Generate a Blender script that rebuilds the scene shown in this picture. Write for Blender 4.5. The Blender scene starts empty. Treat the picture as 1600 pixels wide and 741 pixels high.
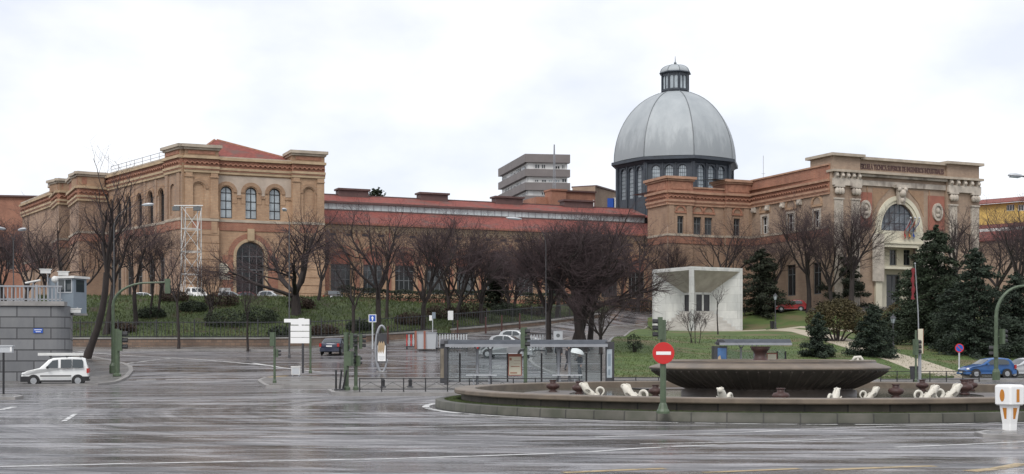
import bpy, bmesh, math, random
import numpy as np
from mathutils import Vector, Matrix, Quaternion
from mathutils.geometry import delaunay_2d_cdt
R = math.radians
C = bpy.context.scene.collection
S = bpy.context.scene
# ------------------------------------------------------------------ camera
F, HY, CH = 2100.0, 548.0, 2.0            # focal length and horizon row in photo pixels, eye height in metres
cam_d = bpy.data.cameras.new('camera'); cam = bpy.data.objects.new('camera', cam_d); C.objects.link(cam)
cam_d.sensor_width = 36.0; cam_d.lens = 36.0*F/1600.0
cam_d.shift_y = (HY-370.5)/1600.0
cam_d.clip_start = 0.5; cam_d.clip_end = 6000
cam.location = (0, 0, CH); cam.rotation_euler = (R(90), 0, 0)
S.camera = cam
# ------------------------------------------------------------------ sky and sun (overcast)
SUN_EL, SUN_AZ = R(48), R(200)
w = bpy.data.worlds.new("World"); S.world = w; w.use_nodes = True
nt = w.node_tree; bg = nt.nodes['Background']
sky = nt.nodes.new('ShaderNodeTexSky'); sky.sky_type = 'NISHITA'; sky.sun_disc = False
sky.sun_elevation = SUN_EL; sky.sun_rotation = SUN_AZ
sm = nt.nodes.new('ShaderNodeVectorMath'); sm.operation = 'SCALE'; sm.inputs['Scale'].default_value = 1.3
tc = nt.nodes.new('ShaderNodeTexCoord'); mp = nt.nodes.new('ShaderNodeMapping')
mp.inputs['Scale'].default_value = (3.4, 3.4, 6.5); mp.inputs['Location'].default_value = (0.35, 0.1, 0.0)
nz = nt.nodes.new('ShaderNodeTexNoise'); nz.inputs['Scale'].default_value = 1.5; nz.inputs['Detail'].default_value = 5; nz.inputs['Roughness'].default_value = .5
cr = nt.nodes.new('ShaderNodeValToRGB')
cr.color_ramp.elements[0].position = .36; cr.color_ramp.elements[0].color = (5.9, 6.1, 6.65, 1)
cr.color_ramp.elements[1].position = .56; cr.color_ramp.elements[1].color = (7.6, 7.6, 7.8, 1)
mx = nt.nodes.new('ShaderNodeMixRGB'); mx.inputs['Fac'].default_value = .9
L = nt.links.new
L(tc.outputs['Generated'], mp.inputs['Vector']); L(mp.outputs['Vector'], nz.inputs['Vector']); L(nz.outputs['Fac'], cr.inputs['Fac'])
L(sky.outputs['Color'], sm.inputs[0]); L(sm.outputs['Vector'], mx.inputs['Color1']); L(cr.outputs['Color'], mx.inputs['Color2'])
L(mx.outputs['Color'], bg.inputs['Color']); bg.inputs['Strength'].default_value = 0.1
sd = bpy.data.lights.new('sun', 'SUN'); sd.energy = 1.25; sd.angle = R(25); sd.color = (1, .97, .92)
so = bpy.data.objects.new('sun', sd); C.objects.link(so)
sv = Vector((math.sin(SUN_AZ)*math.cos(SUN_EL), math.cos(SUN_AZ)*math.cos(SUN_EL), math.sin(SUN_EL)))
so.rotation_euler = sv.to_track_quat('Z', 'Y').to_euler()
S.view_settings.view_transform = 'Standard'; S.view_settings.look = 'None'
S.view_settings.exposure = 0.58; S.view_settings.gamma = 1; S.view_settings.use_curve_mapping = False

# ------------------------------------------------------------------ helpers
def P(px, py, D): return Vector(((px-800)/F*D, D, CH+(HY-py)/F*D))
def XY(px, D): return Vector(((px-800)/F*D, D))

class MB:
    def __init__(s): s.v = []; s.f = []; s.m = []; s.T = None; s.mi = 0
    def add(s, vs, fs, mi=None):
        o = len(s.v)
        if s.T is not None: vs = [s.T @ Vector(v) for v in vs]
        s.v.extend([tuple(v) for v in vs]); mi = s.mi if mi is None else mi
        for f in fs: s.f.append([i+o for i in f]); s.m.append(mi)
    def box(s, x0, x1, y0, y1, z0, z1, mi=None, taper=0):
        t = taper
        s.add([(x0,y0,z0),(x1,y0,z0),(x1,y1,z0),(x0,y1,z0),(x0+t,y0+t,z1),(x1-t,y0+t,z1),(x1-t,y1-t,z1),(x0+t,y1-t,z1)],
              [(3,2,1,0),(4,5,6,7),(0,1,5,4),(1,2,6,5),(2,3,7,6),(3,0,4,7)], mi)
    def cbox(s, c, sz, mi=None, rz=0):
        T = Matrix.Translation(c) @ Matrix.Rotation(rz, 4, 'Z'); a, b, h = sz[0]/2, sz[1]/2, sz[2]/2
        vs = [T @ Vector(v) for v in [(-a,-b,-h),(a,-b,-h),(a,b,-h),(-a,b,-h),(-a,-b,h),(a,-b,h),(a,b,h),(-a,b,h)]]
        s.add(vs, [(3,2,1,0),(4,5,6,7),(0,1,5,4),(1,2,6,5),(2,3,7,6),(3,0,4,7)], mi)
    def tube(s, pts, rad, n=6, mi=None, cap=True):
        pts = [Vector(p) for p in pts]
        if not hasattr(rad, '__len__'): rad = [rad]*len(pts)
        vs = []; fs = []; ref = None
        for i, p in enumerate(pts):
            t = (pts[min(i+1, len(pts)-1)]-pts[max(i-1, 0)])
            if t.length < 1e-9: t = Vector((0,0,1))
            t.normalize()
            if ref is None:
                ref = Vector((1,0,0)) if abs(t.x) < .8 else Vector((0,1,0))
            a = ref - t*ref.dot(t)
            if a.length < 1e-6: a = t.orthogonal()
            a.normalize(); ref = a; b = t.cross(a)
            for k in range(n):
                q = 2*math.pi*k/n
                vs.append(p + (a*math.cos(q)+b*math.sin(q))*rad[i])
        for i in range(len(pts)-1):
            for k in range(n):
                k2 = (k+1) % n
                fs.append((i*n+k, i*n+k2, (i+1)*n+k2, (i+1)*n+k))
        if cap: fs.append(tuple(range(n-1, -1, -1))); fs.append(tuple((len(pts)-1)*n+k for k in range(n)))
        s.add(vs, fs, mi)
    def lathe(s, prof, n=24, c=(0,0,0), mi=None, ph=0, a0=0, a1=2*math.pi, sx=1, sy=1):
        full = abs(a1-a0-2*math.pi) < 1e-6; m = n if full else n+1
        vs = []; fs = []
        for (r, z) in prof:
            for k in range(m):
                q = ph+a0+(a1-a0)*k/n
                vs.append((c[0]+r*math.cos(q)*sx, c[1]+r*math.sin(q)*sy, c[2]+z))
        for i in range(len(prof)-1):
            for k in range(n):
                k2 = (k+1) % m
                fs.append((i*m+k, i*m+k2, (i+1)*m+k2, (i+1)*m+k))
        s.add(vs, fs, mi)
    def ball(s, c, r, n=10, mi=None, sq=(1,1,1)):
        prof = [(max(1e-4, math.sin(math.pi*i/n))*r, -math.cos(math.pi*i/n)*r*sq[2]) for i in range(n+1)]
        s.lathe(prof, n+2, c, mi, sx=sq[0], sy=sq[1])
    def prism(s, poly, fn, d0, d1, mi=None, back=True):
        # poly: 2D points, fn(a,b,d)->3D
        n = len(poly)
        vs = [fn(a, b, d0) for a, b in poly]+[fn(a, b, d1) for a, b in poly]
        fs = [tuple(range(n, 2*n))]
        if back: fs.append(tuple(range(n-1, -1, -1)))
        for i in range(n): fs.append((i, (i+1) % n, n+(i+1) % n, n+i))
        s.add(vs, fs, mi)
    # -- facade helpers: u along the wall, z up, d outwards
    def fb(s, fc, u0, u1, z0, z1, d0, d1, mi=None):
        s.prism([(u0,z0),(u1,z0),(u1,z1),(u0,z1)], fc.pt, d0, d1, mi)
    def ring(s, fc, uc, zc, r0, r1, d0, d1, a0=0, a1=math.pi, n=14, mi=None):
        vs = []; fs = []
        for i in range(n+1):
            q = a0+(a1-a0)*i/n; c, sn = math.cos(q), math.sin(q)
            for r, d in ((r0,d0),(r0,d1),(r1,d1),(r1,d0)): vs.append(fc.pt(uc+r*c, zc+r*sn, d))
        for i in range(n):
            for k in range(4): fs.append((4*i+k, 4*i+(k+1) % 4, 4*i+4+(k+1) % 4, 4*i+4+k))
        fs += [(0,1,2,3), (4*n+3, 4*n+2, 4*n+1, 4*n)]
        s.add(vs, fs, mi)
    def wall(s, fc, u0, u1, z0, z1, holes=(), d=0, rev=.35, mi=None, mir=None):
        pts = [(u0,z0),(u1,z0),(u1,z1),(u0,z1)]; ed = [(0,1),(1,2),(2,3),(3,0)]
        for h in holes:
            b = len(pts); pts += list(h); ed += [(b+i, b+(i+1) % len(h)) for i in range(len(h))]
        r = delaunay_2d_cdt([Vector(p) for p in pts], ed, [], 1, 1e-5)
        fs = []
        for t in r[2]:
            c = sum((r[0][i] for i in t), Vector((0,0)))/len(t)
            if not any(inside(c, h) for h in holes): fs.append(tuple(t))
        s.add([fc.pt(p[0], p[1], d) for p in r[0]], fs, mi)
        for h in holes:
            n = len(h)
            vs = [fc.pt(a, b, d) for a, b in h]+[fc.pt(a, b, d-rev) for a, b in h]
            s.add(vs, [(i, (i+1) % n, n+(i+1) % n, n+i) for i in range(n)], mir if mir is not None else mi)
    def build(s, name, mats, parent=None, smooth=False, world=False, loc=None):
        if not isinstance(mats, (list, tuple)): mats = [mats]
        me = bpy.data.meshes.new(name)
        v = s.v
        if world and parent is not None:
            r = parent
            while r.parent: r = r.parent
            o = r.location; v = [(a-o.x, b-o.y, c-o.z) for a, b, c in v]
        elif world and loc is not None:
            v = [(a-loc[0], b-loc[1], c-loc[2]) for a, b, c in v]
        me.from_pydata(v, [], s.f)
        for m in mats: me.materials.append(m)
        me.polygons.foreach_set('material_index', s.m)
        if smooth:
            me.polygons.foreach_set('use_smooth', [True]*len(s.f))
        me.update()
        o = bpy.data.objects.new(name, me); C.objects.link(o)
        if parent is not None: o.parent = parent
        if loc is not None: o.location = loc
        return o

def inside(p, poly):
    x, y = p[0], p[1]; r = False; j = len(poly)-1
    for i in range(len(poly)):
        xi, yi = poly[i][0], poly[i][1]; xj, yj = poly[j][0], poly[j][1]
        if (yi > y) != (yj > y) and x < (xj-xi)*(y-yi)/(yj-yi)+xi: r = not r
        j = i
    return r

def recalc(o):
    bm = bmesh.new(); bm.from_mesh(o.data); bmesh.ops.recalc_face_normals(bm, faces=bm.faces); bm.to_mesh(o.data); bm.free()

def thing(name, label, cat, loc=(0,0,0), rz=0, group=None):
    o = bpy.data.objects.new(name, None); C.objects.link(o)
    o.empty_display_size = .3
    o.location = loc; o.rotation_euler = (0,0,rz); return tag(o, label, cat, group)
def tag(o, label, cat, group=None, kind=None):
    o['label'] = label; o['category'] = cat
    if group: o['group'] = group
    if kind: o['kind'] = kind
    return o
def struct(o): o['kind'] = 'structure'; return o
def children(o): return [c for c in bpy.data.objects if c.parent == o]
def dup(root, loc, rz, label, group=None, scale=None):
    r = root.copy(); C.objects.link(r); r.location = loc; r.rotation_euler = (0,0,rz); r['label'] = label
    if group: r['group'] = group
    if scale: r.scale = scale
    for ch in children(root):
        c = ch.copy(); C.objects.link(c); c.parent = r
        for g in children(ch):
            d = g.copy(); C.objects.link(d); d.parent = c
    return r

class Fac:
    def __init__(s, p0, p1):
        s.o = Vector(p0); d = Vector(p1)-s.o; s.L = d.length; s.u = d.normalized(); s.n = Vector((s.u.y, -s.u.x))
    def pt(s, u, z, d=0):
        p = s.o+s.u*u+s.n*d; return Vector((p.x, p.y, z))
    def U(s, px):
        k = (px-800)/F; return (k*s.o.y-s.o.x)/(s.u.x-k*s.u.y)
    def Z(s, px, py):
        D = s.o.y+s.u.y*s.U(px); return CH+(HY-py)/F*D
    def off(s, d): 
        f = Fac(s.o+s.n*d, s.o+s.n*d+s.u*s.L); return f
def rect(u0, u1, z0, z1): return [(u0,z0),(u1,z0),(u1,z1),(u0,z1)]
def arch(uc, w, z0, z1, n=10):
    r = w/2; zs = z1-r
    return [(uc-r,z0),(uc+r,z0)]+[(uc+r*math.cos(math.pi*i/n), zs+r*math.sin(math.pi*i/n)) for i in range(n+1)]

# ------------------------------------------------------------------ materials
def nodes(m): return m.node_tree.nodes, m.node_tree.links.new
def mat(name, col, rough=.7, metal=0, var=.0, scale=1.0, bump=0, spec=.5, col2=None, stretch=(1,1,1), detail=5, trans=0, emit=None, coat=0, blotch=None):
    m = bpy.data.materials.new(name); m.use_nodes = True; N, K = nodes(m)
    b = N['Principled BSDF']; b.inputs['Roughness'].default_value = rough; b.inputs['Metallic'].default_value = metal
    b.inputs['Specular IOR Level'].default_value = spec; b.inputs['Base Color'].default_value = (*col, 1)
    if trans: b.inputs['Transmission Weight'].default_value = trans
    if coat: b.inputs['Coat Weight'].default_value = coat; b.inputs['Coat Roughness'].default_value = .05
    if emit: b.inputs['Emission Color'].default_value = (*emit[:3],1); b.inputs['Emission Strength'].default_value = emit[3]
    if var or col2 or bump:
        t = N.new('ShaderNodeTexCoord'); mp = N.new('ShaderNodeMapping'); mp.inputs['Scale'].default_value = stretch
        n = N.new('ShaderNodeTexNoise'); n.inputs['Scale'].default_value = scale; n.inputs['Detail'].default_value = detail; n.inputs['Roughness'].default_value = .62
        K(t.outputs['Object'], mp.inputs['Vector']); K(mp.outputs['Vector'], n.inputs['Vector'])
        if col2 is None: col2 = tuple(c*(1-var) for c in col); colb = tuple(min(1, c*(1+var)) for c in col)
        else: colb = col
        r = N.new('ShaderNodeValToRGB'); r.color_ramp.elements[0].position = .33; r.color_ramp.elements[1].position = .67
        r.color_ramp.elements[0].color = (*col2,1); r.color_ramp.elements[1].color = (*colb,1)
        K(n.outputs['Fac'], r.inputs['Fac']); out = r.outputs['Color']
        if blotch:   # (colour, scale, threshold, stretch) stains of their own shape
            mp2 = N.new('ShaderNodeMapping'); mp2.inputs['Scale'].default_value = blotch[3]
            n2 = N.new('ShaderNodeTexNoise'); n2.inputs['Scale'].default_value = blotch[1]; n2.inputs['Detail'].default_value = 6
            K(t.outputs['Object'], mp2.inputs['Vector']); K(mp2.outputs['Vector'], n2.inputs['Vector'])
            r2 = N.new('ShaderNodeValToRGB'); r2.color_ramp.elements[0].position = blotch[2]; r2.color_ramp.elements[1].position = blotch[2]+.14
            K(n2.outputs['Fac'], r2.inputs['Fac'])
            x = N.new('ShaderNodeMixRGB'); x.inputs['Color2'].default_value = (*blotch[0],1)
            K(r2.outputs['Color'], x.inputs['Fac']); K(out, x.inputs['Color1']); out = x.outputs['Color']
        K(out, b.inputs['Base Color'])
        if bump:
            bp = N.new('ShaderNodeBump'); bp.inputs['Strength'].default_value = bump; bp.inputs['Distance'].default_value = .05
            K(n.outputs['Fac'], bp.inputs['Height']); K(bp.outputs['Normal'], b.inputs['Normal'])
    return m

def brick_mat(name, a, b, mortar, w=.55, h=.16, ms=.02, rough=.85, blot=None):
    # courses follow the wall: u comes from the two horizontal axes, v from height
    m = bpy.data.materials.new(name); m.use_nodes = True; N, K = nodes(m)
    bs = N['Principled BSDF']; bs.inputs['Roughness'].default_value = rough
    t = N.new('ShaderNodeTexCoord'); sp = N.new('ShaderNodeSeparateXYZ'); K(t.outputs['Object'], sp.inputs[0])
    ad = N.new('ShaderNodeMath'); ad.operation = 'ADD'; K(sp.outputs['X'], ad.inputs[0]); K(sp.outputs['Y'], ad.inputs[1])
    cb = N.new('ShaderNodeCombineXYZ'); K(ad.outputs[0], cb.inputs['X']); K(sp.outputs['Z'], cb.inputs['Y'])
    br = N.new('ShaderNodeTexBrick'); br.inputs['Scale'].default_value = 1; br.inputs['Brick Width'].default_value = w; br.inputs['Row Height'].default_value = h
    br.inputs['Mortar Size'].default_value = ms; br.inputs['Color1'].default_value = (*a,1); br.inputs['Color2'].default_value = (*b,1); br.inputs['Mortar'].default_value = (*mortar,1)
    br.inputs['Bias'].default_value = 0
    K(cb.outputs[0], br.inputs['Vector'])
    n = N.new('ShaderNodeTexNoise'); n.inputs['Scale'].default_value = .35; n.inputs['Detail'].default_value = 8; n.inputs['Roughness'].default_value = .7
    mp = N.new('ShaderNodeMapping'); mp.inputs['Scale'].default_value = (1.4,1.4,.6); K(t.outputs['Object'], mp.inputs['Vector']); K(mp.outputs[0], n.inputs['Vector'])
    r = N.new('ShaderNodeValToRGB'); r.color_ramp.elements[0].position = .3; r.color_ramp.elements[1].position = .7
    lo = blot or (.62,.58,.55)
    r.color_ramp.elements[0].color = (*lo,1); r.color_ramp.elements[1].color = (1.12,1.1,1.05,1)
    K(n.outputs['Fac'], r.inputs['Fac'])
    x = N.new('ShaderNodeMixRGB'); x.blend_type = 'MULTIPLY'; x.inputs['Fac'].default_value = 1
    K(br.outputs['Color'], x.inputs['Color1']); K(r.outputs['Color'], x.inputs['Color2']); K(x.outputs['Color'], bs.inputs['Base Color'])
    bp = N.new('ShaderNodeBump'); bp.inputs['Strength'].default_value = .4; bp.inputs['Distance'].default_value = .03
    K(br.outputs['Fac'], bp.inputs['Height']); bp.invert = True; K(bp.outputs['Normal'], bs.inputs['Normal'])
    return m

M = {}
M['buff'] = brick_mat('buff_brick', (.475,.318,.207), (.405,.262,.17), (.38,.29,.21), .5, .18, .02, blot=(.70,.64,.60))
M['buff2'] = brick_mat('weathered_brick', (.385,.26,.178), (.325,.215,.15), (.32,.25,.2), .5, .18, .02, blot=(.66,.62,.60))
M['red'] = brick_mat('red_brick', (.37,.16,.105), (.31,.13,.085), (.33,.22,.16), .4, .16, .02, blot=(.65,.62,.62))
M['redtrim'] = mat('terracotta_trim', (.32,.155,.10), .8, var=.25, scale=2.2)
M['pinkwall'] = mat('pinkish_stucco', (.42,.345,.28), .9, var=.14, scale=.8)
M['brown'] = brick_mat('brown_brick', (.39,.285,.21), (.335,.24,.18), (.33,.27,.22), .5, .17, .02, blot=(.7,.68,.66))
M['stone'] = mat('weathered_limestone', (.45,.40,.34), .85, var=.22, scale=1.1, bump=.2, blotch=((.24,.20,.17), .7, .56, (1,1,.4)))
M['trim'] = mat('ochre_cornice', (.41,.305,.195), .85, var=.2, scale=.9)
M['capstone'] = mat('grey_cornice', (.40,.34,.27), .8, var=.2, scale=.8)
M['cream'] = mat('cream_render', (.60,.56,.44), .8, var=.08, scale=.5)
M['redpanel'] = mat('terracotta_panel', (.30,.12,.085), .85, var=.15, scale=.9)
M['rooftile'] = mat('red_roof_tiles', (.27,.085,.068), .85, spec=.25, col2=(.16,.055,.048), scale=2.2, stretch=(1,1,2.0), bump=.4, detail=10, blotch=((.15,.085,.075), .5, .52, (1,1,1)))
M['shelterroof'] = mat('shelter_roof_grey', (.075,.082,.095), .8, spec=.15, var=.15, scale=2)
M['roofdark'] = mat('dark_ridge_cap', (.10,.055,.05), .6, var=.2)
M['zincdark'] = mat('dark_lead_flashing', (.14,.155,.165), .5, var=.15)
M['iron'] = mat('dark_blue_iron', (.040,.050,.064), .5, var=.2)
M['glass'] = mat('window_glass', (.05,.06,.065), .08, spec=.6, var=.5, scale=.6)
M['glasspale'] = mat('pale_window_glass', (.36,.41,.44), .15, spec=.5, var=.3, scale=.5)
M['glassdark'] = mat('dark_window_glass', (.02,.023,.025), .1, spec=.5)
M['clerestory'] = mat('clerestory_glazing', (.50,.55,.56), .25, var=.22, scale=.5, stretch=(1,1,1))
M['frame'] = mat('window_frame_grey', (.12,.13,.135), .6)
M['whiteframe'] = mat('white_paint', (.72,.72,.70), .5)
M['dirtywhite'] = mat('dirty_white_paint', (.62,.62,.60), .5, var=.1, scale=3)
M['green'] = mat('green_post_paint', (.075,.105,.062), .45, var=.2, scale=4)
M['black'] = mat('black_paint', (.018,.018,.02), .45)
M['darkmetal'] = mat('dark_metal', (.045,.045,.05), .5, var=.2, scale=3)
M['grey'] = mat('grey_metal', (.30,.31,.33), .45, metal=.3, var=.1, scale=2)
M['lightgrey'] = mat('light_grey_metal', (.50,.52,.54), .4, metal=.2)
M['lens'] = mat('dark_lens', (.03,.01,.008), .2)
M['tyre'] = mat('tyre_rubber', (.02,.02,.02), .8)
M['rim'] = mat('wheel_rim', (.40,.41,.42), .35, metal=.6)
M['carglass'] = mat('car_glass', (.035,.045,.05), .05, spec=.8)
M['redlens'] = mat('tail_lens', (.35,.02,.015), .2)
M['headlens'] = mat('headlamp_lens', (.65,.66,.66), .12)
M['plate'] = mat('plate_white', (.7,.7,.68), .5)
M['bark'] = mat('wet_bark', (.030,.023,.021), .85, var=.35, scale=2.5, bump=.5, stretch=(1,1,.3))
M['twig'] = mat('bare_twigs', (.062,.042,.044), .9)
M['twig2'] = mat('bare_twigs_olive', (.05,.042,.03), .9)
M['kerb'] = mat('kerb_stone', (.25,.24,.23), .4, var=.2, scale=1.5, bump=.2)
M['granite'] = brick_mat('granite_blocks', (.215,.22,.23), (.155,.16,.17), (.055,.055,.06), 2.3, .68, .04, rough=.6, blot=(.72,.73,.75))
M['rubble'] = brick_mat('rubble_wall', (.25,.17,.125), (.165,.115,.09), (.15,.12,.1), .55, .28, .03, blot=(.55,.55,.55))
M['marble'] = brick_mat('white_marble_slabs', (.68,.69,.68), (.56,.575,.57), (.45,.45,.44), 1.5, .96, .014, .45, blot=(.72,.72,.71))
M['fstone'] = mat('fountain_granite', (.15,.118,.088), .55, var=.25, scale=1.2, bump=.25, blotch=((.12,.10,.08), .7, .52, (1,1,1.5)))
M['kerb_f'] = None
M['rubble_f'] = None
M['fstone_dark'] = mat('wet_bowl_stone', (.075,.060,.050), .5, var=.35, scale=1.0, bump=.2, blotch=((.13,.11,.09), .8, .58, (1,1,.2)))
M['urn'] = mat('rusty_cast_iron', (.055,.024,.020), .55, var=.3, scale=4)
M['statue'] = mat('white_sculpture_stone', (.60,.57,.50), .6, var=.14, scale=5, bump=.3, blotch=((.30,.27,.22), 3.0, .58, (1,1,.6)))
M['orange'] = mat('amber_reflector', (.50,.19,.02), .25)
M['signred'] = mat('sign_red', (.52,.02,.018), .4)
M['signblue'] = mat('sign_blue', (.02,.09,.42), .4)
M['white'] = mat('white_plate', (.82,.82,.81), .35)
M['flagred'] = mat('flag_red', (.36,.03,.03), .8)
M['flagyellow'] = mat('flag_yellow', (.65,.36,.03), .8)
M['flagblue'] = mat('flag_blue', (.02,.06,.28), .8)
M['skin'] = mat('skin', (.5,.32,.24), .6)
M['coat'] = mat('dark_coat', (.025,.025,.03), .8)
M['trousers'] = mat('dark_trousers', (.035,.037,.045), .8)
M['hair'] = mat('dark_hair', (.03,.02,.015), .7)
M['ochre'] = mat('ochre_facade', (.60,.42,.13), .8, var=.08, scale=.4)
M['aptband'] = mat('grey_brown_cladding', (.18,.16,.155), .7, var=.1, scale=.5)
M['booth'] = mat('blue_grey_panel', (.20,.24,.28), .5, var=.08)
M['pine'] = mat('conifer_needles', (.032,.050,.022), .85, col2=(.013,.021,.011), scale=.9)
M['spruce'] = mat('spruce_needles', (.034,.052,.031), .85, col2=(.014,.023,.015), scale=.9)
M['olive'] = mat('olive_leaves', (.085,.08,.032), .8, col2=(.045,.04,.018), scale=.8)
M['hedge'] = mat('hedge_leaves', (.032,.042,.02), .8, col2=(.016,.02,.012), scale=1.2)
M['bush'] = mat('shrub_leaves', (.035,.05,.026), .8, col2=(.018,.026,.014), scale=1.2)
M['deadbush'] = mat('brown_shrub_leaves', (.07,.045,.032), .9, col2=(.035,.024,.018), scale=1.2)
def clear_glass(name, tint, alpha):
    m = bpy.data.materials.new(name); m.use_nodes = True; N, K = nodes(m); b = N['Principled BSDF']
    b.inputs['Base Color'].default_value = (*tint,1); b.inputs['Roughness'].default_value = .05; b.inputs['Specular IOR Level'].default_value = .25
    t = N.new('ShaderNodeBsdfTransparent'); t.inputs['Color'].default_value = (.9,.93,.93,1)
    mx = N.new('ShaderNodeMixShader'); mx.inputs['Fac'].default_value = alpha
    K(t.outputs[0], mx.inputs[1]); K(b.outputs[0], mx.inputs[2]); K(mx.outputs[0], N['Material Output'].inputs['Surface'])
    return m
M['shelterglass'] = clear_glass('shelter_glass', (.55,.62,.66), .10)

def ring_blocks(name, c0, c1, joint, n, green):
    # blocks round a ring: joints come from the angle about the thing's own centre
    m = bpy.data.materials.new(name); m.use_nodes = True; N, K = nodes(m); b = N['Principled BSDF']; b.inputs['Roughness'].default_value = .6
    t = N.new('ShaderNodeTexCoord'); s = N.new('ShaderNodeSeparateXYZ'); K(t.outputs['Object'], s.inputs[0])
    at2 = N.new('ShaderNodeMath'); at2.operation = 'ARCTAN2'; K(s.outputs['Y'], at2.inputs[0]); K(s.outputs['X'], at2.inputs[1])
    mu = N.new('ShaderNodeMath'); mu.operation = 'MULTIPLY'; mu.inputs[1].default_value = n/6.28318; K(at2.outputs[0], mu.inputs[0])
    cb = N.new('ShaderNodeCombineXYZ'); K(mu.outputs[0], cb.inputs['X']); K(s.outputs['Z'], cb.inputs['Y'])
    br = N.new('ShaderNodeTexBrick'); br.inputs['Scale'].default_value = 1; br.inputs['Brick Width'].default_value = 1; br.inputs['Row Height'].default_value = .6; br.offset = .4
    br.inputs['Mortar Size'].default_value = .022; br.inputs['Color1'].default_value = (*c0,1); br.inputs['Color2'].default_value = (*c1,1); br.inputs['Mortar'].default_value = (*joint,1); K(cb.outputs[0], br.inputs['Vector'])
    no = N.new('ShaderNodeTexNoise'); no.inputs['Scale'].default_value = 1.6; no.inputs['Detail'].default_value = 8; K(t.outputs['Object'], no.inputs['Vector'])
    r = N.new('ShaderNodeValToRGB'); r.color_ramp.elements[0].position = .35; r.color_ramp.elements[1].position = .68; r.color_ramp.elements[0].color = (*green,1); r.color_ramp.elements[1].color = (1.15,1.12,1.05,1); K(no.outputs['Fac'], r.inputs['Fac'])
    x = N.new('ShaderNodeMixRGB'); x.blend_type = 'MULTIPLY'; x.inputs['Fac'].default_value = 1; K(br.outputs['Color'], x.inputs['Color1']); K(r.outputs[0], x.inputs['Color2']); K(x.outputs[0], b.inputs['Base Color'])
    return m
M['kerb_f'] = ring_blocks('mossy_kerb_blocks', (.085,.082,.07), (.058,.056,.048), (.018,.017,.014), 76, (.55,.6,.45))
M['rubble_f'] = ring_blocks('basin_wall_blocks', (.12,.10,.08), (.055,.045,.037), (.022,.019,.015), 58, (.5,.5,.42))
M['maroon'] = mat('dark_red_cloth', (.17,.02,.025), .85)
M['trim2'] = mat('red_brick_cornice', (.36,.215,.145), .85, var=.22, scale=1.2)
M['attic'] = brick_mat('attic_brick', (.39,.25,.16), (.33,.205,.13), (.33,.25,.18), .5, .18, .02, blot=(.66,.62,.6))

def lead_dome(name):
    # sheet lead with darker grime streaks that run up from the eaves to a ragged edge
    m = bpy.data.materials.new(name); m.use_nodes = True; N, K = nodes(m); b = N['Principled BSDF']; b.inputs['Roughness'].default_value = .6; b.inputs['Metallic'].default_value = .1
    t = N.new('ShaderNodeTexCoord'); s = N.new('ShaderNodeSeparateXYZ'); K(t.outputs['Object'], s.inputs[0])
    def noise(sc, st, det=7):
        mp = N.new('ShaderNodeMapping'); mp.inputs['Scale'].default_value = st; K(t.outputs['Object'], mp.inputs[0]); n = N.new('ShaderNodeTexNoise'); n.inputs['Scale'].default_value = sc; n.inputs['Detail'].default_value = det; n.inputs['Roughness'].default_value = .65; K(mp.outputs[0], n.inputs['Vector']); return n.outputs['Fac']
    def ramp(v, p0, p1, c0, c1):
        r = N.new('ShaderNodeValToRGB'); r.color_ramp.elements[0].position = p0; r.color_ramp.elements[1].position = p1; r.color_ramp.elements[0].color = (*c0,1); r.color_ramp.elements[1].color = (*c1,1); K(v, r.inputs['Fac']); return r.outputs['Color']
    base = ramp(noise(.5, (1,1,.3)), .3, .7, (.31,.338,.355), (.40,.428,.44))
    z = N.new('ShaderNodeMapRange'); z.inputs['From Min'].default_value = 22.0; z.inputs['From Max'].default_value = 31.5; K(s.outputs['Z'], z.inputs['Value'])
    st = noise(1.3, (1,1,.12)); ad = N.new('ShaderNodeMath'); ad.operation = 'MULTIPLY_ADD'; ad.inputs[1].default_value = 1.5; ad.inputs[2].default_value = 0; K(st, ad.inputs[0]); su = N.new('ShaderNodeMath'); su.operation = 'SUBTRACT'; K(ad.outputs[0], su.inputs[0]); K(z.outputs[0], su.inputs[1])
    f = ramp(su.outputs[0], .22, .48, (0,0,0), (.6,.6,.6)); x = N.new('ShaderNodeMixRGB'); K(f, x.inputs['Fac']); K(base, x.inputs['Color1']); x.inputs['Color2'].default_value = (.245,.27,.285,1); K(x.outputs[0], b.inputs['Base Color'])
    return m
M['zinc'] = lead_dome('lead_grey_sheet')

M['marble_tan'] = mat('tan_grey_marble', (.47,.44,.39), .7, col2=(.33,.30,.26), scale=.9, stretch=(1,1,.6), detail=8)  # mottled tan marble, darker than the slabs, for the recess ceilings
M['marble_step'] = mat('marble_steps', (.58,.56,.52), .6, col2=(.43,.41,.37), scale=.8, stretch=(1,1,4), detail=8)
M['glassmid'] = mat('arched_window_glass', (.13,.15,.17), .12, var=.4, scale=.7)
# ------------------------------------------------------------------ terrain height
_cp = []
def cz(px, D, py=None, z=None):
    p = XY(px, D); _cp.append((p.x, p.y, CH+(HY-py)/F*D if z is None else z))
for D in (0, 25, 45, 60, 72, 79):
    for x in (-75, -45, -20, 0, 20, 45, 75): _cp.append((x, D, 0.0))
for x in (-130, 150):
    for D in (0, 40, 70): _cp.append((x, D, 0.0))
for px in (-100, 100): cz(px, 86, z=0.1)
for px in (1150, 1300, 1450, 1600, 1750): cz(px, 86, z=0.05)
for px in (1400, 1500, 1600, 1750): cz(px, 101, z=0.0)
for px, D in ((200,88),(350,88),(500,88),(700,88)): cz(px, D, z=.4)
for px, D in ((150,105),(300,105),(450,105),(600,105),(720,105)): cz(px, D, z=1.3)
WALL = [(60,121,543),(180,122,543.5),(300,122,543),(400,123,543),(500,124,541),(600,127,533),(700,131,524.5),(800,139,514),(860,147,507),(940,165,496),(1000,185,489)]
for a in WALL: cz(*a)
cz(-60,122,543)
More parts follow.
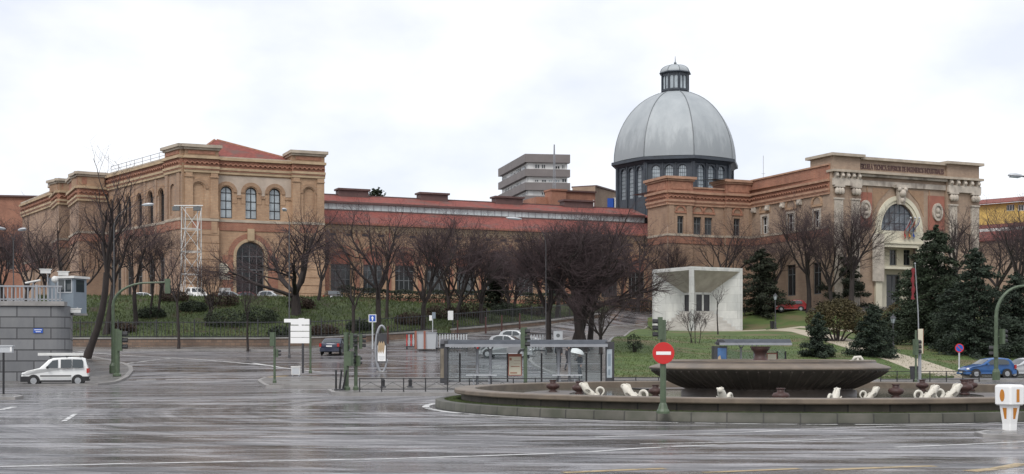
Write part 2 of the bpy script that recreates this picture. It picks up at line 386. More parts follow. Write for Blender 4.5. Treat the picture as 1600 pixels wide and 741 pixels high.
for px, D, z in ((-80,150,7.9),(60,149,7.85),(180,148.5,7.85),(240,148,7.85),(300,147.5,7.8),(360,148,7.8),(420,148.5,7.8),(520,149.5,7.75),(100,157,7.5),(220,157,7.5),(300,156.5,7.45),(400,157,7.45),(500,158,7.4),(620,155,7.4) if False else (560,151.5,7.7),(620,155,7.4),(720,159,7.5),(800,164,7.6),(880,172,7.8),(960,182,7.8)): cz(px, D, z=z)
for px in (-80, 60, 200): cz(px, 180, z=7.8); cz(px, 215, z=8.0)
for px, D in ((350,170),(500,165),(650,172),(750,178),(850,185),(960,195),(1050,200),(700,220),(900,240),(400,230),(1100,230)): cz(px, D, z=7.8)
# middle street climbing to the right
for px, D, py in ((840,103,565),(760,112,556),(800,125,540),(900,140,524),(960,152,514),(1015,168,505)): cz(px, D, py)
# lawn
for px, D, py in ((960,92,586),(950,125,530),(1000,110,556),(1080,152,519),(1158,161,518.5),(1020,161,517),(1080,120,548),(1180,164,513),(1200,172,491),(1120,176,493),
                  (1250,150,520),(1200,120,551),(1330,125,546),(1400,113,561),(1300,163,498),(1400,155,515),(1500,130,540),(1600,118,566),(1480,158,503),(1600,150,530),(1700,130,548),(1300,105,574)): cz(px, D, py)
for px, D, z in ((1180,184,7.6),(1260,172,7.4),(1350,168,7.3),(1450,172,7.3),(1540,180,7.3),(1640,185,7.3),(1250,215,7.8),(1500,220,7.8),(1750,190,7.3),(1750,155,4.5)): cz(px, D, z=z)
_A = np.array(_cp); _n = len(_A)
_d = np.hypot(_A[:,None,0]-_A[None,:,0], _A[:,None,1]-_A[None,:,1])
_K = np.zeros((_n+1, _n+1)); _K[:_n,:_n] = np.sqrt(_d**2+16.0); _K[:_n,_n] = 1; _K[_n,:_n] = 1
_K[:_n,:_n] += np.eye(_n)*(-0.03)
_w = np.linalg.solve(_K, np.append(_A[:,2], 0))
def gz(xs, ys):
    xs = np.clip(np.asarray(xs, float), -128, 148); ys = np.clip(np.asarray(ys, float), 0, 238)
    r = np.sqrt((xs[:,None]-_A[None,:,0])**2+(ys[:,None]-_A[None,:,1])**2+16.0) @ _w[:_n] + _w[_n]
    t = np.clip((ys-74)/10, 0, 1); return np.maximum(r, 0)*t*t*(3-2*t)
def g(x, y): return float(gz([x], [y])[0])
def G(px, py, d0=22, d1=250):           # where the photo's ray meets the ground
    Ds = np.arange(d0, d1, .25); xs = (px-800)/F*Ds; zr = CH+(HY-py)/F*Ds
    i = np.nonzero(zr <= gz(xs, Ds))[0]; D = Ds[i[0]] if len(i) else d1
    return Vector((float((px-800)/F*D), float(D)))
def at(px, D):                          # ground point at a bearing and a distance
    p = XY(px, D); return Vector((p.x, p.y, g(p.x, p.y)))

# ------------------------------------------------------------------ ground surfaces
def asphalt(name, c0, c1, wet):
    m = bpy.data.materials.new(name); m.use_nodes = True; N, K = nodes(m); b = N['Principled BSDF']
    t = N.new('ShaderNodeTexCoord')
    def noise(scale, det, st, rough=.6, rot=0):
        mp = N.new('ShaderNodeMapping'); mp.inputs['Scale'].default_value = st; mp.inputs['Rotation'].default_value = (0,0,rot); n = N.new('ShaderNodeTexNoise')
        n.inputs['Scale'].default_value = scale; n.inputs['Detail'].default_value = det; n.inputs['Roughness'].default_value = rough
        K(t.outputs['Object'], mp.inputs[0]); K(mp.outputs[0], n.inputs['Vector']); return n.outputs['Fac']
    def ramp(v, p0, p1, a, c):
        r = N.new('ShaderNodeValToRGB'); r.color_ramp.elements[0].position = p0; r.color_ramp.elements[1].position = p1
        r.color_ramp.elements[0].color = (*a,1); r.color_ramp.elements[1].color = (*c,1); K(v, r.inputs['Fac']); return r.outputs['Color']
    big = noise(.12, 6, (.35,1.0,1), .62, .03); mid = noise(.8, 8, (.16,1.5,1), .72, -.05); fine = noise(11, 4, (1,1,1)); mid2 = noise(.5, 7, (.3,1.6,1), .7, .09)
    # worn wheel tracks that bend round the fountain
    sp = N.new('ShaderNodeVectorMath'); sp.operation = 'SUBTRACT'; sp.inputs[1].default_value = (9.27, 48.7, 0); K(t.outputs['Object'], sp.inputs[0])
    s2 = N.new('ShaderNodeSeparateXYZ'); K(sp.outputs[0], s2.inputs[0]); ln = N.new('ShaderNodeVectorMath'); ln.operation = 'LENGTH'; K(sp.outputs[0], ln.inputs[0])
    an = N.new('ShaderNodeMath'); an.operation = 'ARCTAN2'; K(s2.outputs['Y'], an.inputs[0]); K(s2.outputs['X'], an.inputs[1])
    cb = N.new('ShaderNodeCombineXYZ'); K(ln.outputs['Value'], cb.inputs['X']); K(an.outputs[0], cb.inputs['Y'])
    mp = N.new('ShaderNodeMapping'); mp.inputs['Scale'].default_value = (1.5,1.6,1); K(cb.outputs[0], mp.inputs[0]); tr = N.new('ShaderNodeTexNoise'); tr.inputs['Scale'].default_value = 1; tr.inputs['Detail'].default_value = 7; tr.inputs['Roughness'].default_value = .7; K(mp.outputs[0], tr.inputs['Vector'])
    av = N.new('ShaderNodeMath'); av.operation = 'ADD'; K(mid, av.inputs[0]); K(tr.outputs['Fac'], av.inputs[1]); hv = N.new('ShaderNodeMath'); hv.operation = 'MULTIPLY'; hv.inputs[1].default_value = .5; K(av.outputs[0], hv.inputs[0])
    col = ramp(hv.outputs[0], .435, .565, c0, c1)
    dash = noise(2.4, 7, (.22,1.7,1), .7, .02); xd = N.new('ShaderNodeMixRGB'); xd.blend_type = 'MULTIPLY'; xd.inputs['Fac'].default_value = 1; K(col, xd.inputs['Color1']); K(ramp(dash, .42, .58, (.5,.5,.5), (1.25,1.25,1.25)), xd.inputs['Color2']); col = xd.outputs[0]
    x = N.new('ShaderNodeMixRGB'); x.blend_type = 'MULTIPLY'; x.inputs['Fac'].default_value = .7; K(col, x.inputs['Color1']); K(ramp(fine, .3, .7, (.5,.5,.5), (1.4,1.4,1.4)), x.inputs['Color2'])
    K(x.outputs[0], b.inputs['Base Color'])
    ad = N.new('ShaderNodeMath'); ad.operation = 'MULTIPLY_ADD'; ad.inputs[1].default_value = .4; K(big, ad.inputs[0])
    m2 = N.new('ShaderNodeMath'); m2.operation = 'MULTIPLY'; m2.inputs[1].default_value = .6; K(mid2, m2.inputs[0]); K(m2.outputs[0], ad.inputs[2])
    ro = N.new('ShaderNodeMapRange'); ro.inputs['From Min'].default_value = .47; ro.inputs['From Max'].default_value = .55
    ro.inputs['To Min'].default_value = wet[0]; ro.inputs['To Max'].default_value = wet[1]; K(ad.outputs[0], ro.inputs['Value']); K(ro.outputs[0], b.inputs['Roughness'])
    b.inputs['Specular IOR Level'].default_value = .5
    bp = N.new('ShaderNodeBump'); bp.inputs['Strength'].default_value = wet[2]; bp.inputs['Distance'].default_value = .012
    K(fine, bp.inputs['Height']); K(bp.outputs[0], b.inputs['Normal'])
    return m
M['asphalt'] = asphalt('wet_asphalt', (.035,.033,.036), (.28,.27,.277), (.06,.52,.5))
M['paving'] = asphalt('wet_paving', (.12,.112,.105), (.20,.19,.18), (.25,.5,.3))
M['sandpath'] = mat('sandy_path', (.40,.35,.27), .8, var=.12, scale=.6)
M['lawn'] = mat('lawn_grass', (.088,.130,.030), .9, col2=(.046,.078,.018), scale=.35, detail=12, bump=.6, blotch=((.125,.105,.05), .22, .50, (1,1,1)))
M['rough'] = mat('rough_grass', (.068,.095,.029), .95, col2=(.028,.04,.014), scale=.4, detail=10, bump=.8, blotch=((.05,.038,.026), .5, .56, (1,1,1)))
M['soil'] = mat('bare_soil', (.075,.055,.04), .95, var=.3, scale=.6)

xs = np.concatenate([[-3000,-1500,-700,-350,-200], np.arange(-140, 161, 2.0), [220,350,700,1500,3000]])
ys = np.concatenate([[-400,-100,-20,0,20,40,60], np.arange(72, 246, 2.0), [270,320,420,700,1500,3500]])
X, Y = np.meshgrid(xs, ys); Z = gz(X.ravel(), Y.ravel())
nx, ny = len(xs), len(ys)
b = MB(); b.v = list(zip(X.ravel().tolist(), Y.ravel().tolist(), Z.tolist()))
b.f = [(j*nx+i, j*nx+i+1, (j+1)*nx+i+1, (j+1)*nx+i) for j in range(ny-1) for i in range(nx-1)]; b.m = [0]*len(b.f)
struct(b.build('road', M['asphalt'], smooth=True))

def resample(poly, step, closed=True):
    out = []; n = len(poly)
    for i in range(n if closed else n-1):
        a, c = Vector(poly[i]), Vector(poly[(i+1) % n]); k = max(1, int((c-a).length/step))
        out += [a+(c-a)*j/k for j in range(k)]
    if not closed: out.append(Vector(poly[-1]))
    return out
def drape(name, poly, off, step, m, skirt=.4, edge=1.0):
    bd = resample(poly, edge); n = len(bd); pts = list(bd); rr = random.Random(7)
    x0 = min(p.x for p in bd); x1 = max(p.x for p in bd); y0 = min(p.y for p in bd); y1 = max(p.y for p in bd)
    y = y0+step/2
    while y < y1:
        x = x0+step/2
        while x < x1:
            q = Vector((x+rr.uniform(-.1,.1)*step, y+rr.uniform(-.1,.1)*step))
            if inside(q, bd): pts.append(q)
            x += step
        y += step
    r = delaunay_2d_cdt([p.to_2d() for p in pts], [(i, (i+1) % n) for i in range(n)], [], 1, 1e-4)
    vx = [p.x for p in r[0]]; vy = [p.y for p in r[0]]; z = gz(vx, vy)+off
    b = MB(); b.add([(vx[i], vy[i], float(z[i])) for i in range(len(vx))], [tuple(t) for t in r[2]])
    zb = gz([p.x for p in bd], [p.y for p in bd])+off
    b.add([(p.x, p.y, float(zb[i])) for i, p in enumerate(bd)]+[(p.x, p.y, float(zb[i])-skirt) for i, p in enumerate(bd)],
          [(i, n+i, n+(i+1) % n, (i+1) % n) for i in range(n)])
    return struct(b.build(name, m, smooth=False))
def strip(name, line, w, off, h, m, closed=False, edge=1.0, world=True):
    pts = resample(line, edge, closed); n = len(pts); b = MB(); vs = []
    for i, p in enumerate(pts):
        t = (pts[(i+1) % n]-pts[i-1]) if closed else (pts[min(i+1, n-1)]-pts[max(i-1, 0)])
        t.normalize(); nn = Vector((-t.y, t.x))*w/2
        a, c = p+nn, p-nn; za, zc = g(a.x, a.y)+off, g(c.x, c.y)+off
        vs += [(a.x,a.y,za),(c.x,c.y,zc),(c.x,c.y,zc-h),(a.x,a.y,za-h)]
    fs = []
    for i in range(n if closed else n-1):
        j = (i+1) % n
        for k in range(3): fs.append((4*i+k, 4*i+(k+1) % 4, 4*j+(k+1) % 4, 4*j+k)) if k != 2 else None
        fs.append((4*i+3, 4*i, 4*j, 4*j+3))
    if not closed: fs += [(0,1,2,3), (4*n-1,4*n-2,4*n-3,4*n-4)]
    b.add(vs, fs)
    o = b.build(name, m); recalc(o); return struct(o)
def line2(pts): return [G(*p) for p in pts]

wl = [XY(p, D) for p, D, _ in WALL]
ter = [XY(px, D) for px, D in ((960,180),(880,170),(800,162),(720,157),(620,153),(520,149),(420,148),(300,146.5),(180,148),(60,148.5))]
emb = [p+Vector((0,.25)) for p in wl[:-1]]+ter
drape('embankment_grass', emb, .22, 3.0, M['rough'])
sw = [p-Vector((0,.3)) for p in wl[:-1]]+[p-Vector((0.5,2.6)) for p in reversed(wl[:-1])]
drape('roadside_pavement', sw, .12, 2.5, M['paving'])
strip('kerb_edge', [p-Vector((.5,2.68)) for p in wl[:-1]], .18, .135, .35, M['kerb'])
# lawn in front of the school
lawn = line2([(957,592),(950,566),(946,546),(958,531),(985,521),(1012,512)])
lawn += [XY(px, D) for px, D in ((1012,171),(1060,178),(1180,180),(1265,168),(1350,164),(1450,167),(1560,176),(1720,178),(1760,115),(1640,108),(1560,107),(1510,104),(1470,94),(1400,88.5),(1200,87),(1050,86.5))]
drape('lawn', lawn, .14, 3.0, M['lawn'])
strip('kerb_edge', line2([(957,593),(949,567),(945,546),(957,530),(984,520),(1012,511)]), .22, .16, .4, M['kerb'])
lp = [(1100,157),(1160,159),(1215,157.5),(1260,149),(1310,134),(1350,125),(1395,113.5),(1440,107),(1500,99)]
strip('footpath', [XY(*p) for p in lp], 3.4, .165, .3, M['sandpath'], edge=1.5)
strip('footpath', [XY(*p) for p in ((1215,157.5),(1250,158.5),(1330,152),(1420,147))], 1.8, .17, .3, M['sandpath'], edge=1.5)
# pavement at the street corner behind the shelter
cor = line2([(1010,596),(960,599),(905,594),(862,584),(836,573),(828,565),(834,556),(850,545),(880,532),(925,519),(975,510),(1008,507)])
cor2 = cor+line2([(1010,510.5),(984,520),(957,530),(945,546),(949,567),(957,590)])
drape('corner_pavement', cor2, .10, 2.5, M['paving'])
strip('kerb_edge', cor, .25, .125, .35, M['kerb'])
front = [XY(px, D) for px, D in ((960,82.5),(1100,82),(1400,82),(1560,84),(1700,84),(1700,88),(1560,92),(1480,92),(1400,88),(1200,86.5),(1050,86),(960,86.5))]
drape('lawn_pavement', front, .12, 2.5, M['paving'])
strip('kerb_edge', front[:5], .22, .135, .35, M['kerb'])
# pavement below the granite wall
lc = line2([(-60,607),(60,604),(150,603),(180,599),(197,591),(205,582),(203,575),(192,570),(160,563),(128,556),(100,551)])
lpv = lc+[XY(100,108), XY(88,86), XY(-60,86)]
drape('left_pavement', lpv, .12, 2.5, M['paving'])
strip('kerb_edge', lc, .30, .135, .35, M['kerb'])
# traffic islands
i1 = line2([(405,597),(418,606),(560,606),(700,606),(860,606),(960,605),(1100,602),(1100,595),(960,593),(860,593),(700,594),(560,594),(415,593.5)])
drape('traffic_island', i1, .13, 2.5, M['paving']); strip('kerb_edge', i1, .22, .145, .35, M['kerb'], closed=True, edge=.6)
i2 = line2([(514,613),(522,617.5),(545,619),(700,618.5),(860,617),(1000,616),(1100,614),(1100,608.5),(860,609.5),(700,610),(540,611)])
drape('traffic_island', i2, .13, 2.5, M['paving']); strip('kerb_edge', i2, .2, .145, .35, M['kerb'], closed=True, edge=.6)
i3 = line2([(1528,681),(1545,678),(1580,677),(1640,677),(1640,685),(1580,686),(1540,684)])
drape('traffic_island', i3, .07, .5, M['paving'], edge=.3); strip('kerb_edge', i3, .15, .08, .3, M['kerb'], closed=True, edge=.3)
i4 = line2([(-60,620),(22,621),(34,622.5),(22,625),(-60,625)])
drape('traffic_island', i4, .10, 1.0, M['paving'], edge=.5); strip('kerb_edge', i4, .15, .115, .3, M['kerb'], closed=True, edge=.5)

# painted markings (worn)
def paint(name, col):
    m = bpy.data.materials.new(name); m.use_nodes = True; N, K = nodes(m); b = N['Principled BSDF']
    b.inputs['Base Color'].default_value = (*col,1); b.inputs['Roughness'].default_value = .35
    t = N.new('ShaderNodeTexCoord'); n = N.new('ShaderNodeTexNoise'); n.inputs['Scale'].default_value = 1.3; n.inputs['Detail'].default_value = 9; n.inputs['Roughness'].default_value = .75
    K(t.outputs['Object'], n.inputs['Vector']); r = N.new('ShaderNodeValToRGB'); r.color_ramp.elements[0].position = .36; r.color_ramp.elements[1].position = .5
    r.color_ramp.elements[0].color = (1,1,1,1); r.color_ramp.elements[1].color = (0,0,0,1); K(n.outputs['Fac'], r.inputs['Fac'])
    tr = N.new('ShaderNodeBsdfTransparent'); x = N.new('ShaderNodeMixShader'); K(r.outputs[0], x.inputs[0]); K(b.outputs[0], x.inputs[1]); K(tr.outputs[0], x.inputs[2]); K(x.outputs[0], N['Material Output'].inputs['Surface'])
    return m
M['paintw'] = paint('worn_white_paint', (.62,.62,.61)); M['painty'] = paint('worn_yellow_paint', (.36,.25,.09))
def mark(pts, w, m='paintw', off=.006, edge=2.0):
    ln = line2(pts); q = resample(ln, edge, False); b = MB(); vs = []
    for i, p in enumerate(q):
        t = (q[min(i+1, len(q)-1)]-q[max(i-1, 0)]).normalized(); nn = Vector((-t.y, t.x))*w/2
        for s in (nn, -nn): vs.append((p.x+s.x, p.y+s.y, g(p.x+s.x, p.y+s.y)+off))
    b.add(vs, [(2*i+1, 2*i+3, 2*i+2, 2*i) for i in range(len(q)-1)])
    struct(b.build('road_marking', M[m]))
mark([(-40,731),(200,726),(400,722),(600,718.5),(800,712),(900,708),(1000,702),(1120,696)], .16)
mark([(1000,695),(1200,691),(1350,685)], .12); mark([(1180,675),(1400,667),(1600,660)], .14); mark([(930,684),(1100,679),(1250,673)], .12)
mark([(540,669),(700,667),(860,664)], .14); mark([(1400,700),(1640,690)], .14)
mark([(120,550),(170,554),(240,558.5),(300,562),(430,573)], .35, off=.02); mark([(183,571),(220,566),(268,560.5)], .3, off=.02)
mark([(213,594.5),(300,593)], .25); mark([(0,641),(22,636)], .25); mark([(100,659),(118,647)], .14)
mark([(395,568),(440,575),(500,582)], .3, off=.02); mark([(470,553),(510,555)], .2, off=.02); mark([(600,564),(640,566)], .2, off=.02); mark([(840,581),(858,584)], .2)
mark([(420,590),(448,588)], .5, 'painty', off=.01)
mark([(880,741),(980,736),(1040,733)], .25, 'painty'); mark([(1290,735),(1390,731),(1460,729)], .25, 'painty'); mark([(1515,738),(1560,733),(1600,726)], .3, 'painty')
mark([(1100,739),(1250,733)], .2, 'painty')
# white edge line round the fountain, laid as an arc
FC = XY(1200, 48.7)
b = MB(); n = 90
for k in range(n):
    a0, a1 = R(150)+R(200)*k/n, R(150)+R(200)*(k+1)/n
    if k % 9 == 8: continue
    v = [(FC.x+r*math.cos(a), FC.y+r*math.sin(a), .006) for a, r in ((a0,12.25),(a1,12.25),(a1,12.5),(a0,12.5))]
    b.add(v, [(3,2,1,0)])
struct(b.build('road_marking', M['paintw']))
# ------------------------------------------------------------------ buildings
def bars(b, fc, poly, d, t, nu, zs, dp=.06):
    # outline bars plus mullions clipped to the outline
    n = len(poly); cx = sum(p[0] for p in poly)/n; cy = sum(p[1] for p in poly)/n
    ins = []
    for a, c in poly:
        v = Vector((cx-a, cy-c)); l = v.length; ins.append((a+v.x*min(1, t*1.3/l), c+v.y*min(1, t*1.3/l)))
    vs = [fc.pt(a, c, d) for a, c in poly]+[fc.pt(a, c, d) for a, c in ins]+[fc.pt(a, c, d-dp) for a, c in ins]
    b.add(vs, [(i, (i+1) % n, n+(i+1) % n, n+i) for i in range(n)]+[(n+i, n+(i+1) % n, 2*n+(i+1) % n, 2*n+i) for i in range(n)])
    u0 = min(p[0] for p in poly); u1 = max(p[0] for p in poly)
    def span(u=None, z=None):
        r = []
        for i in range(n):
            (a, c), (e, f) = poly[i], poly[(i+1) % n]
            if u is not None and (a-u)*(e-u) < 0: r.append(c+(f-c)*(u-a)/(e-a))
            if z is not None and (c-z)*(f-z) < 0: r.append(a+(e-a)*(z-c)/(f-c))
        return (min(r), max(r)) if len(r) > 1 else None
    for k in range(1, nu):
        u = u0+(u1-u0)*k/nu+1e-4; q = span(u=u)
        if q: b.fb(fc, u-t/2, u+t/2, q[0], q[1], d-dp, d-.005)
    for z in zs:
        q = span(z=z+1e-4)
        if q: b.fb(fc, q[0], q[1], z-t/2, z+t/2, d-dp, d-.008)
def window(fc, poly, parent, d=-.3, t=.09, nu=2, zs=(), fm='frame', gm='glass', name='window'):
    b = MB(); bars(b, fc, poly, d, t, nu, zs)
    o = b.build(name, M[fm], parent, world=True)
    p = MB(); p.prism(poly, fc.pt, d-.09, d-.05); p.build('pane', M[gm], o, world=True)
    return o
def split_clusters(b, tol=.04):
    # loose pieces whose boxes do not touch become separate meshes
    n = len(b.v); par = list(range(n))
    def fd(i):
        while par[i] != i: par[i] = par[par[i]]; i = par[i]
        return i
    for f in b.f:
        r = fd(f[0])
        for i in f[1:]: par[fd(i)] = r
    comp = {}
    for k, f in enumerate(b.f): comp.setdefault(fd(f[0]), []).append(k)
    V = np.array(b.v); boxes = []
    for fs in comp.values():
        ids = [i for k in fs for i in b.f[k]]; boxes.append([V[ids].min(0)-tol, V[ids].max(0)+tol, fs])
    q = list(range(len(boxes)))
    def f2(i):
        while q[i] != i: i = q[i]
        return i
    lo = np.array([x[0] for x in boxes]); hi = np.array([x[1] for x in boxes])
    for i in range(len(boxes)):
        for j in np.nonzero(np.all((lo[i+1:] <= hi[i]) & (hi[i+1:] >= lo[i]), axis=1))[0]: q[f2(i+1+int(j))] = f2(i)
    out = {}
    for i in range(len(boxes)): out.setdefault(f2(i), []).extend(boxes[i][2])
    return list(out.values())
def part(b, name, m, parent, split=True):
    ms = M[m] if isinstance(m, str) else [M[x] for x in m]
    cl = split_clusters(b) if split and len(b.f) < 6000 else []
    if len(cl) < 2: return b.build(name, ms, parent, world=True)
    o = None
    for fs in cl:
        c = MB(); mp = {}
        for k in fs:
            for i in b.f[k]:
                if i not in mp: mp[i] = len(c.v); c.v.append(b.v[i])
            c.f.append([mp[i] for i in b.f[k]]); c.m.append(b.m[k])
        o = c.build(name, ms, parent, world=True)
    return o
def hipcap(b, fc, u0, u1, z, d0, d1, over=.25, th=.28):
    b.fb(fc, u0-over, u1+over, z-th, z, d0-over, d1+over)
def dentils(b, fc, u0, u1, z0, z1, d0, d1, step):
    n = max(1, int((u1-u0)/step)); s = (u1-u0)/n
    for k in range(n): b.fb(fc, u0+s*(k+.2), u0+s*(k+.8), z0, z1, d0, d1)
def arcade(b, fc, u0, u1, z, r, d0, d1):
    n = max(1, int((u1-u0)/(2*r))); s = (u1-u0)/n
    for k in range(n): b.ring(fc, u0+s*(k+.5), z, s*.30, s*.5, d0, d1, n=6)

# ======== museum pavilion ========
A0 = XY(287, 156.5)
FF = Fac(A0, XY(505, 163.0))                       # front
LB = XY(170, 174.6); FL = Fac(LB, A0)              # side wing running back to the left
GZ0 = 6.6
mus = thing('museum_building', 'buff brick museum with red hipped roof and tall arched door above the embankment', 'building', (A0.x, A0.y, 7.5))
wz = lambda y: FF.Z(287, y)
zt, zpar = wz(226), wz(243)
Lf = FF.L
uw = [(FF.U(344.5), FF.U(363)), (FF.U(383.6), FF.U(401.5)), (FF.U(420.8), FF.U(438.6))]
z2b, z2t = FF.Z(352, 341), FF.Z(352, 291)
wins = [arch((a+c)/2, c-a, z2b, z2t) for a, c in uw]
ud = (FF.U(369)+FF.U(413.5))/2; wd = FF.U(413.5)-FF.U(369); zd = FF.Z(391, 378)
door = arch(ud, wd, GZ0, zd, 14)
pl = FF.U(340); pr = FF.U(455)                      # inner edges of the piers
zs = wz(342)                                        # string course
pur = (FF.U(472)+FF.U(490))/2; pul = (FF.U(300)+FF.U(318))/2
zfl = wz(262)
b = MB(); b.wall(FF, pl, pr, zs, zfl, wins, 0, .4); b.wall(FF, pl, pr, GZ0, zs, [door], 0, .7)
pd = .55
for u0, u1, uc in ((-.0, pl, pul), (pr, Lf, pur)):
    b.wall(FF, u0, u1, zs, zfl, [arch(uc, 1.35, zs+.5, z2t+.2)], pd, .18)
    b.fb(FF, uc-.7, uc+.7, zs+.4, z2t+.3, pd-.3, pd-.18)
    b.wall(FF, u0, u1, GZ0, zs, [], pd)
    b.add([FF.pt(u, z, d) for u in (u0, u1) for z in (GZ0, zfl) for d in (-.2, pd)], [(0,1,3,2), (4,6,7,5)])
front_wall = part(b, 'front_wall', 'buff', mus)
# rustication on the ground floor of the piers
b = MB()
for u0, u1 in ((0, pl), (pr, Lf)):
    z = GZ0+.4
    while z < zs-.9: b.fb(FF, u0-.05, u1+.05, z, z+.86, pd, pd+.07); z += .95
for (u0, u1) in ((pl, ud-wd/2-1.9), (ud+wd/2+1.9, pr)):
    z = GZ0+.4
    while z < zs-1.8: b.fb(FF, u0, u1, z, z+.86, 0, .07); z += .95
part(b, 'rustication', 'buff', mus)
b = MB()                                             # red brick round the door
for u0, u1 in ((ud-wd/2-1.6, ud-wd/2-.35), (ud+wd/2+.35, ud+wd/2+1.6)): b.fb(FF, u0, u1, GZ0, zd-wd/2, 0, .06)
b.ring(FF, ud, zd-wd/2, wd/2+.35, wd/2+.95, 0, .12, n=18)
part(b, 'door_surround', 'red', mus)
b = MB(); b.ring(FF, ud, zd-wd/2, wd/2, wd/2+.35, -.1, .15, n=18)
for sgn in (-1, 1): b.fb(FF, ud+sgn*(wd/2+.175)-.175, ud+sgn*(wd/2+.175)+.175, GZ0, zd-wd/2, -.1, .14)
b.fb(FF, ud-.4, ud+.4, zd+.1, zd+1.5, .0, .4)
part(b, 'door_arch', 'trim', mus)
dr = window(FF, door, mus, -.6, .12, 4, (zd-wd/2, zd-wd/2-1.6), 'frame', 'glassdark', 'entrance_door')
for i, wpoly in enumerate(wins): window(FF, wpoly, mus, -.32, .10, 2, (z2t-.75, z2t-1.7, z2t-2.7), 'black', 'glasspale')
b = MB()                                             # arch hoods and string courses
for (a, c) in uw: b.ring(FF, (a+c)/2, z2t-(c-a)/2, (c-a)/2+.12, (c-a)/2+.55, 0, .12)
for uc in (pul, pur): b.ring(FF, uc, z2t+.2-.67, .8, 1.15, pd, pd+.12)
ed = [pl]+[x for (a, c) in uw for x in (a-.5, c+.5)]+[pr]
for i in range(0, len(ed), 2): b.fb(FF, ed[i], ed[i+1], z2t-1.35, z2t-1.05, 0, .10)
part(b, 'arch_hood', 'attic', mus)
b = MB(); b.wall(FF, pl+.02, pr-.02, z2t-1.0, zfl-.7, [arch((a+c)/2, c-a+1.1, z2t-2, z2t+.55) for a, c in uw], .05, .06); part(b, 'spandrel', 'pinkwall', mus)
def cornices(fc, segs, parent, zfl, zs, tm='trim'):
    # segs: (u0,u1,d,top,attic)
    t = MB(); r = MB(); rt = MB(); cap = MB(); st = MB(); at_ = MB()
    for u0, u1, d, top, attic in segs:
        t.fb(fc, u0-.05, u1+.05, zfl-.55, zfl-.25, d-.3, d+.22); t.fb(fc, u0-.08, u1+.08, zfl-.1, zfl+.18, d-.3, d+.35)
        r.fb(fc, u0-.02, u1+.02, zfl+.18, zfl+1.05, d-.4, d+.18); arcade(rt, fc, u0, u1, zfl+.45, .28, d+.17, d+.4)
        rt.fb(fc, u0-.05, u1+.05, zfl-.25, zfl-.1, d-.3, d+.28)
        t.fb(fc, u0-.12, u1+.12, zfl+1.05, zfl+1.35, d-.4, d+.5)
        if attic:
            at_.fb(fc, u0, u1, zfl+1.35, top-.45, d-3.2, d+.1); rt.fb(fc, u0+.4, u1-.4, zfl+1.6, top-.7, d+.1, d+.16)
            cap.fb(fc, u0-.35, u1+.35, top-.35, top, d-3.6, d+.55); cap.fb(fc, u0-.15, u1+.15, top-.6, top-.35, d-3.4, d+.32)
        else:
            at_.fb(fc, u0, u1, zfl+1.35, top-.2, d-.5, d+.08); cap.fb(fc, u0-.03, u1+.03, top-.2, top, d-.6, d+.25)
        st.fb(fc, u0-.03, u1+.03, zs-.2, zs+.1, d-.1, d+.16); r.fb(fc, u0+.1, u1-.1, zs-1.2, zs-.2, d-.02, d+.09)
    part(t, 'cornice', tm, parent); part(at_, 'attic', 'attic' if tm == 'trim' else 'red', parent); part(r, 'frieze', 'red', parent); part(rt, 'corbel_band', 'redtrim', parent)
    part(cap, 'coping', 'capstone' if tm == 'trim' else 'trim2', parent); part(st, 'string_course', 'capstone', parent)
cornices(FF, [(0, pl, pd, zt, True), (pl, pr, 0, zpar+.1, False), (pr, Lf, pd, zt, True)], mus, zfl, zs)
b = MB()                                             # pilasters with capitals
for u0, u1 in ((.05, .95), (pl-.95, pl-.05), (pr+.05, pr+.95), (Lf-.95, Lf-.05)):
    b.fb(FF, u0, u1, zs+.1, zfl-1.1, pd, pd+.14); b.fb(FF, u0-.05, u1+.05, zs+.1, zs+.9, pd, pd+.2)
    b.fb(FF, u0-.05, u1+.05, zfl-1.1, zfl-.95, pd, pd+.25); b.fb(FF, u0+.05, u1-.05, zfl-.95, zfl-.6, pd, pd+.22)
    b.fb(FF, u0+.1, u1-.1, zs-1.6, zs-.25, pd, pd+.12)
part(b, 'pilaster', 'buff', mus)
# side wing
Ls = FL.L; zsl = FL.Z(250, 347)
cols = [(249,256,291,344),(232,239,296.5,348),(214.5,222,301,353),(198,205,307,356),(182,189,312,361),(172,178,316,364)]
sw = []; lw = []
for p0, p1, yt, yb in cols:
    uc = FL.U((p0+p1)/2); sw.append(arch(uc, 1.5, zs+.15, z2t+.05)); lw.append(arch(uc, 1.7, 8.6, 13.9))
b = MB(); b.wall(FL, 0, Ls-4.0, zs, zfl, sw, 0, .4); b.wall(FL, 0, Ls-4.0, GZ0, zs, lw, 0, .4)
b.wall(FL, Ls-4.0, Ls+.62, GZ0, zfl, [arch(Ls-2.0, 1.35, zs+.5, z2t+.2)], .5, .18); b.fb(FL, Ls-2.7, Ls-1.3, zs+.4, z2t+.3, .2, .32)
part(b, 'side_wall', 'buff2', mus)
for q in sw: window(FL, q, mus, -.3, .09, 2, (z2t-.8, z2t-1.9, z2t-3.0), 'black', 'glassdark')
for q in lw: window(FL, q, mus, -.3, .09, 2, (11.2, 12.9), 'frame', 'glassdark')
b = MB()
for q in sw+lw:
    uc = (q[0][0]+q[1][0])/2; zz = q[7][1]; r = (q[1][0]-q[0][0])/2; b.ring(FL, uc, zz-r, r+.12, r+.5, 0, .12)
part(b, 'arch_hood', 'attic', mus)
b = MB(); q0, q1 = FL.pt(Ls+.62,0,.5), FF.pt(0,0,pd); b.add([(q0.x,q0.y,GZ0),(q1.x,q1.y,GZ0),(q1.x,q1.y,zfl+.5),(q0.x,q0.y,zfl+.5)], [(0,1,2,3)]); part(b, 'corner_wall', 'buff', mus)
cornices(FL, [(0, Ls-4.0, 0, zpar+.25, False), (Ls-4.0, Ls+.45, .5, zt, True)], mus, zfl, zs)
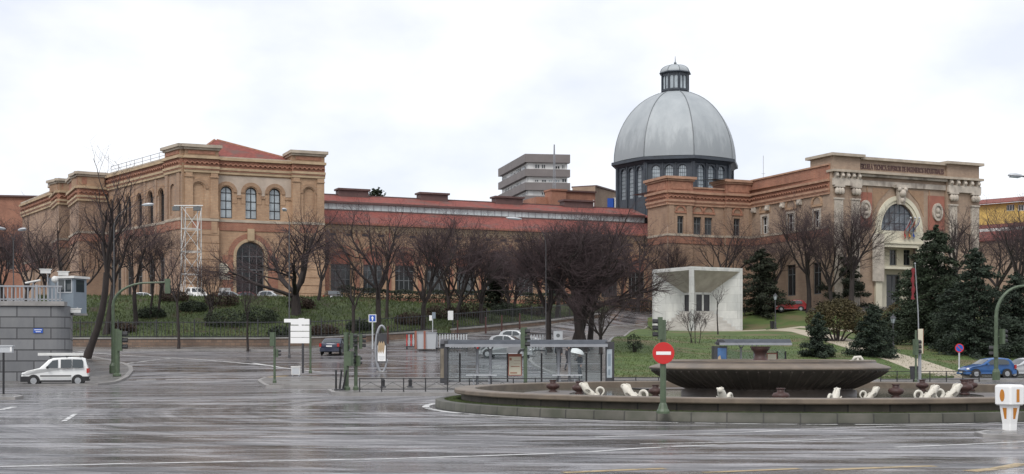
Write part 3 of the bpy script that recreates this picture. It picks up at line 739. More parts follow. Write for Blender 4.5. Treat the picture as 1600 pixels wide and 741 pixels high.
b = MB()
for u in (Ls-3.9, Ls-.6): b.fb(FL, u, u+.8, zs+.1, zfl-.6, .5, .64)
for k in range(len(cols)-1):
    u = (FL.U(sum(cols[k][:2])/2)+FL.U(sum(cols[k+1][:2])/2))/2; b.fb(FL, u-.3, u+.3, GZ0, zfl-.6, 0, .1)
part(b, 'pilaster', 'buff2', mus)
b = MB()                                             # handrail along the wing's parapet
for k in range(9): q = FL.pt(Ls*k/9, zpar+.25, -.3); b.tube([q, q+Vector((0,0,1.0))], .035, 4)
b.tube([FL.pt(0, zpar+1.2, -.3), FL.pt(Ls-3.5, zpar+1.2, -.3)], .035, 4); b.tube([FL.pt(0, zpar+.75, -.3), FL.pt(Ls-3.5, zpar+.75, -.3)], .03, 4)
part(b, 'roof_handrail', 'grey', mus)
# far bay and end wall of the wing
FT = Fac(XY(123,173), XY(170.5,175.2)); FS = Fac(XY(109,181.5), XY(123,173))
for fc, ztp in ((FT, FT.Z(123,268)), (FS, FT.Z(123,268))):
    b = MB(); b.wall(fc, 0, fc.L, GZ0, ztp-3.2, [rect(fc.L*.35, fc.L*.62, 12.5, 16.0)] if fc is FT else [], 0, .3); 
    if fc is FT: b.fb(fc, fc.L*.3, fc.L*.65, 12.3, 16.2, -.5, -.3)
    part(b, 'bay_wall', 'buff2', mus); cornices(fc, [(0, fc.L, 0, ztp, True)], mus, ztp-3.2, zs)
FT2 = Fac(XY(92,184), XY(112,185.2)); FS2 = Fac(XY(81,192), XY(92,184))
for fc in (FT2, FS2):
    ztp = FT2.Z(92,279); b = MB(); b.wall(fc, 0, fc.L, GZ0, ztp-3.0); part(b, 'bay_wall', 'buff2', mus); cornices(fc, [(0, fc.L, 0, ztp, True)], mus, ztp-3.0, zs)
FE = Fac(XY(35,206), XY(97,186)); ze = FE.Z(35,317)
b = MB(); b.wall(FE, 0, FE.L, GZ0, ze-1.7, [rect(u, u+1.2, 11, 15.5) for u in np.linspace(2, FE.L-3, 5)], 0, .3); part(b, 'end_wall', 'buff2', mus)
for u in np.linspace(2, FE.L-3, 5): window(FE, rect(u, u+1.2, 11, 15.5), mus, -.25, .08, 2, (13,), 'frame', 'glassdark')
cornices(FE, [(0, FE.L, 0, ze, False)], mus, ze-1.7, zs-2)
FE2 = Fac(XY(35,206), XY(35,206)+FF.u*-6); 
# roofs: flat decks plus the red hip behind the parapet
def hip(name, fc, u0, u1, d0, d1, z0, z1, m, parent, inset=None):
    dm = (d0+d1)/2; i = inset if inset is not None else (d0-d1)/2
    vs = [fc.pt(u0,z0,d0), fc.pt(u1,z0,d0), fc.pt(u1,z0,d1), fc.pt(u0,z0,d1), fc.pt(min(u0+i,(u0+u1)/2-.1),z1,dm), fc.pt(max(u1-i,(u0+u1)/2+.1),z1,dm)]
    b = MB(); b.add(vs, [(0,1,5,4),(1,2,5),(2,3,4,5),(3,0,4),(3,2,1,0)]); return part(b, name, m, parent)
ra = P(335,219.5,165.5); rl = P(296,232,161); rr_ = P(432,249,164)
uA = FF.U(335)
b = MB(); zr0 = zpar-.3
q = [FF.pt(.6, zr0, -.9), FF.pt(Lf-.4, zr0, -.9), FF.pt(Lf-.4, zr0, -14), FF.pt(.6, zr0, -14), FF.pt(4.9, ra.z, -7.2), FF.pt(5.2, ra.z, -7.2)]
b.add(q, [(0,1,5,4),(1,2,5),(2,3,4,5),(3,0,4)])
o = part(b, 'roof', 'rooftile', mus)
b = MB(); b.tube([q[0], q[4]], .14, 5); b.tube([q[1], q[5]], .14, 5); part(b, 'ridge_tiles', 'redtrim', o)
b = MB(); zz = zpar-.35
b.add([(*FL.pt(0,0,-.2)[:2],zz), (*FL.pt(Ls,0,-.2)[:2],zz), (*FF.pt(Lf,0,-14)[:2],zz), (*FF.pt(Lf-6,0,-34)[:2],zz), (*XY(120,205),zz)], [(0,1,2,3,4)])
e = FF.pt(Lf,0,0)
b.add([FF.pt(Lf,GZ0,0), FF.pt(Lf,GZ0,-14), FF.pt(Lf,zfl+2,-14), FF.pt(Lf,zfl+2,0)], [(0,1,2,3)])
part(b, 'deck', 'buff2', mus)
# signs by the museum door
sg = tag(MB(), 'x', 'x') if False else None
sb = thing('museum_sign', 'round cream sign with lettered plate on the wall beside the museum door', 'sign', FF.pt(FF.U(349), FF.Z(349,438), .2))
b = MB(); uc, zc = FF.U(348), FF.Z(348,420); r = 9*161/F
b.prism([(uc+r*math.cos(2*math.pi*k/24), zc+r*math.sin(2*math.pi*k/24)) for k in range(24)], FF.pt, .09, .16); part(b, 'disc', 'cream', sb)
b = MB(); b.fb(FF, FF.U(340), FF.U(359), FF.Z(348,437), FF.Z(348,431), .09, .15); part(b, 'plate', 'cream', sb)
b = MB()
for k, (x0, x1) in enumerate(((343,352),(341,355),(342,354),(344,351))): b.fb(FF, FF.U(x0), FF.U(x1), FF.Z(348,414.5+k*3.2+.9), FF.Z(348,414.5+k*3.2), .16, .17)
for x0 in (341.5,344,347,350,353,356): b.fb(FF, FF.U(x0), FF.U(x0+1.8), FF.Z(348,435.4), FF.Z(348,432.8), .15, .16)
part(b, 'lettering', 'frame', sb, False)
b = MB(); b.fb(FF, FF.U(340), FF.U(360), FF.Z(348,456), FF.Z(348,450), .09, .15)
o = b.build('notice_board', M['dirtywhite'], world=True, loc=tuple(FF.pt(FF.U(350),FF.Z(350,456),.1))); tag(o, 'low white notice board under the round museum sign', 'sign')

# ======== long hall with the red roof ========
HF = Fac(XY(507,168.2), XY(1016,187.0)); zev = HF.Z(507,347.5); GH = 6.6
hall = thing('exhibition_hall', 'long low brick hall with blind arches and a red tiled roof', 'building', (*HF.pt(0,0)[:2], 7.5))
nb = 11; bw = HF.L/nb; bays = [bw*(k+.5) for k in range(nb)]; zat = zev-4.1+.6; wa = 2.6
hol = [arch(u, wa, 9.3, zat) for u in bays]
b = MB(); b.wall(HF, 0, HF.L, 8.9, zev, hol, 0, .45); part(b, 'wall', 'buff', hall)
b = MB(); b.fb(HF, 0, HF.L, GH, 8.9, -.3, .12); part(b, 'plinth', 'red', hall)
b = MB()
for u in bays: b.prism(arch(u, wa+.1, zat-wa/2-.35, zat+.04), HF.pt, -.44, -.2)
part(b, 'tympanum', 'redpanel', hall)
for u in bays: window(HF, rect(u-wa/2, u+wa/2, 9.3, zat-wa/2-.35), hall, -.35, .1, 4, (11.0, 12.2), 'frame', 'glassdark' if random.Random(u).random() < .5 else 'glass')
b = MB()
for u in bays: b.ring(HF, u, zat-wa/2, wa/2+.05, wa/2+.25, 0, .14); b.ring(HF, u, zat-wa/2, wa/2+.55, wa/2+.75, 0, .16)
for k in range(nb+1):
    uu = min(max(bw*k, .3), HF.L-.3); b.fb(HF, uu-.3, uu+.3, 8.9, zat-wa/2-.5, 0, .12)
    q = [(uu, zev-2.7), (uu+.35, zev-2.3), (uu, zev-1.9), (uu-.35, zev-2.3)]; b.prism(q, HF.pt, 0, .1)
part(b, 'arch_hood', 'redtrim', hall)
b = MB(); b.fb(HF, 0, HF.L, zev-.55, zev-.25, -.2, .3); b.fb(HF, 0, HF.L, 8.8, 9.05, 0, .2); dentils(b, HF, 0, HF.L, zev-1.15, zev-.85, 0, .18, .8); b.fb(HF, 0, HF.L, zev-.85, zev-.55, 0, .2); part(b, 'cornice', 'trim', hall)
b = MB()
for k in range(nb*2): b.fb(HF, bw*(k/2+.25)-.4, bw*(k/2+.25)+.4, zev-1.6, zev-1.3, -.02, .03)
part(b, 'vent', 'black', hall)
def slope(b, fc, u0, u1, z0, d0, z1, d1, th=.15):
    vs = [fc.pt(u0,z0,d0), fc.pt(u1,z0,d0), fc.pt(u1,z1,d1), fc.pt(u0,z1,d1)]; vs += [v-Vector((0,0,th)) for v in vs]
    b.add(vs, [(0,1,2,3),(7,6,5,4),(0,4,5,1),(1,5,6,2),(2,6,7,3),(3,7,4,0)])
Lh = HF.L; zs1, zs2 = zev+2.15, zev+3.15; zri = zev+4.75
b = MB(); slope(b, HF, -1.5, Lh+3, zev, .6, zs1, -5.2); slope(b, HF, -1.5, Lh+3, zs2, -5.3, zri, -10.5); slope(b, HF, -1.5, Lh+3, zri, -10.5, zev, -21)
rf = part(b, 'roof', 'rooftile', hall)
b = MB(); b.fb(HF, -1.5, Lh+3, zev-.22, zev+.02, .55, .72); part(b, 'gutter', 'redpanel', rf)
b = MB(); b.fb(HF, -1.5, Lh+2, zs1-.2, zs1+.12, -5.35, -5.0); b.fb(HF, -1.5, Lh+2, zs2-.12, zs2+.14, -5.5, -4.85); b.fb(HF, -1.5, Lh+3, zri-.1, zri+.1, -10.7, -10.3); part(b, 'flashing', 'roofdark', rf)
b = MB(); b.fb(HF, -1.5, Lh+2, zs1, zs2, -5.4, -5.2); part(b, 'clerestory', 'clerestory', hall)
b = MB()
for k in range(46): b.fb(HF, Lh*k/46-.04, Lh*k/46+.04, zs1, zs2, -5.2, -5.14)
part(b, 'glazing_bar', 'grey', hall)
HB = HF.off(-9.6)
for x0, x1 in ((530,576),(657,700),(775,817),(882,927)):
    b = MB(); b.fb(HB, HB.U(x0), HB.U(x1), zri-.4, zri+.75, -1.6, 0); b.fb(HB, HB.U(x0)-.2, HB.U(x1)+.2, zri+.6, zri+.85, -1.8, .25); part(b, 'roof_vent', 'roofdark', rf)
b = MB()
for k in (2, 7): b.tube([HF.pt(bw*k, GH, .22), HF.pt(bw*k, zev-.2, .22)], .08, 6)
part(b, 'downpipe', 'redpanel', hall)

# ======== school: link, side wing, front ========
KF = Fac(XY(1041,181), XY(1172,186.3)); KS = Fac(XY(1012,185.9), XY(1041,181))
zk = KF.Z(1041,275.6); zkf = zk-3.3; zks = KF.Z(1062,367)
sch = thing('school_building', 'brown brick school with stone portal, broad arched window and lettered frieze', 'building', (*KF.pt(0,0)[:2], 7.5))
k1, k2 = KF.U(1080), KF.U(1131); zwb, zwt = KF.Z(1062,365.5), KF.Z(1062,338)
kw = [rect(KF.U(1056), KF.U(1066), zwb, zwt)]; km = [rect(KF.U(1084), KF.U(1096), zwb, zwt), rect(KF.U(1101), KF.U(1113), zwb, zwt)]; kr = [rect(KF.U(1144), KF.U(1154), zwb, zwt)]
low = lambda q: rect(q[0][0]-.1, q[1][0]+.1, 9.0, 13.2)
b = MB()
b.wall(KF, 0, k1, GH, zkf, kw+[low(kw[0])], .4, .35); b.wall(KF, k1, k2, GH, zkf, km+[low(q) for q in km], 0, .35); b.wall(KF, k2, KF.L, GH, zkf, kr+[low(kr[0])], .4, .35)
for u in (k1, k2): b.add([KF.pt(u,GH,0), KF.pt(u,GH,.4), KF.pt(u,zkf,.4), KF.pt(u,zkf,0)], [(0,1,2,3)])
b.wall(KS, 0, KS.L+.4, GH, zkf)
part(b, 'link_wall', 'buff2', sch)
for q in kw+kr: window(KF, q, sch, .1, .1, 2, (zwt-.9,), 'frame', 'glassdark'); window(KF, low(q), sch, .1, .1, 2, (12,), 'frame', 'glassdark')
for q in km: window(KF, q, sch, -.3, .1, 2, (zwt-.9,), 'frame', 'glass'); window(KF, low(q), sch, -.3, .1, 2, (12,), 'frame', 'glassdark')
b = MB()
for q, d in [(kw[0],.4),(km[0],0),(km[1],0),(kr[0],.4)]:
    uc = (q[0][0]+q[1][0])/2; r = (q[1][0]-q[0][0])/2; b.ring(KF, uc, zwt+.7, r+.05, r+.3, d, d+.12); b.fb(KF, uc-r-.4, uc+r+.4, zwt+.4, zwt+.65, d, d+.12)
part(b, 'arch_hood', 'redtrim', sch)
cornices(KF, [(0, k1, .4, zk, True), (k1, k2, 0, zk-1.25, False), (k2, KF.L, .4, zk, True)], sch, zkf, zks, 'trim2')
cornices(KS, [(0, KS.L+.4, 0, zk, True)], sch, zkf, zks, 'trim2')
b = MB()
for u0 in (.1, k1-1.0, k2+.1, KF.L-1.3): b.fb(KF, u0, u0+.8, zks+.1, zkf-.6, .4, .55)
part(b, 'pilaster', 'buff2', sch)
b = MB(); zz = zk-1.6; b.add([KF.pt(0,zz,0), KF.pt(KF.L+1,zz,0), KF.pt(KF.L+1,zz,-9), KF.pt(-.5,zz,-9)], [(0,1,2,3)])
b.add([KF.pt(k2-2,zk-.1,.9), KF.pt(KF.L+.4,zk-.1,.9), KF.pt(KF.L+.4,zk+.35,-4), KF.pt(k2-2,zk+.35,-4)], [(0,1,2,3)])
part(b, 'roof_deck', 'zincdark', sch)
# side wing, coming towards the road
EF0 = XY(1297,169.2); WF = Fac(KF.pt(KF.L,0).to_2d(), EF0)
zw = WF.Z(1257,264); zwf = zw-3.3
sw2 = []
for p0, p1, yt, yb in ((1191,1200,339,366),(1231,1241,334.5,363),(1272,1281,330,358)): sw2.append(rect(WF.U(p0), WF.U(p1), WF.Z(p0,yb), WF.Z(p0,yt)))
b = MB(); b.wall(WF, 0, WF.L, GH, zwf, sw2+[rect(q[0][0]-.3, q[1][0]+.3, 9.2, 13.3) for q in sw2], 0, .35); part(b, 'side_wall', 'brown', sch)
for q in sw2: window(WF, q, sch, -.25, .1, 2, ((q[0][1]+q[2][1])/2,), 'whiteframe', 'glassdark'); window(WF, rect(q[0][0]-.3, q[1][0]+.3, 9.2, 13.3), sch, -.25, .1, 2, (12,), 'frame', 'glassdark')
b = MB()
for q in sw2:
    uc = (q[0][0]+q[1][0])/2; r = (q[1][0]-q[0][0])/2; b.ring(WF, uc, q[2][1]+.85, r+.25, r+.6, 0, .12); b.fb(WF, uc-r-.6, uc+r+.6, q[2][1]+.5, q[2][1]+.8, 0, .12)
part(b, 'arch_hood', 'buff', sch)
b = MB()
for q in sw2:
    u0, u1, z0, z1 = q[0][0], q[1][0], q[0][1], q[2][1]
    b.fb(WF, u0-.3, u0, z0, z1+.25, 0, .09); b.fb(WF, u1, u1+.3, z0, z1+.25, 0, .09); b.fb(WF, u0, u1, z1, z1+.25, 0, .09)
part(b, 'window_surround', 'stone', sch)
cornices(WF, [(0, WF.L-.1, 0, zw, False)], sch, zwf, zks, 'trim2')
b = MB()
for u in (1.2, 4.6, 8.2, 12.0):
    b.fb(WF, u-.4, u+.4, zwf-1.3, zwf-.6, 0, .35); b.ball(WF.pt(u, zwf-1.1, .4), .28, 6)
part(b, 'bracket', 'stone', sch)
b = MB(); q = WF.pt(.15, GH, .25); b.tube([q, WF.pt(.15, zw-.3, .25)], .1, 6); part(b, 'downpipe', 'lightgrey', sch)
# front
EF = Fac(EF0, EF0+Vector((.911,.411))*24.15)
eu = EF.U; ez = EF.Z
zat0 = ez(1310,240.5); zc1 = ez(1342,271); zp0 = ez(1342,247)
uL, uR = eu(1342), eu(1476); uE = EF.L
uA0 = (eu(1376)+eu(1431))/2; wA = eu(1431)-eu(1376); zA0 = ez(1400,361); rA = wA/2; zAt = ez(1404,318)
win_a = [(uA0-rA, zA0), (uA0+rA, zA0)]+[(uA0+rA*math.cos(math.pi*i/16), zA0+(zAt-zA0)*math.sin(math.pi*i/16)) for i in range(1, 16)]
rec = rect(eu(1378), eu(1440), GH, ez(1400,386))
b = MB(); b.wall(EF, uL-.3, uR+.3, GH, zp0-.2, [win_a, rec], 0, .6)
b.fb(EF, rec[0][0]-.3, rec[1][0]+.3, GH, rec[2][1]+.3, -2.4, -1.9)
for u0, u1 in ((0, uL), (uR, uE)): b.fb(EF, u0, u1, GH, zc1, -1.5, .35); b.fb(EF, u0+.1, u1-.1, zc1, zat0-.35, -4.2, .4)
o = part(b, 'front_wall', 'brown', sch)
b = MB(); b.add([EF.pt(uE,GH,.3), EF.pt(uE,GH,-20), EF.pt(uE,zp0-2,-20), EF.pt(uE,zp0-2,.3)], [(0,1,2,3)])
b.add([EF.pt(0,zc1-.5,0), EF.pt(uE,zc1-.5,0), EF.pt(uE,zc1-.5,-20), EF.pt(0,zc1-.5,-20)], [(0,1,2,3)])
part(b, 'rear_block', 'brown', sch)
b = MB(); b.fb(EF, uL, uR, zp0-.2, zp0+.15, -.6, .45)
for u0, u1 in ((0, uL), (uR, uE)): b.fb(EF, u0-.35, u1+.35, zat0-.35, zat0, -4.7, .9)
b.fb(EF, -.2, uE+.2, zc1-.08, zc1+.22, -.5, 1.0)
part(b, 'coping', 'capstone', sch)
b = MB(); b.fb(EF, uL, uR, ez(1342,289.5), ez(1342,281.5), 0, .25); b.fb(EF, uL, uR, zc1-.4, zc1-.1, 0, .55)
# stone piers: capitals, shafts, brackets
for u0, u1 in ((0, uL), (uR, uE)):
    b.fb(EF, u0+.05, u1-.05, ez(1320,291), ez(1320,280), .35, .75)
    for k in range(5):
        u = u0+.5+(u1-u0-1.0)*k/4; b.fb(EF, u-.22, u+.22, ez(1320,280), zc1-.1, .35, .8); b.ball(EF.pt(u, ez(1320,276), .85), .24, 6)
    for u in (u0+.95, u1-.95):
        b.fb(EF, u-.62, u+.62, GH, ez(1320,311), .35, .62); b.fb(EF, u-.75, u+.75, ez(1320,294), ez(1320,291), .35, .85)
        for s in (-.42, 0, .42): b.ball(EF.pt(u+s, ez(1320,300), .72), .3, 6, sq=(1,1,1.5))
        b.fb(EF, u-.7, u+.7, ez(1320,313), ez(1320,310.5), .35, .75)
        for s in (-.4, -.13, .13, .4): b.tube([EF.pt(u+s, GH+1, .62), EF.pt(u+s, ez(1320,312), .62)], .07, 4)
part(b, 'stone_pier', 'stone', sch)
b = MB(); b.fb(EF, eu(1340), eu(1362), ez(1350,355), ez(1350,300.5), 0, .1); b.fb(EF, eu(1450), eu(1475), ez(1462,360), ez(1462,306.5), 0, .1)
part(b, 'terracotta_panel', 'redpanel', sch)
for px, py in ((1350.5,327.5),(1463,332)):
    b = MB(); uc, zc = eu(px), ez(px, py)
    def oval(r, n=20): return [(uc+r*.85*math.cos(2*math.pi*k/n), zc+r*1.2*math.sin(2*math.pi*k/n)) for k in range(n)]
    b.prism(oval(.78), EF.pt, .1, .22); n = 20; a, c = oval(.98), oval(.7)
    vs = [EF.pt(x, z, .1) for x, z in a]+[EF.pt(x, z, .38) for x, z in a]+[EF.pt(x, z, .38) for x, z in c]+[EF.pt(x, z, .2) for x, z in c]
    b.add(vs, [(r*n+i, r*n+(i+1) % n, (r+1)*n+(i+1) % n, (r+1)*n+i) for r in range(3) for i in range(n)])
    b.ball(EF.pt(uc, zc+.15, .3), .3, 8, sq=(1,1,1.3)); b.ball(EF.pt(uc, zc-.45, .25), .38, 8, sq=(1.1,.7,.8))
    part(b, 'medallion', 'stone', sch)
b = MB(); n = 24
def el(k, e): a = math.pi*k/n; return (uA0+(rA+e)*math.cos(a), zA0+(zAt-zA0+e)*math.sin(a))
for e0, e1, d in ((.0,.4,.12),(.4,.95,.26)):
    for k in range(n): b.prism([el(k,e0), el(k,e1), el(k+1,e1), el(k+1,e0)], EF.pt, -.2, d)
for s in (-1, 1): b.fb(EF, uA0+s*(rA+.5)-.5, uA0+s*(rA+.5)+.5, GH, zA0, 0, .3)
b.fb(EF, uA0-rA-.05, uA0+rA+.05, ez(1405,387), ez(1405,361.5), -.1, .35); b.fb(EF, uA0-rA-.9, uA0+rA+.9, ez(1405,381.5), ez(1405,379), 0, .5)
o = part(b, 'window_arch', 'cream', sch)
b = MB(); uk = uA0; b.prism([(uk-.45,zAt-.2),(uk+.45,zAt-.2),(uk+.7,zAt+1.9),(uk-.7,zAt+1.9)], EF.pt, .3, .75)
b.fb(EF, uk-.95, uk+.95, zAt+1.9, zAt+2.3, .2, .85); b.ball(EF.pt(uk, zAt+1.2, .8), .5, 8); b.ball(EF.pt(uk, zAt+.3, .75), .36, 8); b.ball(EF.pt(uk-.5, zAt+1.7, .8), .3, 6); b.ball(EF.pt(uk+.5, zAt+1.7, .8), .3, 6)
part(b, 'keystone', 'stone', sch)
window(EF, win_a, sch, -.25, .10, 7, (zA0+1.0, zA0+2.3), 'iron', 'glassmid', 'arched_window')
b = MB()                                              # spandrel mouldings
for s in (-1, 1):
    e = uA0+s*(rA+1.25)
    for (x0, x1, z0, z1) in ((min(e+s*.9,e+s*1.0), max(e+s*.9,e+s*1.0), zA0+1, zAt+2.3), (min(e+s*.0, e-s*3.6), max(e+s*.0, e-s*3.6), zAt+2.05, zAt+2.2)): b.fb(EF, x0, x1, z0, z1, 0, .1)
    b.prism([(e, zAt+1.8), (e, zAt-1.6), (e-s*.9, zAt+.2), (e-s*2.7, zAt+1.8)][::s], EF.pt, 0, .06)
part(b, 'spandrel', 'attic', sch)
b = MB()                                              # recessed loggia
for s, x in enumerate((1383,1402.5,1425)): pass
u0, u1 = rec[0][0], rec[1][0]; zr1 = rec[2][1]
lw3 = [rect(eu(a), eu(c), ez(a,413.5), ez(a,388.5)) for a, c in ((1383.5,1393.5),(1403,1414),(1425,1436))]
lg = EF.off(-1.6)
b.wall(lg, u0, u1, GH, zr1+.2, lw3+[rect(eu(1398), eu(1420), GH+.8, ez(1405,428))], 0, .25); b.fb(EF, u0, u1, ez(1405,421), ez(1405,417), -1.6, .25)
part(b, 'loggia', 'cream', sch)
for q in lw3: window(lg, q, sch, -.2, .12, 2, (q[2][1]-.55,), 'frame', 'glassdark')
window(lg, rect(eu(1398), eu(1420), GH+.8, ez(1405,428)), sch, -.2, .15, 2, (), 'frame', 'glassdark', 'entrance_door')
b = MB(); b.fb(EF, eu(1360), eu(1378)-.02, ez(1370,440), ez(1370,366), .35, .5); b.fb(EF, eu(1440)+.02, eu(1475), ez(1450,440), ez(1450,370), .02, .1); part(b, 'base_stone', 'stone', sch)
b = MB(); q0 = EF.pt((uL+uR)/2-.5, 0, -6); a = EF
for x0, x1 in ((1373,1418),):
    g0, g1 = a.U(x0), a.U(x1); zb = zp0-.4; zt_ = zp0+1.15; gm = (g0+g1)/2
    vs = [a.pt(g0,zb,-6), a.pt(g1,zb,-6), a.pt(gm,zt_,-6), a.pt(g0,zb,-14), a.pt(g1,zb,-14), a.pt(gm,zt_,-14)]; b.add(vs, [(0,1,2),(3,5,4),(0,2,5,3),(1,4,5,2)])
part(b, 'skylight', 'clerestory', sch)
def text(s, size, fc, uc, z, d, m, name, parent=None, width=None, ext=.03, bold=0):
    cu = bpy.data.curves.new('lettering', 'FONT'); cu.body = s; cu.size = size; cu.extrude = ext; cu.align_x = 'CENTER'; cu.align_y = 'CENTER'; cu.offset = bold
    t = bpy.data.objects.new('lettering', cu); C.objects.link(t); bpy.context.view_layer.update()
    dg = bpy.context.evaluated_depsgraph_get(); me = bpy.data.meshes.new_from_object(t.evaluated_get(dg)); bpy.data.objects.remove(t)
    xs = [v.co.x for v in me.vertices]; sc = width/(max(xs)-min(xs)) if width else 1
    b = MB(); b.add([fc.pt(uc+v.co.x*sc, z+v.co.y, d+v.co.z) for v in me.vertices], [tuple(p.vertices) for p in me.polygons]); bpy.data.meshes.remove(me)
    return b.build(name, M[m], parent, world=True)
text('ESCUELA TECNICA SUPERIOR DE INGENIEROS INDUSTRIALES', .95, EF, (uL+uR)/2, ez(1405,264.5), .04, 'roofdark', 'lettering', sch, (uR-uL)*.97, .05, .012)
for px, mm, lb in ((1411,['flagred'],'dark red flag hanging from a slanted pole over the school balcony'),(1418,['flagred','flagyellow'],'red and yellow striped flag hanging over the school balcony'),(1424.5,['flagblue'],'blue flag hanging from a slanted pole over the school balcony')):
    uc = eu(px); root = EF.pt(uc, ez(px,362), .4); th = thing('flag', lb, 'flag', root, group='flags over the school balcony')
    tip = EF.pt(uc+.12, ez(px,342), 1.3); b = MB(); b.tube([root, tip], .05, 6); b.ball(tip, .14, 6); part(b, 'pole', 'lightgrey', th)
    b = MB(); cnt = 3*len(mm) if len(mm) > 1 else 4; n = 6; rows = 7
    for j in range(n):
        b.mi = (1 if 2 <= j <= 3 else 0) if len(mm) > 1 else 0; vs = []
        for i in range(rows):
            f = i/(rows-1)
            for k in (j, j+1):
                s = k/n; top = tip*(1-s)+root*s*1.0+Vector((0,0,-.05)); vs.append(top+Vector((.18*math.sin(6*f+4*s), -.15*math.cos(5*s+3*f), 0))+Vector((-.55*(1-s)*f-.2*f, 0, -2.3*f*(1-.55*s))))
        b.add(vs, [(2*i, 2*i+1, 2*i+3, 2*i+2) for i in range(rows-1)])
    b.build('cloth', [M[x] for x in mm], th, True, True)

# ======== dome ========
DC = XY(1055, 206); dz = lambda y: CH+(HY-y)/F*206
dome = thing('domed_hall', 'grey ribbed lead dome on a dark iron drum with a lantern', 'dome', (DC.x, DC.y, 7.8))
Rd = 98/F*206; ph = R(-90)-R(28.5)+math.atan2(DC.x, DC.y)*-1; ph -= 0
def octo(r, a): return Vector((DC.x+r*math.cos(a), DC.y+r*math.sin(a)))
va = [R(-90-28.5-45*2+45*k)-math.atan2(DC.x, DC.y) for k in range(8)]
zb, zsd, ztd = 22.0, dz(256), dz(147)
prof = []
for i in range(15):
    t = i/14*R(76); prof.append((Rd*math.cos(t), zsd+(ztd-zsd)*math.sin(t)/math.sin(R(76))))
prof[-1] = (2.5, ztd)
b = MB()
for k in range(8):
    a0, a1 = va[k], va[(k+1) % 8]; 
    if k == 7: a1 = va[0]+2*math.pi
    vs = []; m = 6
    for r, z in prof:
        p0, p1 = octo(r, a0), octo(r, a1)
        for j in range(m+1):
            s = j/m; p = p0.lerp(p1, s); q = (p-DC); q = q*(1+.035*math.sin(math.pi*s)); vs.append((DC.x+q.x, DC.y+q.y, z))
    b.add(vs, [(i*(m+1)+j, i*(m+1)+j+1, (i+1)*(m+1)+j+1, (i+1)*(m+1)+j) for i in range(len(prof)-1) for j in range(m)])
o = part(b, 'shell', 'zinc', dome)
for p in o.data.polygons: p.use_smooth = True
b = MB()
for k in range(8): b.tube([(*octo(r+.0, va[k]), z) for r, z in prof], .085, 5)
part(b, 'rib', 'zincdark', dome)
b = MB(); zc0 = dz(263)
def octring(b, r0, r1, z0, z1):
    pts = [(octo(r0, a), octo(r1, a)) for a in va]
    vs = [(*p[0], z0) for p in pts]+[(*p[1], z1) for p in pts]; b.add(vs, [(k, (k+1) % 8, 8+(k+1) % 8, 8+k) for k in range(8)])
octring(b, Rd*.93, Rd*1.0, zc0-.5, zc0); octring(b, Rd*1.0, Rd*1.045, zc0, zc0+.15); octring(b, Rd*1.045, Rd*1.045, zc0+.15, zsd-.1); octring(b, Rd*1.045, Rd*.97, zsd-.1, zsd+.05)
part(b, 'drum_cornice', 'iron', dome)
b = MB(); rd = Rd*.945; dw = []
zwt, zwb = dz(269), dz(316)
for k in range(8):
    f = Fac(octo(rd, va[k]), octo(rd, va[(k+1) % 8])); ws = [arch(f.L*c, 1.15, zwb, zwt) for c in (.22,.5,.78)]
    b.wall(f, 0, f.L, zb, zc0-.4, ws, 0, .2); dw += [(f, q) for q in ws]
    b.fb(f, -.2, .25, zb, zc0, -.1, .22); b.fb(f, f.L-.25, f.L+.2, zb, zc0, -.1, .22)
    for c in (.36,.64): b.fb(f, f.L*c-.1, f.L*c+.1, zb, zc0-.3, 0, .14)
    for c in (.22,.5,.78): b.ring(f, f.L*c, zwt-.575, .62, .8, 0, .1)
part(b, 'drum', 'iron', dome)
for f, q in dw: window(f, q, dome, -.12, .05, 4, tuple(np.linspace(zwb, zwt, 9)[1:-1]), 'iron', 'glasspale', 'drum_window')
# lantern
rl = 2.15; zl0, zl1 = ztd, dz(117); lant = MB()
for k in range(8):
    f = Fac(octo(rl*.97, va[k]), octo(rl*.97, va[(k+1) % 8])); ws = [arch(f.L*c, .5, zl0+.6, zl1-.35, 6) for c in (.3,.7)]
    lant.wall(f, 0, f.L, zl0-.3, zl1, ws, 0, .12)
    for q in ws: lant.prism(q, f.pt, -.2, -.1, 1)
    lant.fb(f, -.08, .1, zl0, zl1, -.1, .1); lant.fb(f, 0, f.L, zl0+.3, zl0+.45, 0, .1)
octring(lant, rl*1.0, rl*1.18, zl1, zl1+.12); octring(lant, rl*1.18, rl*1.1, zl1+.12, zl1+.3); octring(lant, rl*1.12, rl*1.12, zl0-.25, zl0+.1); octring(lant, rl*1.12, rl*.9, zl0+.1, zl0+.12)
lt = part(lant, 'lantern', ('iron', 'glasspale'), dome)
b = MB(); pr2 = [(rl*1.08*math.cos(t), zl1+.28+(dz(101.5)-zl1-.28)*math.sin(t)) for t in [R(90)*i/8 for i in range(9)]]
for i in range(8):
    octring(b, max(.02, pr2[i][0]), max(.02, pr2[i+1][0]), pr2[i][1], pr2[i+1][1])
part(b, 'cap', 'zinc', lt)
b = MB(); b.tube([(DC.x,DC.y,dz(101.5)), (DC.x,DC.y,dz(88))], [.09,.03], 5); b.ball((DC.x,DC.y,dz(99)), .22, 6)
for k in range(8): b.tube([(*octo(max(.03,r)+.02, va[k]), z) for r, z in pr2], .05, 4)
part(b, 'finial', 'zincdark', lt)

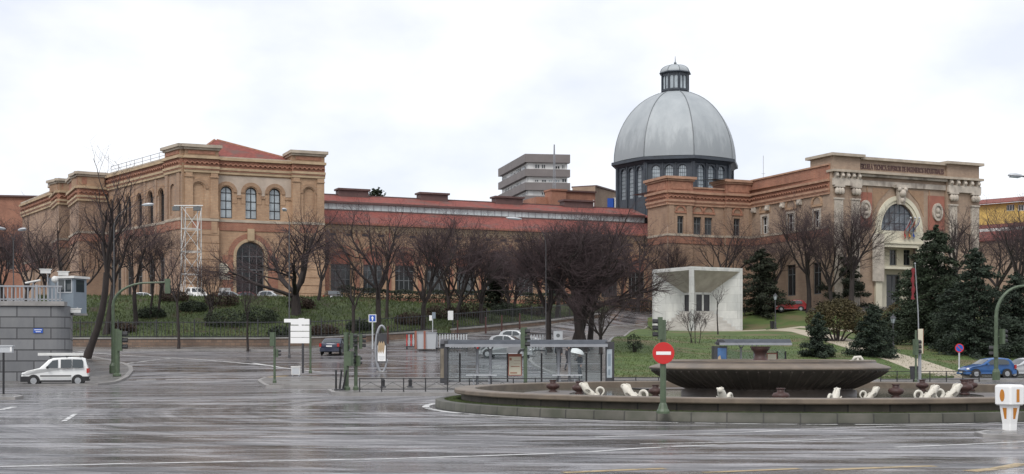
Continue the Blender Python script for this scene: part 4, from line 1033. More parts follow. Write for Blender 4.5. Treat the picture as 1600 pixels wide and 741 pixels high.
# ======== background blocks ========
ap = thing('apartment_block', 'grey brown apartment block with white window bands behind the red roof', 'building', (*XY(823,255),7.8))
AFn = Fac(XY(823.5,255), XY(887,256)); ALn = Fac(XY(782,276), XY(823.5,255)); az = lambda y: CH+(HY-y)/F*255
bands = [(241,254),(264.5,276),(285.5,297.5),(306,330)]; wb = [(254,264.5),(276,285.5),(297.5,306)]
b = MB()
for y0, y1 in bands:
    for f in (AFn, ALn): b.fb(f, -.4 if f is AFn else 0, f.L+.4, az(y1), az(y0), -1, .5)
b.fb(AFn, 0, AFn.L, az(241)-.9, az(241)-.7, -10, -.9); b.fb(AFn, AFn.U(858), AFn.U(868), az(241), az(238.5), -2, .3) if False else None
b.fb(AFn, 0, AFn.L, 7, az(306), -16, -1)
part(b, 'cladding_band', 'aptband', ap)
b = MB()
for f in (AFn, ALn): b.fb(f, .02, f.L-.02, az(320), az(243), -1.2, -.3)
part(b, 'wall', 'whiteframe', ap)
rr = random.Random(3)
for y0, y1 in wb:
    for f, nn in ((AFn, 6), (ALn, 9)):
        for k in range(nn):
            if rr.random() < .2: continue
            u = f.L*(k+.15)/nn; u1 = u+f.L/nn*rr.choice((.45,.6,.75)); q = rect(u, u1, az(y1)+.15, az(y0)-.25 if rr.random() < .6 else az(y0)-.5)
            window(f, q, ap, -.22, .1, 2, (), 'whiteframe', rr.choice(('glass','glassdark','glasspale')))
q = XY(866, 250); b = MB()
for s in ((-.3,-.3),(.3,-.3),(0,.3)): b.tube([(q.x+s[0],q.y+s[1],30),(q.x+s[0]*.2,q.y+s[1]*.2,CH+(HY-226)/F*250)], .05, 4)
for k in range(8): z = 30+k*1.05; b.tube([(q.x-.28,q.y-.28,z),(q.x+.26,q.y-.26,z+.5),(q.x,q.y+.26,z+1.0)], .03, 3)
o = b.build('radio_mast', M['grey'], world=True, loc=(q.x,q.y,30)); tag(o, 'thin lattice radio mast in front of the grey apartment block', 'mast')
o = None
bk = thing('rear_brick_building', 'plain brick building with small white windows and square chimney near the dome', 'building', (*XY(882,214),7.8))
BF = Fac(XY(882,214), XY(930,216)); BR = Fac(XY(930,216), XY(962,224))
bws = [rect(BF.U(x), BF.U(x+4.5), BF.Z(x,331), BF.Z(x,314)) for x in (897,909.5,922)]
b = MB(); b.wall(BF, 0, BF.L, 15, BF.Z(900,300), bws, 0, .25); b.fb(BF, BF.U(840), 0, 15, BF.Z(840,307), -6, -.5); part(b, 'wall', 'red', bk)
b = MB(); b.fb(BR, 0, BR.L, 15, BR.Z(940,294), -4, 0); part(b, 'side_wall', 'brown', bk)
for q in bws: window(BF, q, bk, -.15, .1, 2, (), 'whiteframe', 'glassdark')
b = MB(); z0 = BF.Z(900,300)
b.fb(BF, -.2, BF.L+.1, z0-.05, z0+.2, -5, .3); b.fb(BR, .12, BR.L, BR.Z(940,294)-.05, BR.Z(940,294)+.2, -4.2, .2); part(b, 'roof', 'roofdark', bk)
b = MB(); b.fb(BF, BF.U(857), BF.U(880), 15, BF.Z(870,298), -1.5, 1.2); b.fb(BF, BF.U(856), BF.U(881), BF.Z(870,299.5), BF.Z(870,297), -1.7, 1.4); part(b, 'chimney', 'red', bk)
b = MB(); b.tube([BF.pt(BF.L-.4,15,.25), BF.pt(BF.L-.4,z0-1.2,.25)], .12, 5); part(b, 'downpipe', 'whiteframe', bk)
b = MB(); b.cbox(Vector((*XY(954.5,213),CH+(HY-318.5)/F*213)), (1.1,.5,1.7)); o = b.build('blue_banner_box', M['signblue'], world=True, loc=tuple(P(954.5,318.5,213))); tag(o, 'bright blue panel on the wall beside the dome drum', 'panel')
b = MB(); b.cbox(Vector((*XY(961,213),CH+(HY-317)/F*213)), (.5,.5,1.6)); o = b.build('white_banner_box', M['white'], world=True, loc=tuple(P(961,317,213))); tag(o, 'small white panel right of the blue panel by the dome', 'panel')
b = MB()
fr = thing('distant_brick_building', 'flat red brick building beyond the far end of the museum', 'building', (*XY(20,222),8))
DF = Fac(XY(-70,222), XY(96,225)); 
dws = [rect(u, u+1.3, 15.5, 18.3) for u in np.linspace(1, DF.L-2, 5)]
b.wall(DF, 0, DF.L, 6, DF.Z(20,308), dws, 0, .3); b.fb(DF, 0, DF.L, 6, DF.Z(20,308)-.3, -10, -1); part(b, 'wall', 'red', fr)
for q in dws: window(DF, q, fr, -.2, .1, 2, (), 'frame', 'glassdark')
b = MB(); b.fb(DF, -.3, DF.L+.3, DF.Z(20,308), DF.Z(20,305.5), -10, .5); part(b, 'eaves', 'roofdark', fr)
# yellow building at the right
yb = thing('ochre_building', 'ochre yellow building with red roofs beyond the school portal', 'building', (*XY(1560,215),7.8))
YF = Fac(XY(1515,214), XY(1720,200)); yz = lambda px, y: YF.Z(px, y)
b = MB(); b.wall(YF, 0, YF.L, 6, yz(1560,318), [rect(YF.U(x), YF.U(x+13), yz(x,330), yz(x,320)) for x in (1572,1590,1608,1630)], 0, .3); part(b, 'wall', 'ochre', yb)
for x in (1572,1590,1608,1630): window(YF, rect(YF.U(x), YF.U(x+13), yz(x,330), yz(x,320)), yb, -.2, .1, 3, (), 'whiteframe', 'glass')
b = MB(); slope(b, YF, -1, YF.L+1, yz(1560,317), .8, yz(1560,302), -7); part(b, 'roof', 'rooftile', yb)
b = MB(); slope(b, YF, -1, YF.L+1, yz(1560,362), 7.5, yz(1560,350), .05); slope(b, YF, -1, YF.L+1, yz(1560,385), 12.5, yz(1560,368), 7.7); part(b, 'lower_roof', 'rooftile', yb)
b = MB(); b.fb(YF, -1, YF.L, yz(1560,368), yz(1560,363), 7.2, 7.5); part(b, 'glazed_strip', 'whiteframe', yb)
b = MB(); b.fb(YF, -1, YF.L, 6, yz(1560,385), 6, 12.2); part(b, 'lower_wall', 'brown', yb)

# ======== white marble cube monument ========
mon = thing('marble_monument', 'white marble cube monument with deep splayed openings and stairs on the lawn', 'monument', (*XY(1080,157), 3.9))
c0 = XY(1080,157); aa = R(60); s_ = 7.7
dl = Vector((-math.cos(aa), math.sin(aa))); dr_ = Vector((math.sin(aa), math.cos(aa)))
zb0 = CH+(HY-519.5)/F*157; zt0 = zb0+7.72
corners = [c0+dl*s_, c0, c0+dr_*s_, c0+dl*s_+dr_*s_]
b = MB(); st = MB(); dk = MB()
for i in range(4):
    f = Fac(corners[i], corners[(i+1) % 4]); W = f.L; m_ = .42
    o0 = [(m_,zb0-.3),(W-m_,zb0-.3),(W-m_,zt0-.42),(m_,zt0-.42)]
    b.wall(f, 0, W, zb0-.4, zt0, [[(m_,zb0-.399),(W-m_,zb0-.399),(W-m_,zt0-.42),(m_,zt0-.42)]], 0, .002)
    dep = 2.72; iw = 1.13; zi0, zi1 = zb0+2.62, zb0+4.85
    # splayed walls and ceiling
    inn = [(W/2-iw,zi0),(W/2+iw,zi0),(W/2+iw,zi1),(W/2-iw,zi1)]
    vs = [f.pt(a, z, 0) for a, z in o0]+[f.pt(a, z, -dep) for a, z in inn]
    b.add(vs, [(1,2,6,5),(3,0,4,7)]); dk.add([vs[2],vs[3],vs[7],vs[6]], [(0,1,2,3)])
    # inner chamber wall with two tall doorways
    b.add([f.pt(W/2-iw,zi0,-dep), f.pt(W/2-1.0,zi0,-dep), f.pt(W/2-1.0,zi1,-dep), f.pt(W/2-iw,zi1,-dep)], [(0,1,2,3)])
    b.add([f.pt(W/2+1.0,zi0,-dep), f.pt(W/2+iw,zi0,-dep), f.pt(W/2+iw,zi1,-dep), f.pt(W/2+1.0,zi1,-dep)], [(0,1,2,3)])
    b.fb(f, W/2-1.0, W/2+1.0, zi1-.25, zi1, -dep-.3, -dep); b.fb(f, W/2-.12, W/2+.12, zi0, zi1, -dep-.3, -dep)
    ns = 7
    for k in range(ns):
        d1 = -dep*k/ns; t = k/ns; hw0 = (W/2-m_)*(1-t)+iw*t
        st.fb(f, W/2-hw0, W/2+hw0, zb0-.3, zb0+(2.6)*(k+1)/ns, -dep-.3, d1-.003*k-.01)
b.add([(*p, zt0) for p in corners], [(0,1,2,3)])
o = part(b, 'cube', 'marble', mon); part(st, 'stairs', 'marble_step', mon); part(dk, 'ceiling', 'marble_tan', mon, True)
dk = MB(); cc = (corners[0]+corners[2])/2; dk.T = Matrix.Translation((cc.x,cc.y,0)) @ Matrix.Rotation(R(30),4,'Z') @ Matrix.Translation((-cc.x,-cc.y,0)); dk.box(cc.x-1.06, cc.x+1.06, cc.y-1.06, cc.y+1.06, zb0, zb0+5.0); part(dk, 'doorway_shade', 'darkmetal', mon)  # dark box added inside the chamber, standing in for the shade behind the doorways

q = WF.pt(1.0, zw, -1.5); b = MB(); b.tube([(0,0,0),(0,0,3.4)], .03, 4); b.tube([(-.25,0,.9),(.25,0,.9)], .02, 4); o = b.build('antenna', M['grey'], loc=tuple(q)); tag(o, 'thin antenna on the roof corner right of the dome', 'antenna')
M['oldpanel'] = mat('weathered_panel', (.17,.145,.11), .7, var=.4, scale=2)
M['posterblue'] = mat('poster_blue', (.05,.12,.26), .4, var=.3, scale=2)
M['lamppole'] = mat('lamp_post_grey', (.07,.07,.073), .5, var=.1)
M['rustpost'] = mat('rust_brown_post', (.075,.032,.028), .7, var=.2, scale=3)
# ------------------------------------------------------------------ walls, fences, booth at the left
def lw(o, b, name, m, smooth=False, split=False):       # part in the thing's own coordinates
    return b.build(name, M[m] if isinstance(m, str) else [M[x] for x in m], o, smooth)
GW = Fac(XY(-160,82), XY(106,83.5)); GW2 = Fac(GW.pt(GW.L,0).to_2d(), XY(113.5,100)); zgw = GW.Z(50,478)
gw = thing('granite_wall', 'tall grey granite block retaining wall behind the white van', 'wall', (*GW.pt(GW.L,0)[:2], 0))
b = MB(); q = [GW.pt(0,0,0), GW.pt(GW.L-.9,0,0)]
for k in range(7): a = R(90)*k/6; q.append(GW.pt(GW.L-.9+.9*math.sin(a), 0, -.9+.9*math.cos(a)))
q += [GW2.pt(GW2.L,0,0), GW.pt(0,0,-16)]
n = len(q); b.add([(p.x,p.y,-.2) for p in q]+[(p.x,p.y,zgw) for p in q], [(i,(i+1)%n,n+(i+1)%n,n+i) for i in range(n)]+[tuple(range(n,2*n))]); part(b, 'blocks', 'granite', gw, False)
b = MB(); b.fb(GW, 0, GW.L-.2, zgw, zgw+.28, -1.0, .14); part(b, 'coping', 'kerb', gw)
rl_ = thing('balustrade_railing', 'grey vertical bar railing along the top of the granite wall', 'railing', (*GW.pt(GW.L,0)[:2], zgw+.28))
b = MB(); ue = GW.U(96)
for k in range(int(ue/.24)): b.fb(GW, .1+k*.24, .17+k*.24, zgw+.28, zgw+1.2, -.3, -.24)
b.fb(GW, 0, ue, zgw+1.17, zgw+1.27, -.33, -.2); b.fb(GW, 0, ue, zgw+.38, zgw+.45, -.3, -.24); part(b, 'bars', 'grey', rl_, False)
b = MB()
for u in np.arange(.3, ue, 2.6): b.fb(GW, u-.07, u+.07, zgw+.28, zgw+1.32, -.36, -.18)
part(b, 'post', 'grey', rl_)
# guard booth at the corner
bo = XY(112,86); BO = (bo.x, bo.y, zgw-.4)
bt = thing('guard_booth', 'blue grey guard booth with flat roof and window on the wall corner', 'booth', BO, R(-20))
def hz(y): return CH+(HY-y)/F*86-BO[2]
b = MB(); b.box(-.65,.65,-.65,.65,0,hz(436)); lw(bt, b, 'cabin', 'booth')
b = MB(); b.box(-.78,.85,-.85,.75,hz(436),hz(432.5)); lw(bt, b, 'roof', 'dirtywhite')
b = MB(); b.box(-.5,.5,-.66,-.652,hz(457),hz(438),0); o = lw(bt, b, 'window', 'carglass')
b = MB(); b.box(-.03,.03,-.675,-.66,hz(457),hz(438)); b.box(-.55,.55,-.68,-.655,hz(458.5),hz(457)); b.box(-.55,.55,-.68,-.655,hz(438),hz(437)); b.box(-.56,-.5,-.68,-.655,hz(457),hz(438)); b.box(.5,.56,-.68,-.655,hz(457),hz(438)); lw(o, b, 'frame', 'lightgrey')
b = MB(); b.box(.652,.66,-.4,.4,hz(457),hz(438)); lw(bt, b, 'side_window', 'carglass')
b = MB(); b.box(-.7,.7,-.7,.7,-.12,0); lw(bt, b, 'base', 'kerb')
b = MB(); b.box(-1.55,-.66,-.3,-.2,0,hz(434)); lw(bt, b, 'side_screen', 'booth')
def cam_on_pole(px, py, D, py0, lbl, kind):
    z0 = CH+(HY-py0)/F*D; z1 = CH+(HY-py)/F*D; p = XY(px, D); t = thing('security_camera' if kind else 'floodlight', lbl, 'camera' if kind else 'floodlight', (p.x, p.y, z0))
    b = MB(); b.tube([(0,0,0),(0,0,z1-z0)], .045, 6); lw(t, b, 'pole', 'grey')
    b = MB()
    if kind == 1: b.cbox((-.1,-.1,z1-z0), (.62,.24,.24), rz=R(25)); b.cbox((-.1,-.1,z1-z0+.14), (.75,.3,.05), rz=R(25))
    elif kind == 2: b.ball((0,-.15,z1-z0), .22, 8)
    else: b.tube([(-.5,0,z1-z0-.06),(.5,-.1,z1-z0+.12)], .07, 6)
    lw(t, b, 'housing', 'dirtywhite'); return t
zr_ = zgw+.28
cam_on_pole(74.5, 424.5, 86, 470, 'box shaped white camera on a pole above the railing', 1)
t = cam_on_pole(87, 437, 85, 470, 'round white dome camera above the end of the railing', 2)
cam_on_pole(52, 441, 86, 470, 'long slanted white lamp bar above the hedge behind railing', 0)
cam_on_pole(102, 428, 87, 440, 'white camera on the roof of the guard booth', 1)
cam_on_pole(121, 486, 84.8, 480, 'white camera hanging under the guard booth', 1)
b = MB(); b.fb(GW, GW.U(52.5), GW.U(67), GW.Z(60,520.5), GW.Z(60,513.5), .0, .05); o = b.build('street_plaque', M['signblue'], world=True, loc=tuple(GW.pt(GW.U(60), GW.Z(60,517), 0)))
tag(o, 'small blue street name plaque on the granite wall', 'plaque'); b = MB()
for x0, x1, y in ((54,65.5,515),(56,64,518)): b.fb(GW, GW.U(x0), GW.U(x1), GW.Z(60,y+1), GW.Z(60,y), .05, .055)
part(b, 'lettering', 'white', o, False)
# grey sign back at the far left
p = XY(5.5,59); t = thing('sign_board', 'grey box sign on a thin dark post at the left edge', 'sign', (p.x,p.y,g(p.x,p.y)+.08)); z = lambda y, D=59: CH+(HY-y)/F*D-.08
b = MB(); b.tube([(0,0,0),(0,0,z(551))], .05, 8); lw(t, b, 'post', 'black'); b = MB(); b.box(-.5,.4,-.06,.12,z(551),z(540)); b.box(-.5,.45,-.1,.16,z(541.5),z(539.5)); lw(t, b, 'panel', 'lightgrey')
b = MB(); b.box(.31,.39,-.075,-.062,z(549.5),z(541.8)); lw(t, b, 'edge', 'white')

# low stone wall and metal fence at the foot of the embankment
def wallrun(name, lbl, pts, tops, th, m):
    D0 = pts[0]; t = thing(name, lbl, 'wall', (D0.x, D0.y, g(D0.x, D0.y))); b = MB(); cp = MB()
    n = len(pts); vs = []; cs = []
    for i, p in enumerate(pts):
        d = (pts[min(i+1,n-1)]-pts[max(i-1,0)]).normalized(); nn = Vector((-d.y, d.x))*th/2
        zb = min(g(*(p+nn)), g(*(p-nn)))-.3
        for s, h, zz in ((1,zb,0),(1,tops[i],0),(-1,tops[i],0),(-1,zb,0)): vs.append((p.x+s*nn.x, p.y+s*nn.y, h))
        for s, h in ((1,0),(1,.14),(-1,.14),(-1,0)): cs.append((p.x+s*nn.x*1.3, p.y+s*nn.y*1.3, tops[i]+h))
    fs = [(4*i+k, 4*i+(k+1)%4, 4*i+4+(k+1)%4, 4*i+4+k) for i in range(n-1) for k in range(4)]+[(0,1,2,3),(4*n-1,4*n-2,4*n-3,4*n-4)]
    b.add(vs, fs); cp.add(cs, fs); o = part(b, 'blocks', m, t, False); recalc(o); o = part(cp, 'coping', 'kerb', t, False); recalc(o); return t
ztop = lambda px, D, y: CH+(HY-y)/F*D-.14
w1 = [(-80,121,527),(60,121,527.5),(180,122,527.5),(300,122,527.5),(400,123,527.5),(500,124,526),(560,125.5,523),(620,127.5,519.5),(680,130,515.5)]
w2 = [(707,131.5,513.5),(760,135,509),(800,139,505),(860,147,499.5),(905,156,494),(940,165,489)]
P1 = [XY(px, D) for px, D, _ in w1]; P2 = [XY(px, D) for px, D, _ in w2]
wallrun('low_stone_wall', 'long low rubble wall with pale coping at the foot of the grass bank', P1, [ztop(*a) for a in w1], .5, 'rubble')
wallrun('low_stone_wall', 'low rubble wall climbing beside the middle street past the gap', P2, [ztop(*a) for a in w2], .5, 'rubble')
def fence(lbl, pts, tops, h, step=.32):
    t = thing('metal_fence', lbl, 'fence', (pts[0].x, pts[0].y, tops[0])); b = MB(); ps = MB(); acc = 0
    for i in range(len(pts)-1):
        a, c = pts[i], pts[i+1]; L_ = (c-a).length; k = max(1, int(L_/step))
        pa, pc = Vector((a.x,a.y+.9,tops[i])), Vector((c.x,c.y+.9,tops[i+1]))
        for zz in (.15, h-.12): b.tube([pa+Vector((0,0,zz)), pc+Vector((0,0,zz))], .035, 4)
        for j in range(k): q = pa.lerp(pc, j/k); b.tube([q+Vector((0,0,-.3)), q+Vector((0,0,h))], .026, 4)
        kk = max(1, int(L_/3.2))
        for j in range(kk): q = pa.lerp(pc, j/kk); ps.tube([q+Vector((0,0,-.6)), q+Vector((0,0,h+.15))], .06, 5)
    part(b, 'bars', 'darkmetal', t, False); part(ps, 'post', 'darkmetal', t)
fence('dark railing fence behind the low wall along the whole grass bank', P1[1:], [ztop(*a)+.1 for a in w1][1:], 1.55)
fence('dark railing fence above the climbing part of the low wall', P2, [ztop(*a)+.1 for a in w2], 1.6)
for px, D, y, lb in ((471,122.5,505,'small white notice on the fence above the dark saloon car'),(704,131.8,493,'small white notice on the fence above the construction barriers')):
    p = P(px, y, D); b = MB(); b.box(-.26,.26,-.03,.03,-.45,.45); o = b.build('notice', M['white'], loc=tuple(p)); tag(o, lb, 'notice')

# ------------------------------------------------------------------ street furniture helpers
def base(px, D, off=0): p = at(px, D); p.z += off; return p
def zrel(p, y): return CH+(HY-y)/F*p.y-p.z
def head3(o, c, rz, s=1.0, n=3, name='signal_head', shade='green'):
    # traffic light head: case, visors and lenses; faces +x turned by rz
    T = Matrix.Translation(c) @ Matrix.Rotation(rz, 4, 'Z'); h = .27*n*s
    b = MB(); b.T = T; b.box(-.16*s,.02*s,-.15*s,.15*s,-h/2-.04,h/2+.04); hd = lw(o, b, name, shade)
    for k in range(n):
        z = h/2-.135*s-.27*s*k; v = MB(); v.T = T; vs = []; m = 9
        for x, r in ((.02,.115),(.24,.125)):
            for j in range(m): a = R(-35)+R(250)*j/(m-1); vs.append((x*s, math.cos(a)*r*s, z+math.sin(a)*r*s))
        v.add(vs, [(j, j+1, m+j+1, m+j) for j in range(m-1)]); lw(hd, v, 'visor', 'black')
        l = MB(); l.T = T @ Matrix.Translation((.025*s,0,z)) @ Matrix.Rotation(R(90),4,'Y'); l.lathe([(.001,.02),(.07*s,.012),(.105*s,0)], 12); lw(hd, l, 'lens', 'lens')
    return hd
def pole_light(lbl, px, D, ytop, heads, r=.07, off=.13, extra=None, flare=False, group='traffic lights'):
    p = base(px, D, off); t = thing('traffic_light', lbl, 'traffic light', p, 0, group); h = zrel(p, ytop)
    b = MB(); b.tube([(0,0,0),(0,0,h)], r, 10)
    b.lathe([(r*2.2,0),(r*2.2,.06),(r*1.7,.13),(r*1.2,.26),(r,.3)] if flare else [(r*1.6,0),(r*1.6,.12),(r,.2)], 12); lw(t, b, 'post', 'green')
    for dx, y0, y1, rz, n in heads:
        zc = (zrel(p,y0)+zrel(p,y1))/2; s = (zrel(p,y0)-zrel(p,y1))/(.27*n+.08)
        head3(t, (dx, -.02, zc), R(rz), s, n)
        b = MB(); b.tube([(0,0,zc),(dx*.7,-.02,zc)], .03, 5); lw(t, b, 'bracket', 'green')
    return t, p
pole_light('green traffic light with back turned on the left tip of the island', 429, 77.5, 519, [(-.1,519.5,541,80,3),(.2,546,558,10,2)])
pole_light('taller green traffic light post with dark bands, left of the pair by the bollards', 541, 63.5, 519.5, [(.30,521,545,15,3),(.2,549,572,60,2)], .12)
pole_light('slimmer green traffic light post, right of the pair by the bollards', 556, 63.8, 521, [(.28,522,545,15,3),(.12,556,572,60,2)], .085)
pole_light('green traffic light seen from behind in front of the bus shelter', 821, 64.5, 512, [(-.05,512,545,0,3)], .09)
pole_light('green post without lamps standing behind the white direction sign', 485, 88, 508, [], .07)
t, p = pole_light('green traffic light with red no entry disc on the fountain kerb', 1036, 37.45, 500, [(-.13,496.5,530,180,3)], .085, .25, flare=True)
zc = zrel(p, 552); b = MB(); b.T = Matrix.Translation((0,-.115,zc)) @ Matrix.Rotation(R(90),4,'X'); b.lathe([(.001,.012),(.30,.012),(.305,.0),(.305,-.02),(.001,-.02)], 32); sgn = lw(t, b, 'no_entry_disc', 'signred')
b = MB(); b.box(-.205,.205,-.135,-.129,zc-.045,zc+.045); lw(sgn, b, 'white_bar', 'white')
# lamp-arm traffic light at the left corner
def arm_light(lbl, px, D, y_bend, px_end, y_end, y_top, hy, extra, rz, r=.10):
    p = base(px, D, .12); t = thing('traffic_light', lbl, 'traffic light', p, 0, 'traffic lights'); dx = (px_end-px)/F*D; zb, zt_ = zrel(p, y_bend), zrel(p, y_top)
    pts = [(0,0,0),(0,0,zb*.5),(0,0,zb)]
    for k in range(1, 9): a = R(90)*k/8; pts.append((dx*.62*(1-math.cos(a)), 0, zb+(zt_-zb)*math.sin(a)))
    pts.append((dx, 0, zrel(p, y_end)))
    b = MB(); b.tube(pts, [r*1.2,r*1.1,r]+[r*(.95-.05*k) for k in range(9)], 8); b.lathe([(.24,0),(.24,.5),(r*1.3,.7)], 10); lw(t, b, 'mast', 'green')
    if hy: head3(t, (dx, -.1, (zrel(p,hy[0])+zrel(p,hy[1]))/2), R(rz), (zrel(p,hy[0])-zrel(p,hy[1]))/.89)
    for ex in extra: head3(t, (ex[0], -.05, (zrel(p,ex[1])+zrel(p,ex[2]))/2), R(ex[3]), (zrel(p,ex[1])-zrel(p,ex[2]))/(.27*ex[4]+.08), ex[4]); b = MB(); zz = (zrel(p,ex[1])+zrel(p,ex[2]))/2; b.tube([(0,0,zz),(ex[0]*.8,-.04,zz)], .03, 5); lw(t, b, 'bracket', 'green')
    return t
arm_light('curved mast traffic light reaching out over the street at the wall corner', 176.5, 88.5, 478, 263, 441, 442, (436,459), [], 90)
pole_light('thick green traffic light post beside the curved mast at the corner', 183, 86, 514, [(.3,516,549,10,3)], .17, .12)
arm_light('tall green curved mast traffic light before the blue car', 1556.5, 83, 495, 1625, 442, 447, None, [(.42,514,538,20,3),(-.15,539,558,160,2)], 0, .12)
pole_light('traffic light beside a tall cream panel at the end of the path', 1431, 80, 516, [(.05,530,555,15,3)], .06, .12)
p = base(1437.5, 80.2, .12); t = thing('narrow_sign', 'tall narrow cream panel sign on a grey post beside the traffic light', 'sign', p)
b = MB(); b.tube([(0,.05,0),(0,.05,zrel(p,514))], .10, 8); lw(t, b, 'post', 'grey'); b = MB(); b.box(-.13,.15,-.09,.0,zrel(p,552.5),zrel(p,514)); lw(t, b, 'panel', 'cream'); b = MB(); b.box(.15,.18,-.09,0,zrel(p,552.5),zrel(p,514)); lw(t, b, 'edge', 'redtrim')
p = base(1428, 80.6, .12); t = thing('litter_bin', 'dark grey litter bin at the foot of the traffic light by the path', 'bin', p); b = MB(); b.lathe([(.001,.12),(.20,.12),(.25,.85),(.27,.87),(.27,.92),(.001,.92)], 14); lw(t, b, 'bucket', 'darkmetal'); b = MB(); b.box(-.04,.04,-.04,.04,0,.2); lw(t, b, 'foot', 'darkmetal')
# flag mast
p = base(1434.5, 112, .12); t = thing('flagpole', 'tall thin grey flagpole with furled dark red flag before the dark cedar', 'flagpole', p)
h = zrel(p, 412); b = MB(); b.tube([(.1,0,0),(0,0,h*.5),(-.25,0,h)], [.06,.05,.03], 8); b.ball((-.25,0,h), .08, 6); lw(t, b, 'pole', 'grey')
b = MB(); vs = []; n = 12
for k in range(n+1):
    z = zrel(p,419)+(zrel(p,468)-zrel(p,419))*k/n; wd_ = .13+.05*math.sin(k*1.7)
    for j in range(6): a = j*R(60); vs.append((-.42+wd_*math.cos(a)+.03*math.sin(k), .1*math.sin(a), z))
b.add(vs, [(i*6+j, i*6+(j+1)%6, i*6+6+(j+1)%6, i*6+6+j) for i in range(n) for j in range(6)]); lw(t, b, 'flag', 'maroon', True)

# direction sign with four white plates
p = base(473, 88, .13); t = thing('direction_sign', 'direction sign with four white plates stacked on a dark post', 'sign', p)
b = MB(); b.tube([(0,.06,0),(0,.06,zrel(p,499))], .075, 8); b.tube([(.48,.06,zrel(p,538)),(.48,.06,zrel(p,499))], .04, 6); lw(t, b, 'post', 'darkmetal')
for k, (x0, x1) in enumerate(((444,483.5),(454,483.5),(454,483.5),(454,483.5))):
    y0, y1 = ((498.5,507.5),(508.8,517.3),(518.3,527),(527.8,536.5))[k]; a, c = (x0-473)/F*88, (x1-473)/F*88
    b = MB(); zz0, zz1 = zrel(p,y1), zrel(p,y0)
    if k == 0: poly = [(a,zz0+.15),(-.78,zz0+.15),(-.78,zz0),(c,zz0),(c,zz1),(a,zz1)]
    else: poly = [(a,zz0),(c,zz0),(c,zz1),(a,zz1)]
    b.prism(poly, lambda u, v, d: Vector((u,-d,v)), -.03, .03); lw(t, b, 'plate', 'white')
p = base(462.5, 84.5, .13); t = thing('utility_cabinet', 'low white box cabinet standing on the island under the direction sign', 'cabinet', p); 
b = MB(); b.box(-.27,.27,-.15,.15,.12,.58); b.box(-.3,.3,-.18,.18,.58,.66); lw(t, b, 'case', 'dirtywhite'); b = MB(); b.box(-.24,-.16,-.12,.12,0,.12); b.box(.16,.24,-.12,.12,0,.12); lw(t, b, 'foot', 'grey'); b = MB(); b.box(-.22,.22,-.156,-.15,.17,.53); lw(t, b, 'door', 'lightgrey')
# blue arrow sign
p = base(582, 120, .13); t = thing('road_sign', 'square blue one way sign with white border on a white post by the fence', 'sign', p)
b = MB(); b.tube([(0,.05,0),(0,.05,zrel(p,494))], .07, 8); lw(t, b, 'post', 'lightgrey'); z0, z1 = zrel(p,503.5), zrel(p,491.5)
b = MB(); b.box(-.34,.34,-.03,0,z0,z1); o = lw(t, b, 'panel', 'white'); b = MB(); b.box(-.28,.28,-.036,-.03,z0+.06,z1-.06); lw(o, b, 'blue_field', 'signblue')
zm = (z0+z1)/2; b = MB(); b.prism([(-.05,zm-.2),(.05,zm-.2),(.05,zm),(.14,zm),(0,zm+.2),(-.14,zm),(-.05,zm)], lambda u, v, d: Vector((u,-d,v)), .034, .041); lw(o, b, 'arrow', 'white')
# no parking sign on the lawn
p = base(1499, 102, .1); t = thing('road_sign', 'round blue sign with red rim on a grey post before the path', 'sign', p)
b = MB(); b.tube([(0,.05,0),(0,.05,zrel(p,540))], .06, 8); lw(t, b, 'post', 'lightgrey')
b = MB(); b.T = Matrix.Translation((0,0,zrel(p,544))) @ Matrix.Rotation(R(90),4,'X'); b.lathe([(.001,.0),(.34,.0),(.34,.03),(.001,.03)], 20); o = lw(t, b, 'disc', 'signred')
b = MB(); b.T = Matrix.Translation((0,-.033,zrel(p,544))) @ Matrix.Rotation(R(90),4,'X'); b.lathe([(.001,0),(.27,0)], 20); lw(o, b, 'blue_field', 'signblue')
b = MB(); b.T = Matrix.Translation((0,-.038,zrel(p,544))) @ Matrix.Rotation(R(45),4,'Y'); b.box(-.3,.3,-.003,.003,-.035,.035); lw(o, b, 'bar', 'signred')
# small teal sign beyond the fence gap
p = base(676, 128.5, .1); t = thing('road_sign', 'small teal and white sign on a thin post behind the barriers', 'sign', p)
b = MB(); b.tube([(0,0,0),(0,0,zrel(p,489))], .045, 6); lw(t, b, 'post', 'lightgrey'); b = MB(); b.box(-.05,.28,-.05,-.02,zrel(p,498),zrel(p,488)); lw(t, b, 'teal_plate', 'booth'); b = MB(); b.box(-.32,-.06,-.05,-.02,zrel(p,501),zrel(p,493)); lw(t, b, 'white_plate', 'white')

# oval advertising pillar
p = base(596.5, 90.5, .0); t = thing('advertising_pillar', 'tall oval loop advertising pillar with a bright poster on the street', 'advertising pillar', p)
H = zrel(p, 509); cx_, a_, b_ = 0, .40, H/2; pts = []
for k in range(25): q = R(52)+R(283)*k/24; pts.append((cx_+a_*math.cos(q)*(1 if True else 1), 0, H/2+b_*math.sin(q)))
b = MB(); b.tube(pts, [.06+.04*math.sin(math.pi*k/24) for k in range(25)], 8); lw(t, b, 'loop_frame', 'grey', True)
b = MB(); b.box(-.33,.33,-.09,.09,zrel(p,566.5),zrel(p,521)); lw(t, b, 'display_case', 'darkmetal')
b = MB(); b.box(-.27,.27,-.097,-.09,zrel(p,564.5),zrel(p,540)); o = lw(t, b, 'poster', 'white'); b = MB()
b.box(-.2,.2,-.101,-.097,zrel(p,560),zrel(p,559)); b.box(-.2,.2,-.101,-.097,zrel(p,557.5),zrel(p,556.8)); b.box(-.12,.12,-.101,-.097,zrel(p,562.5),zrel(p,561.8)); lw(o, b, 'caption', 'lightgrey')
b = MB()
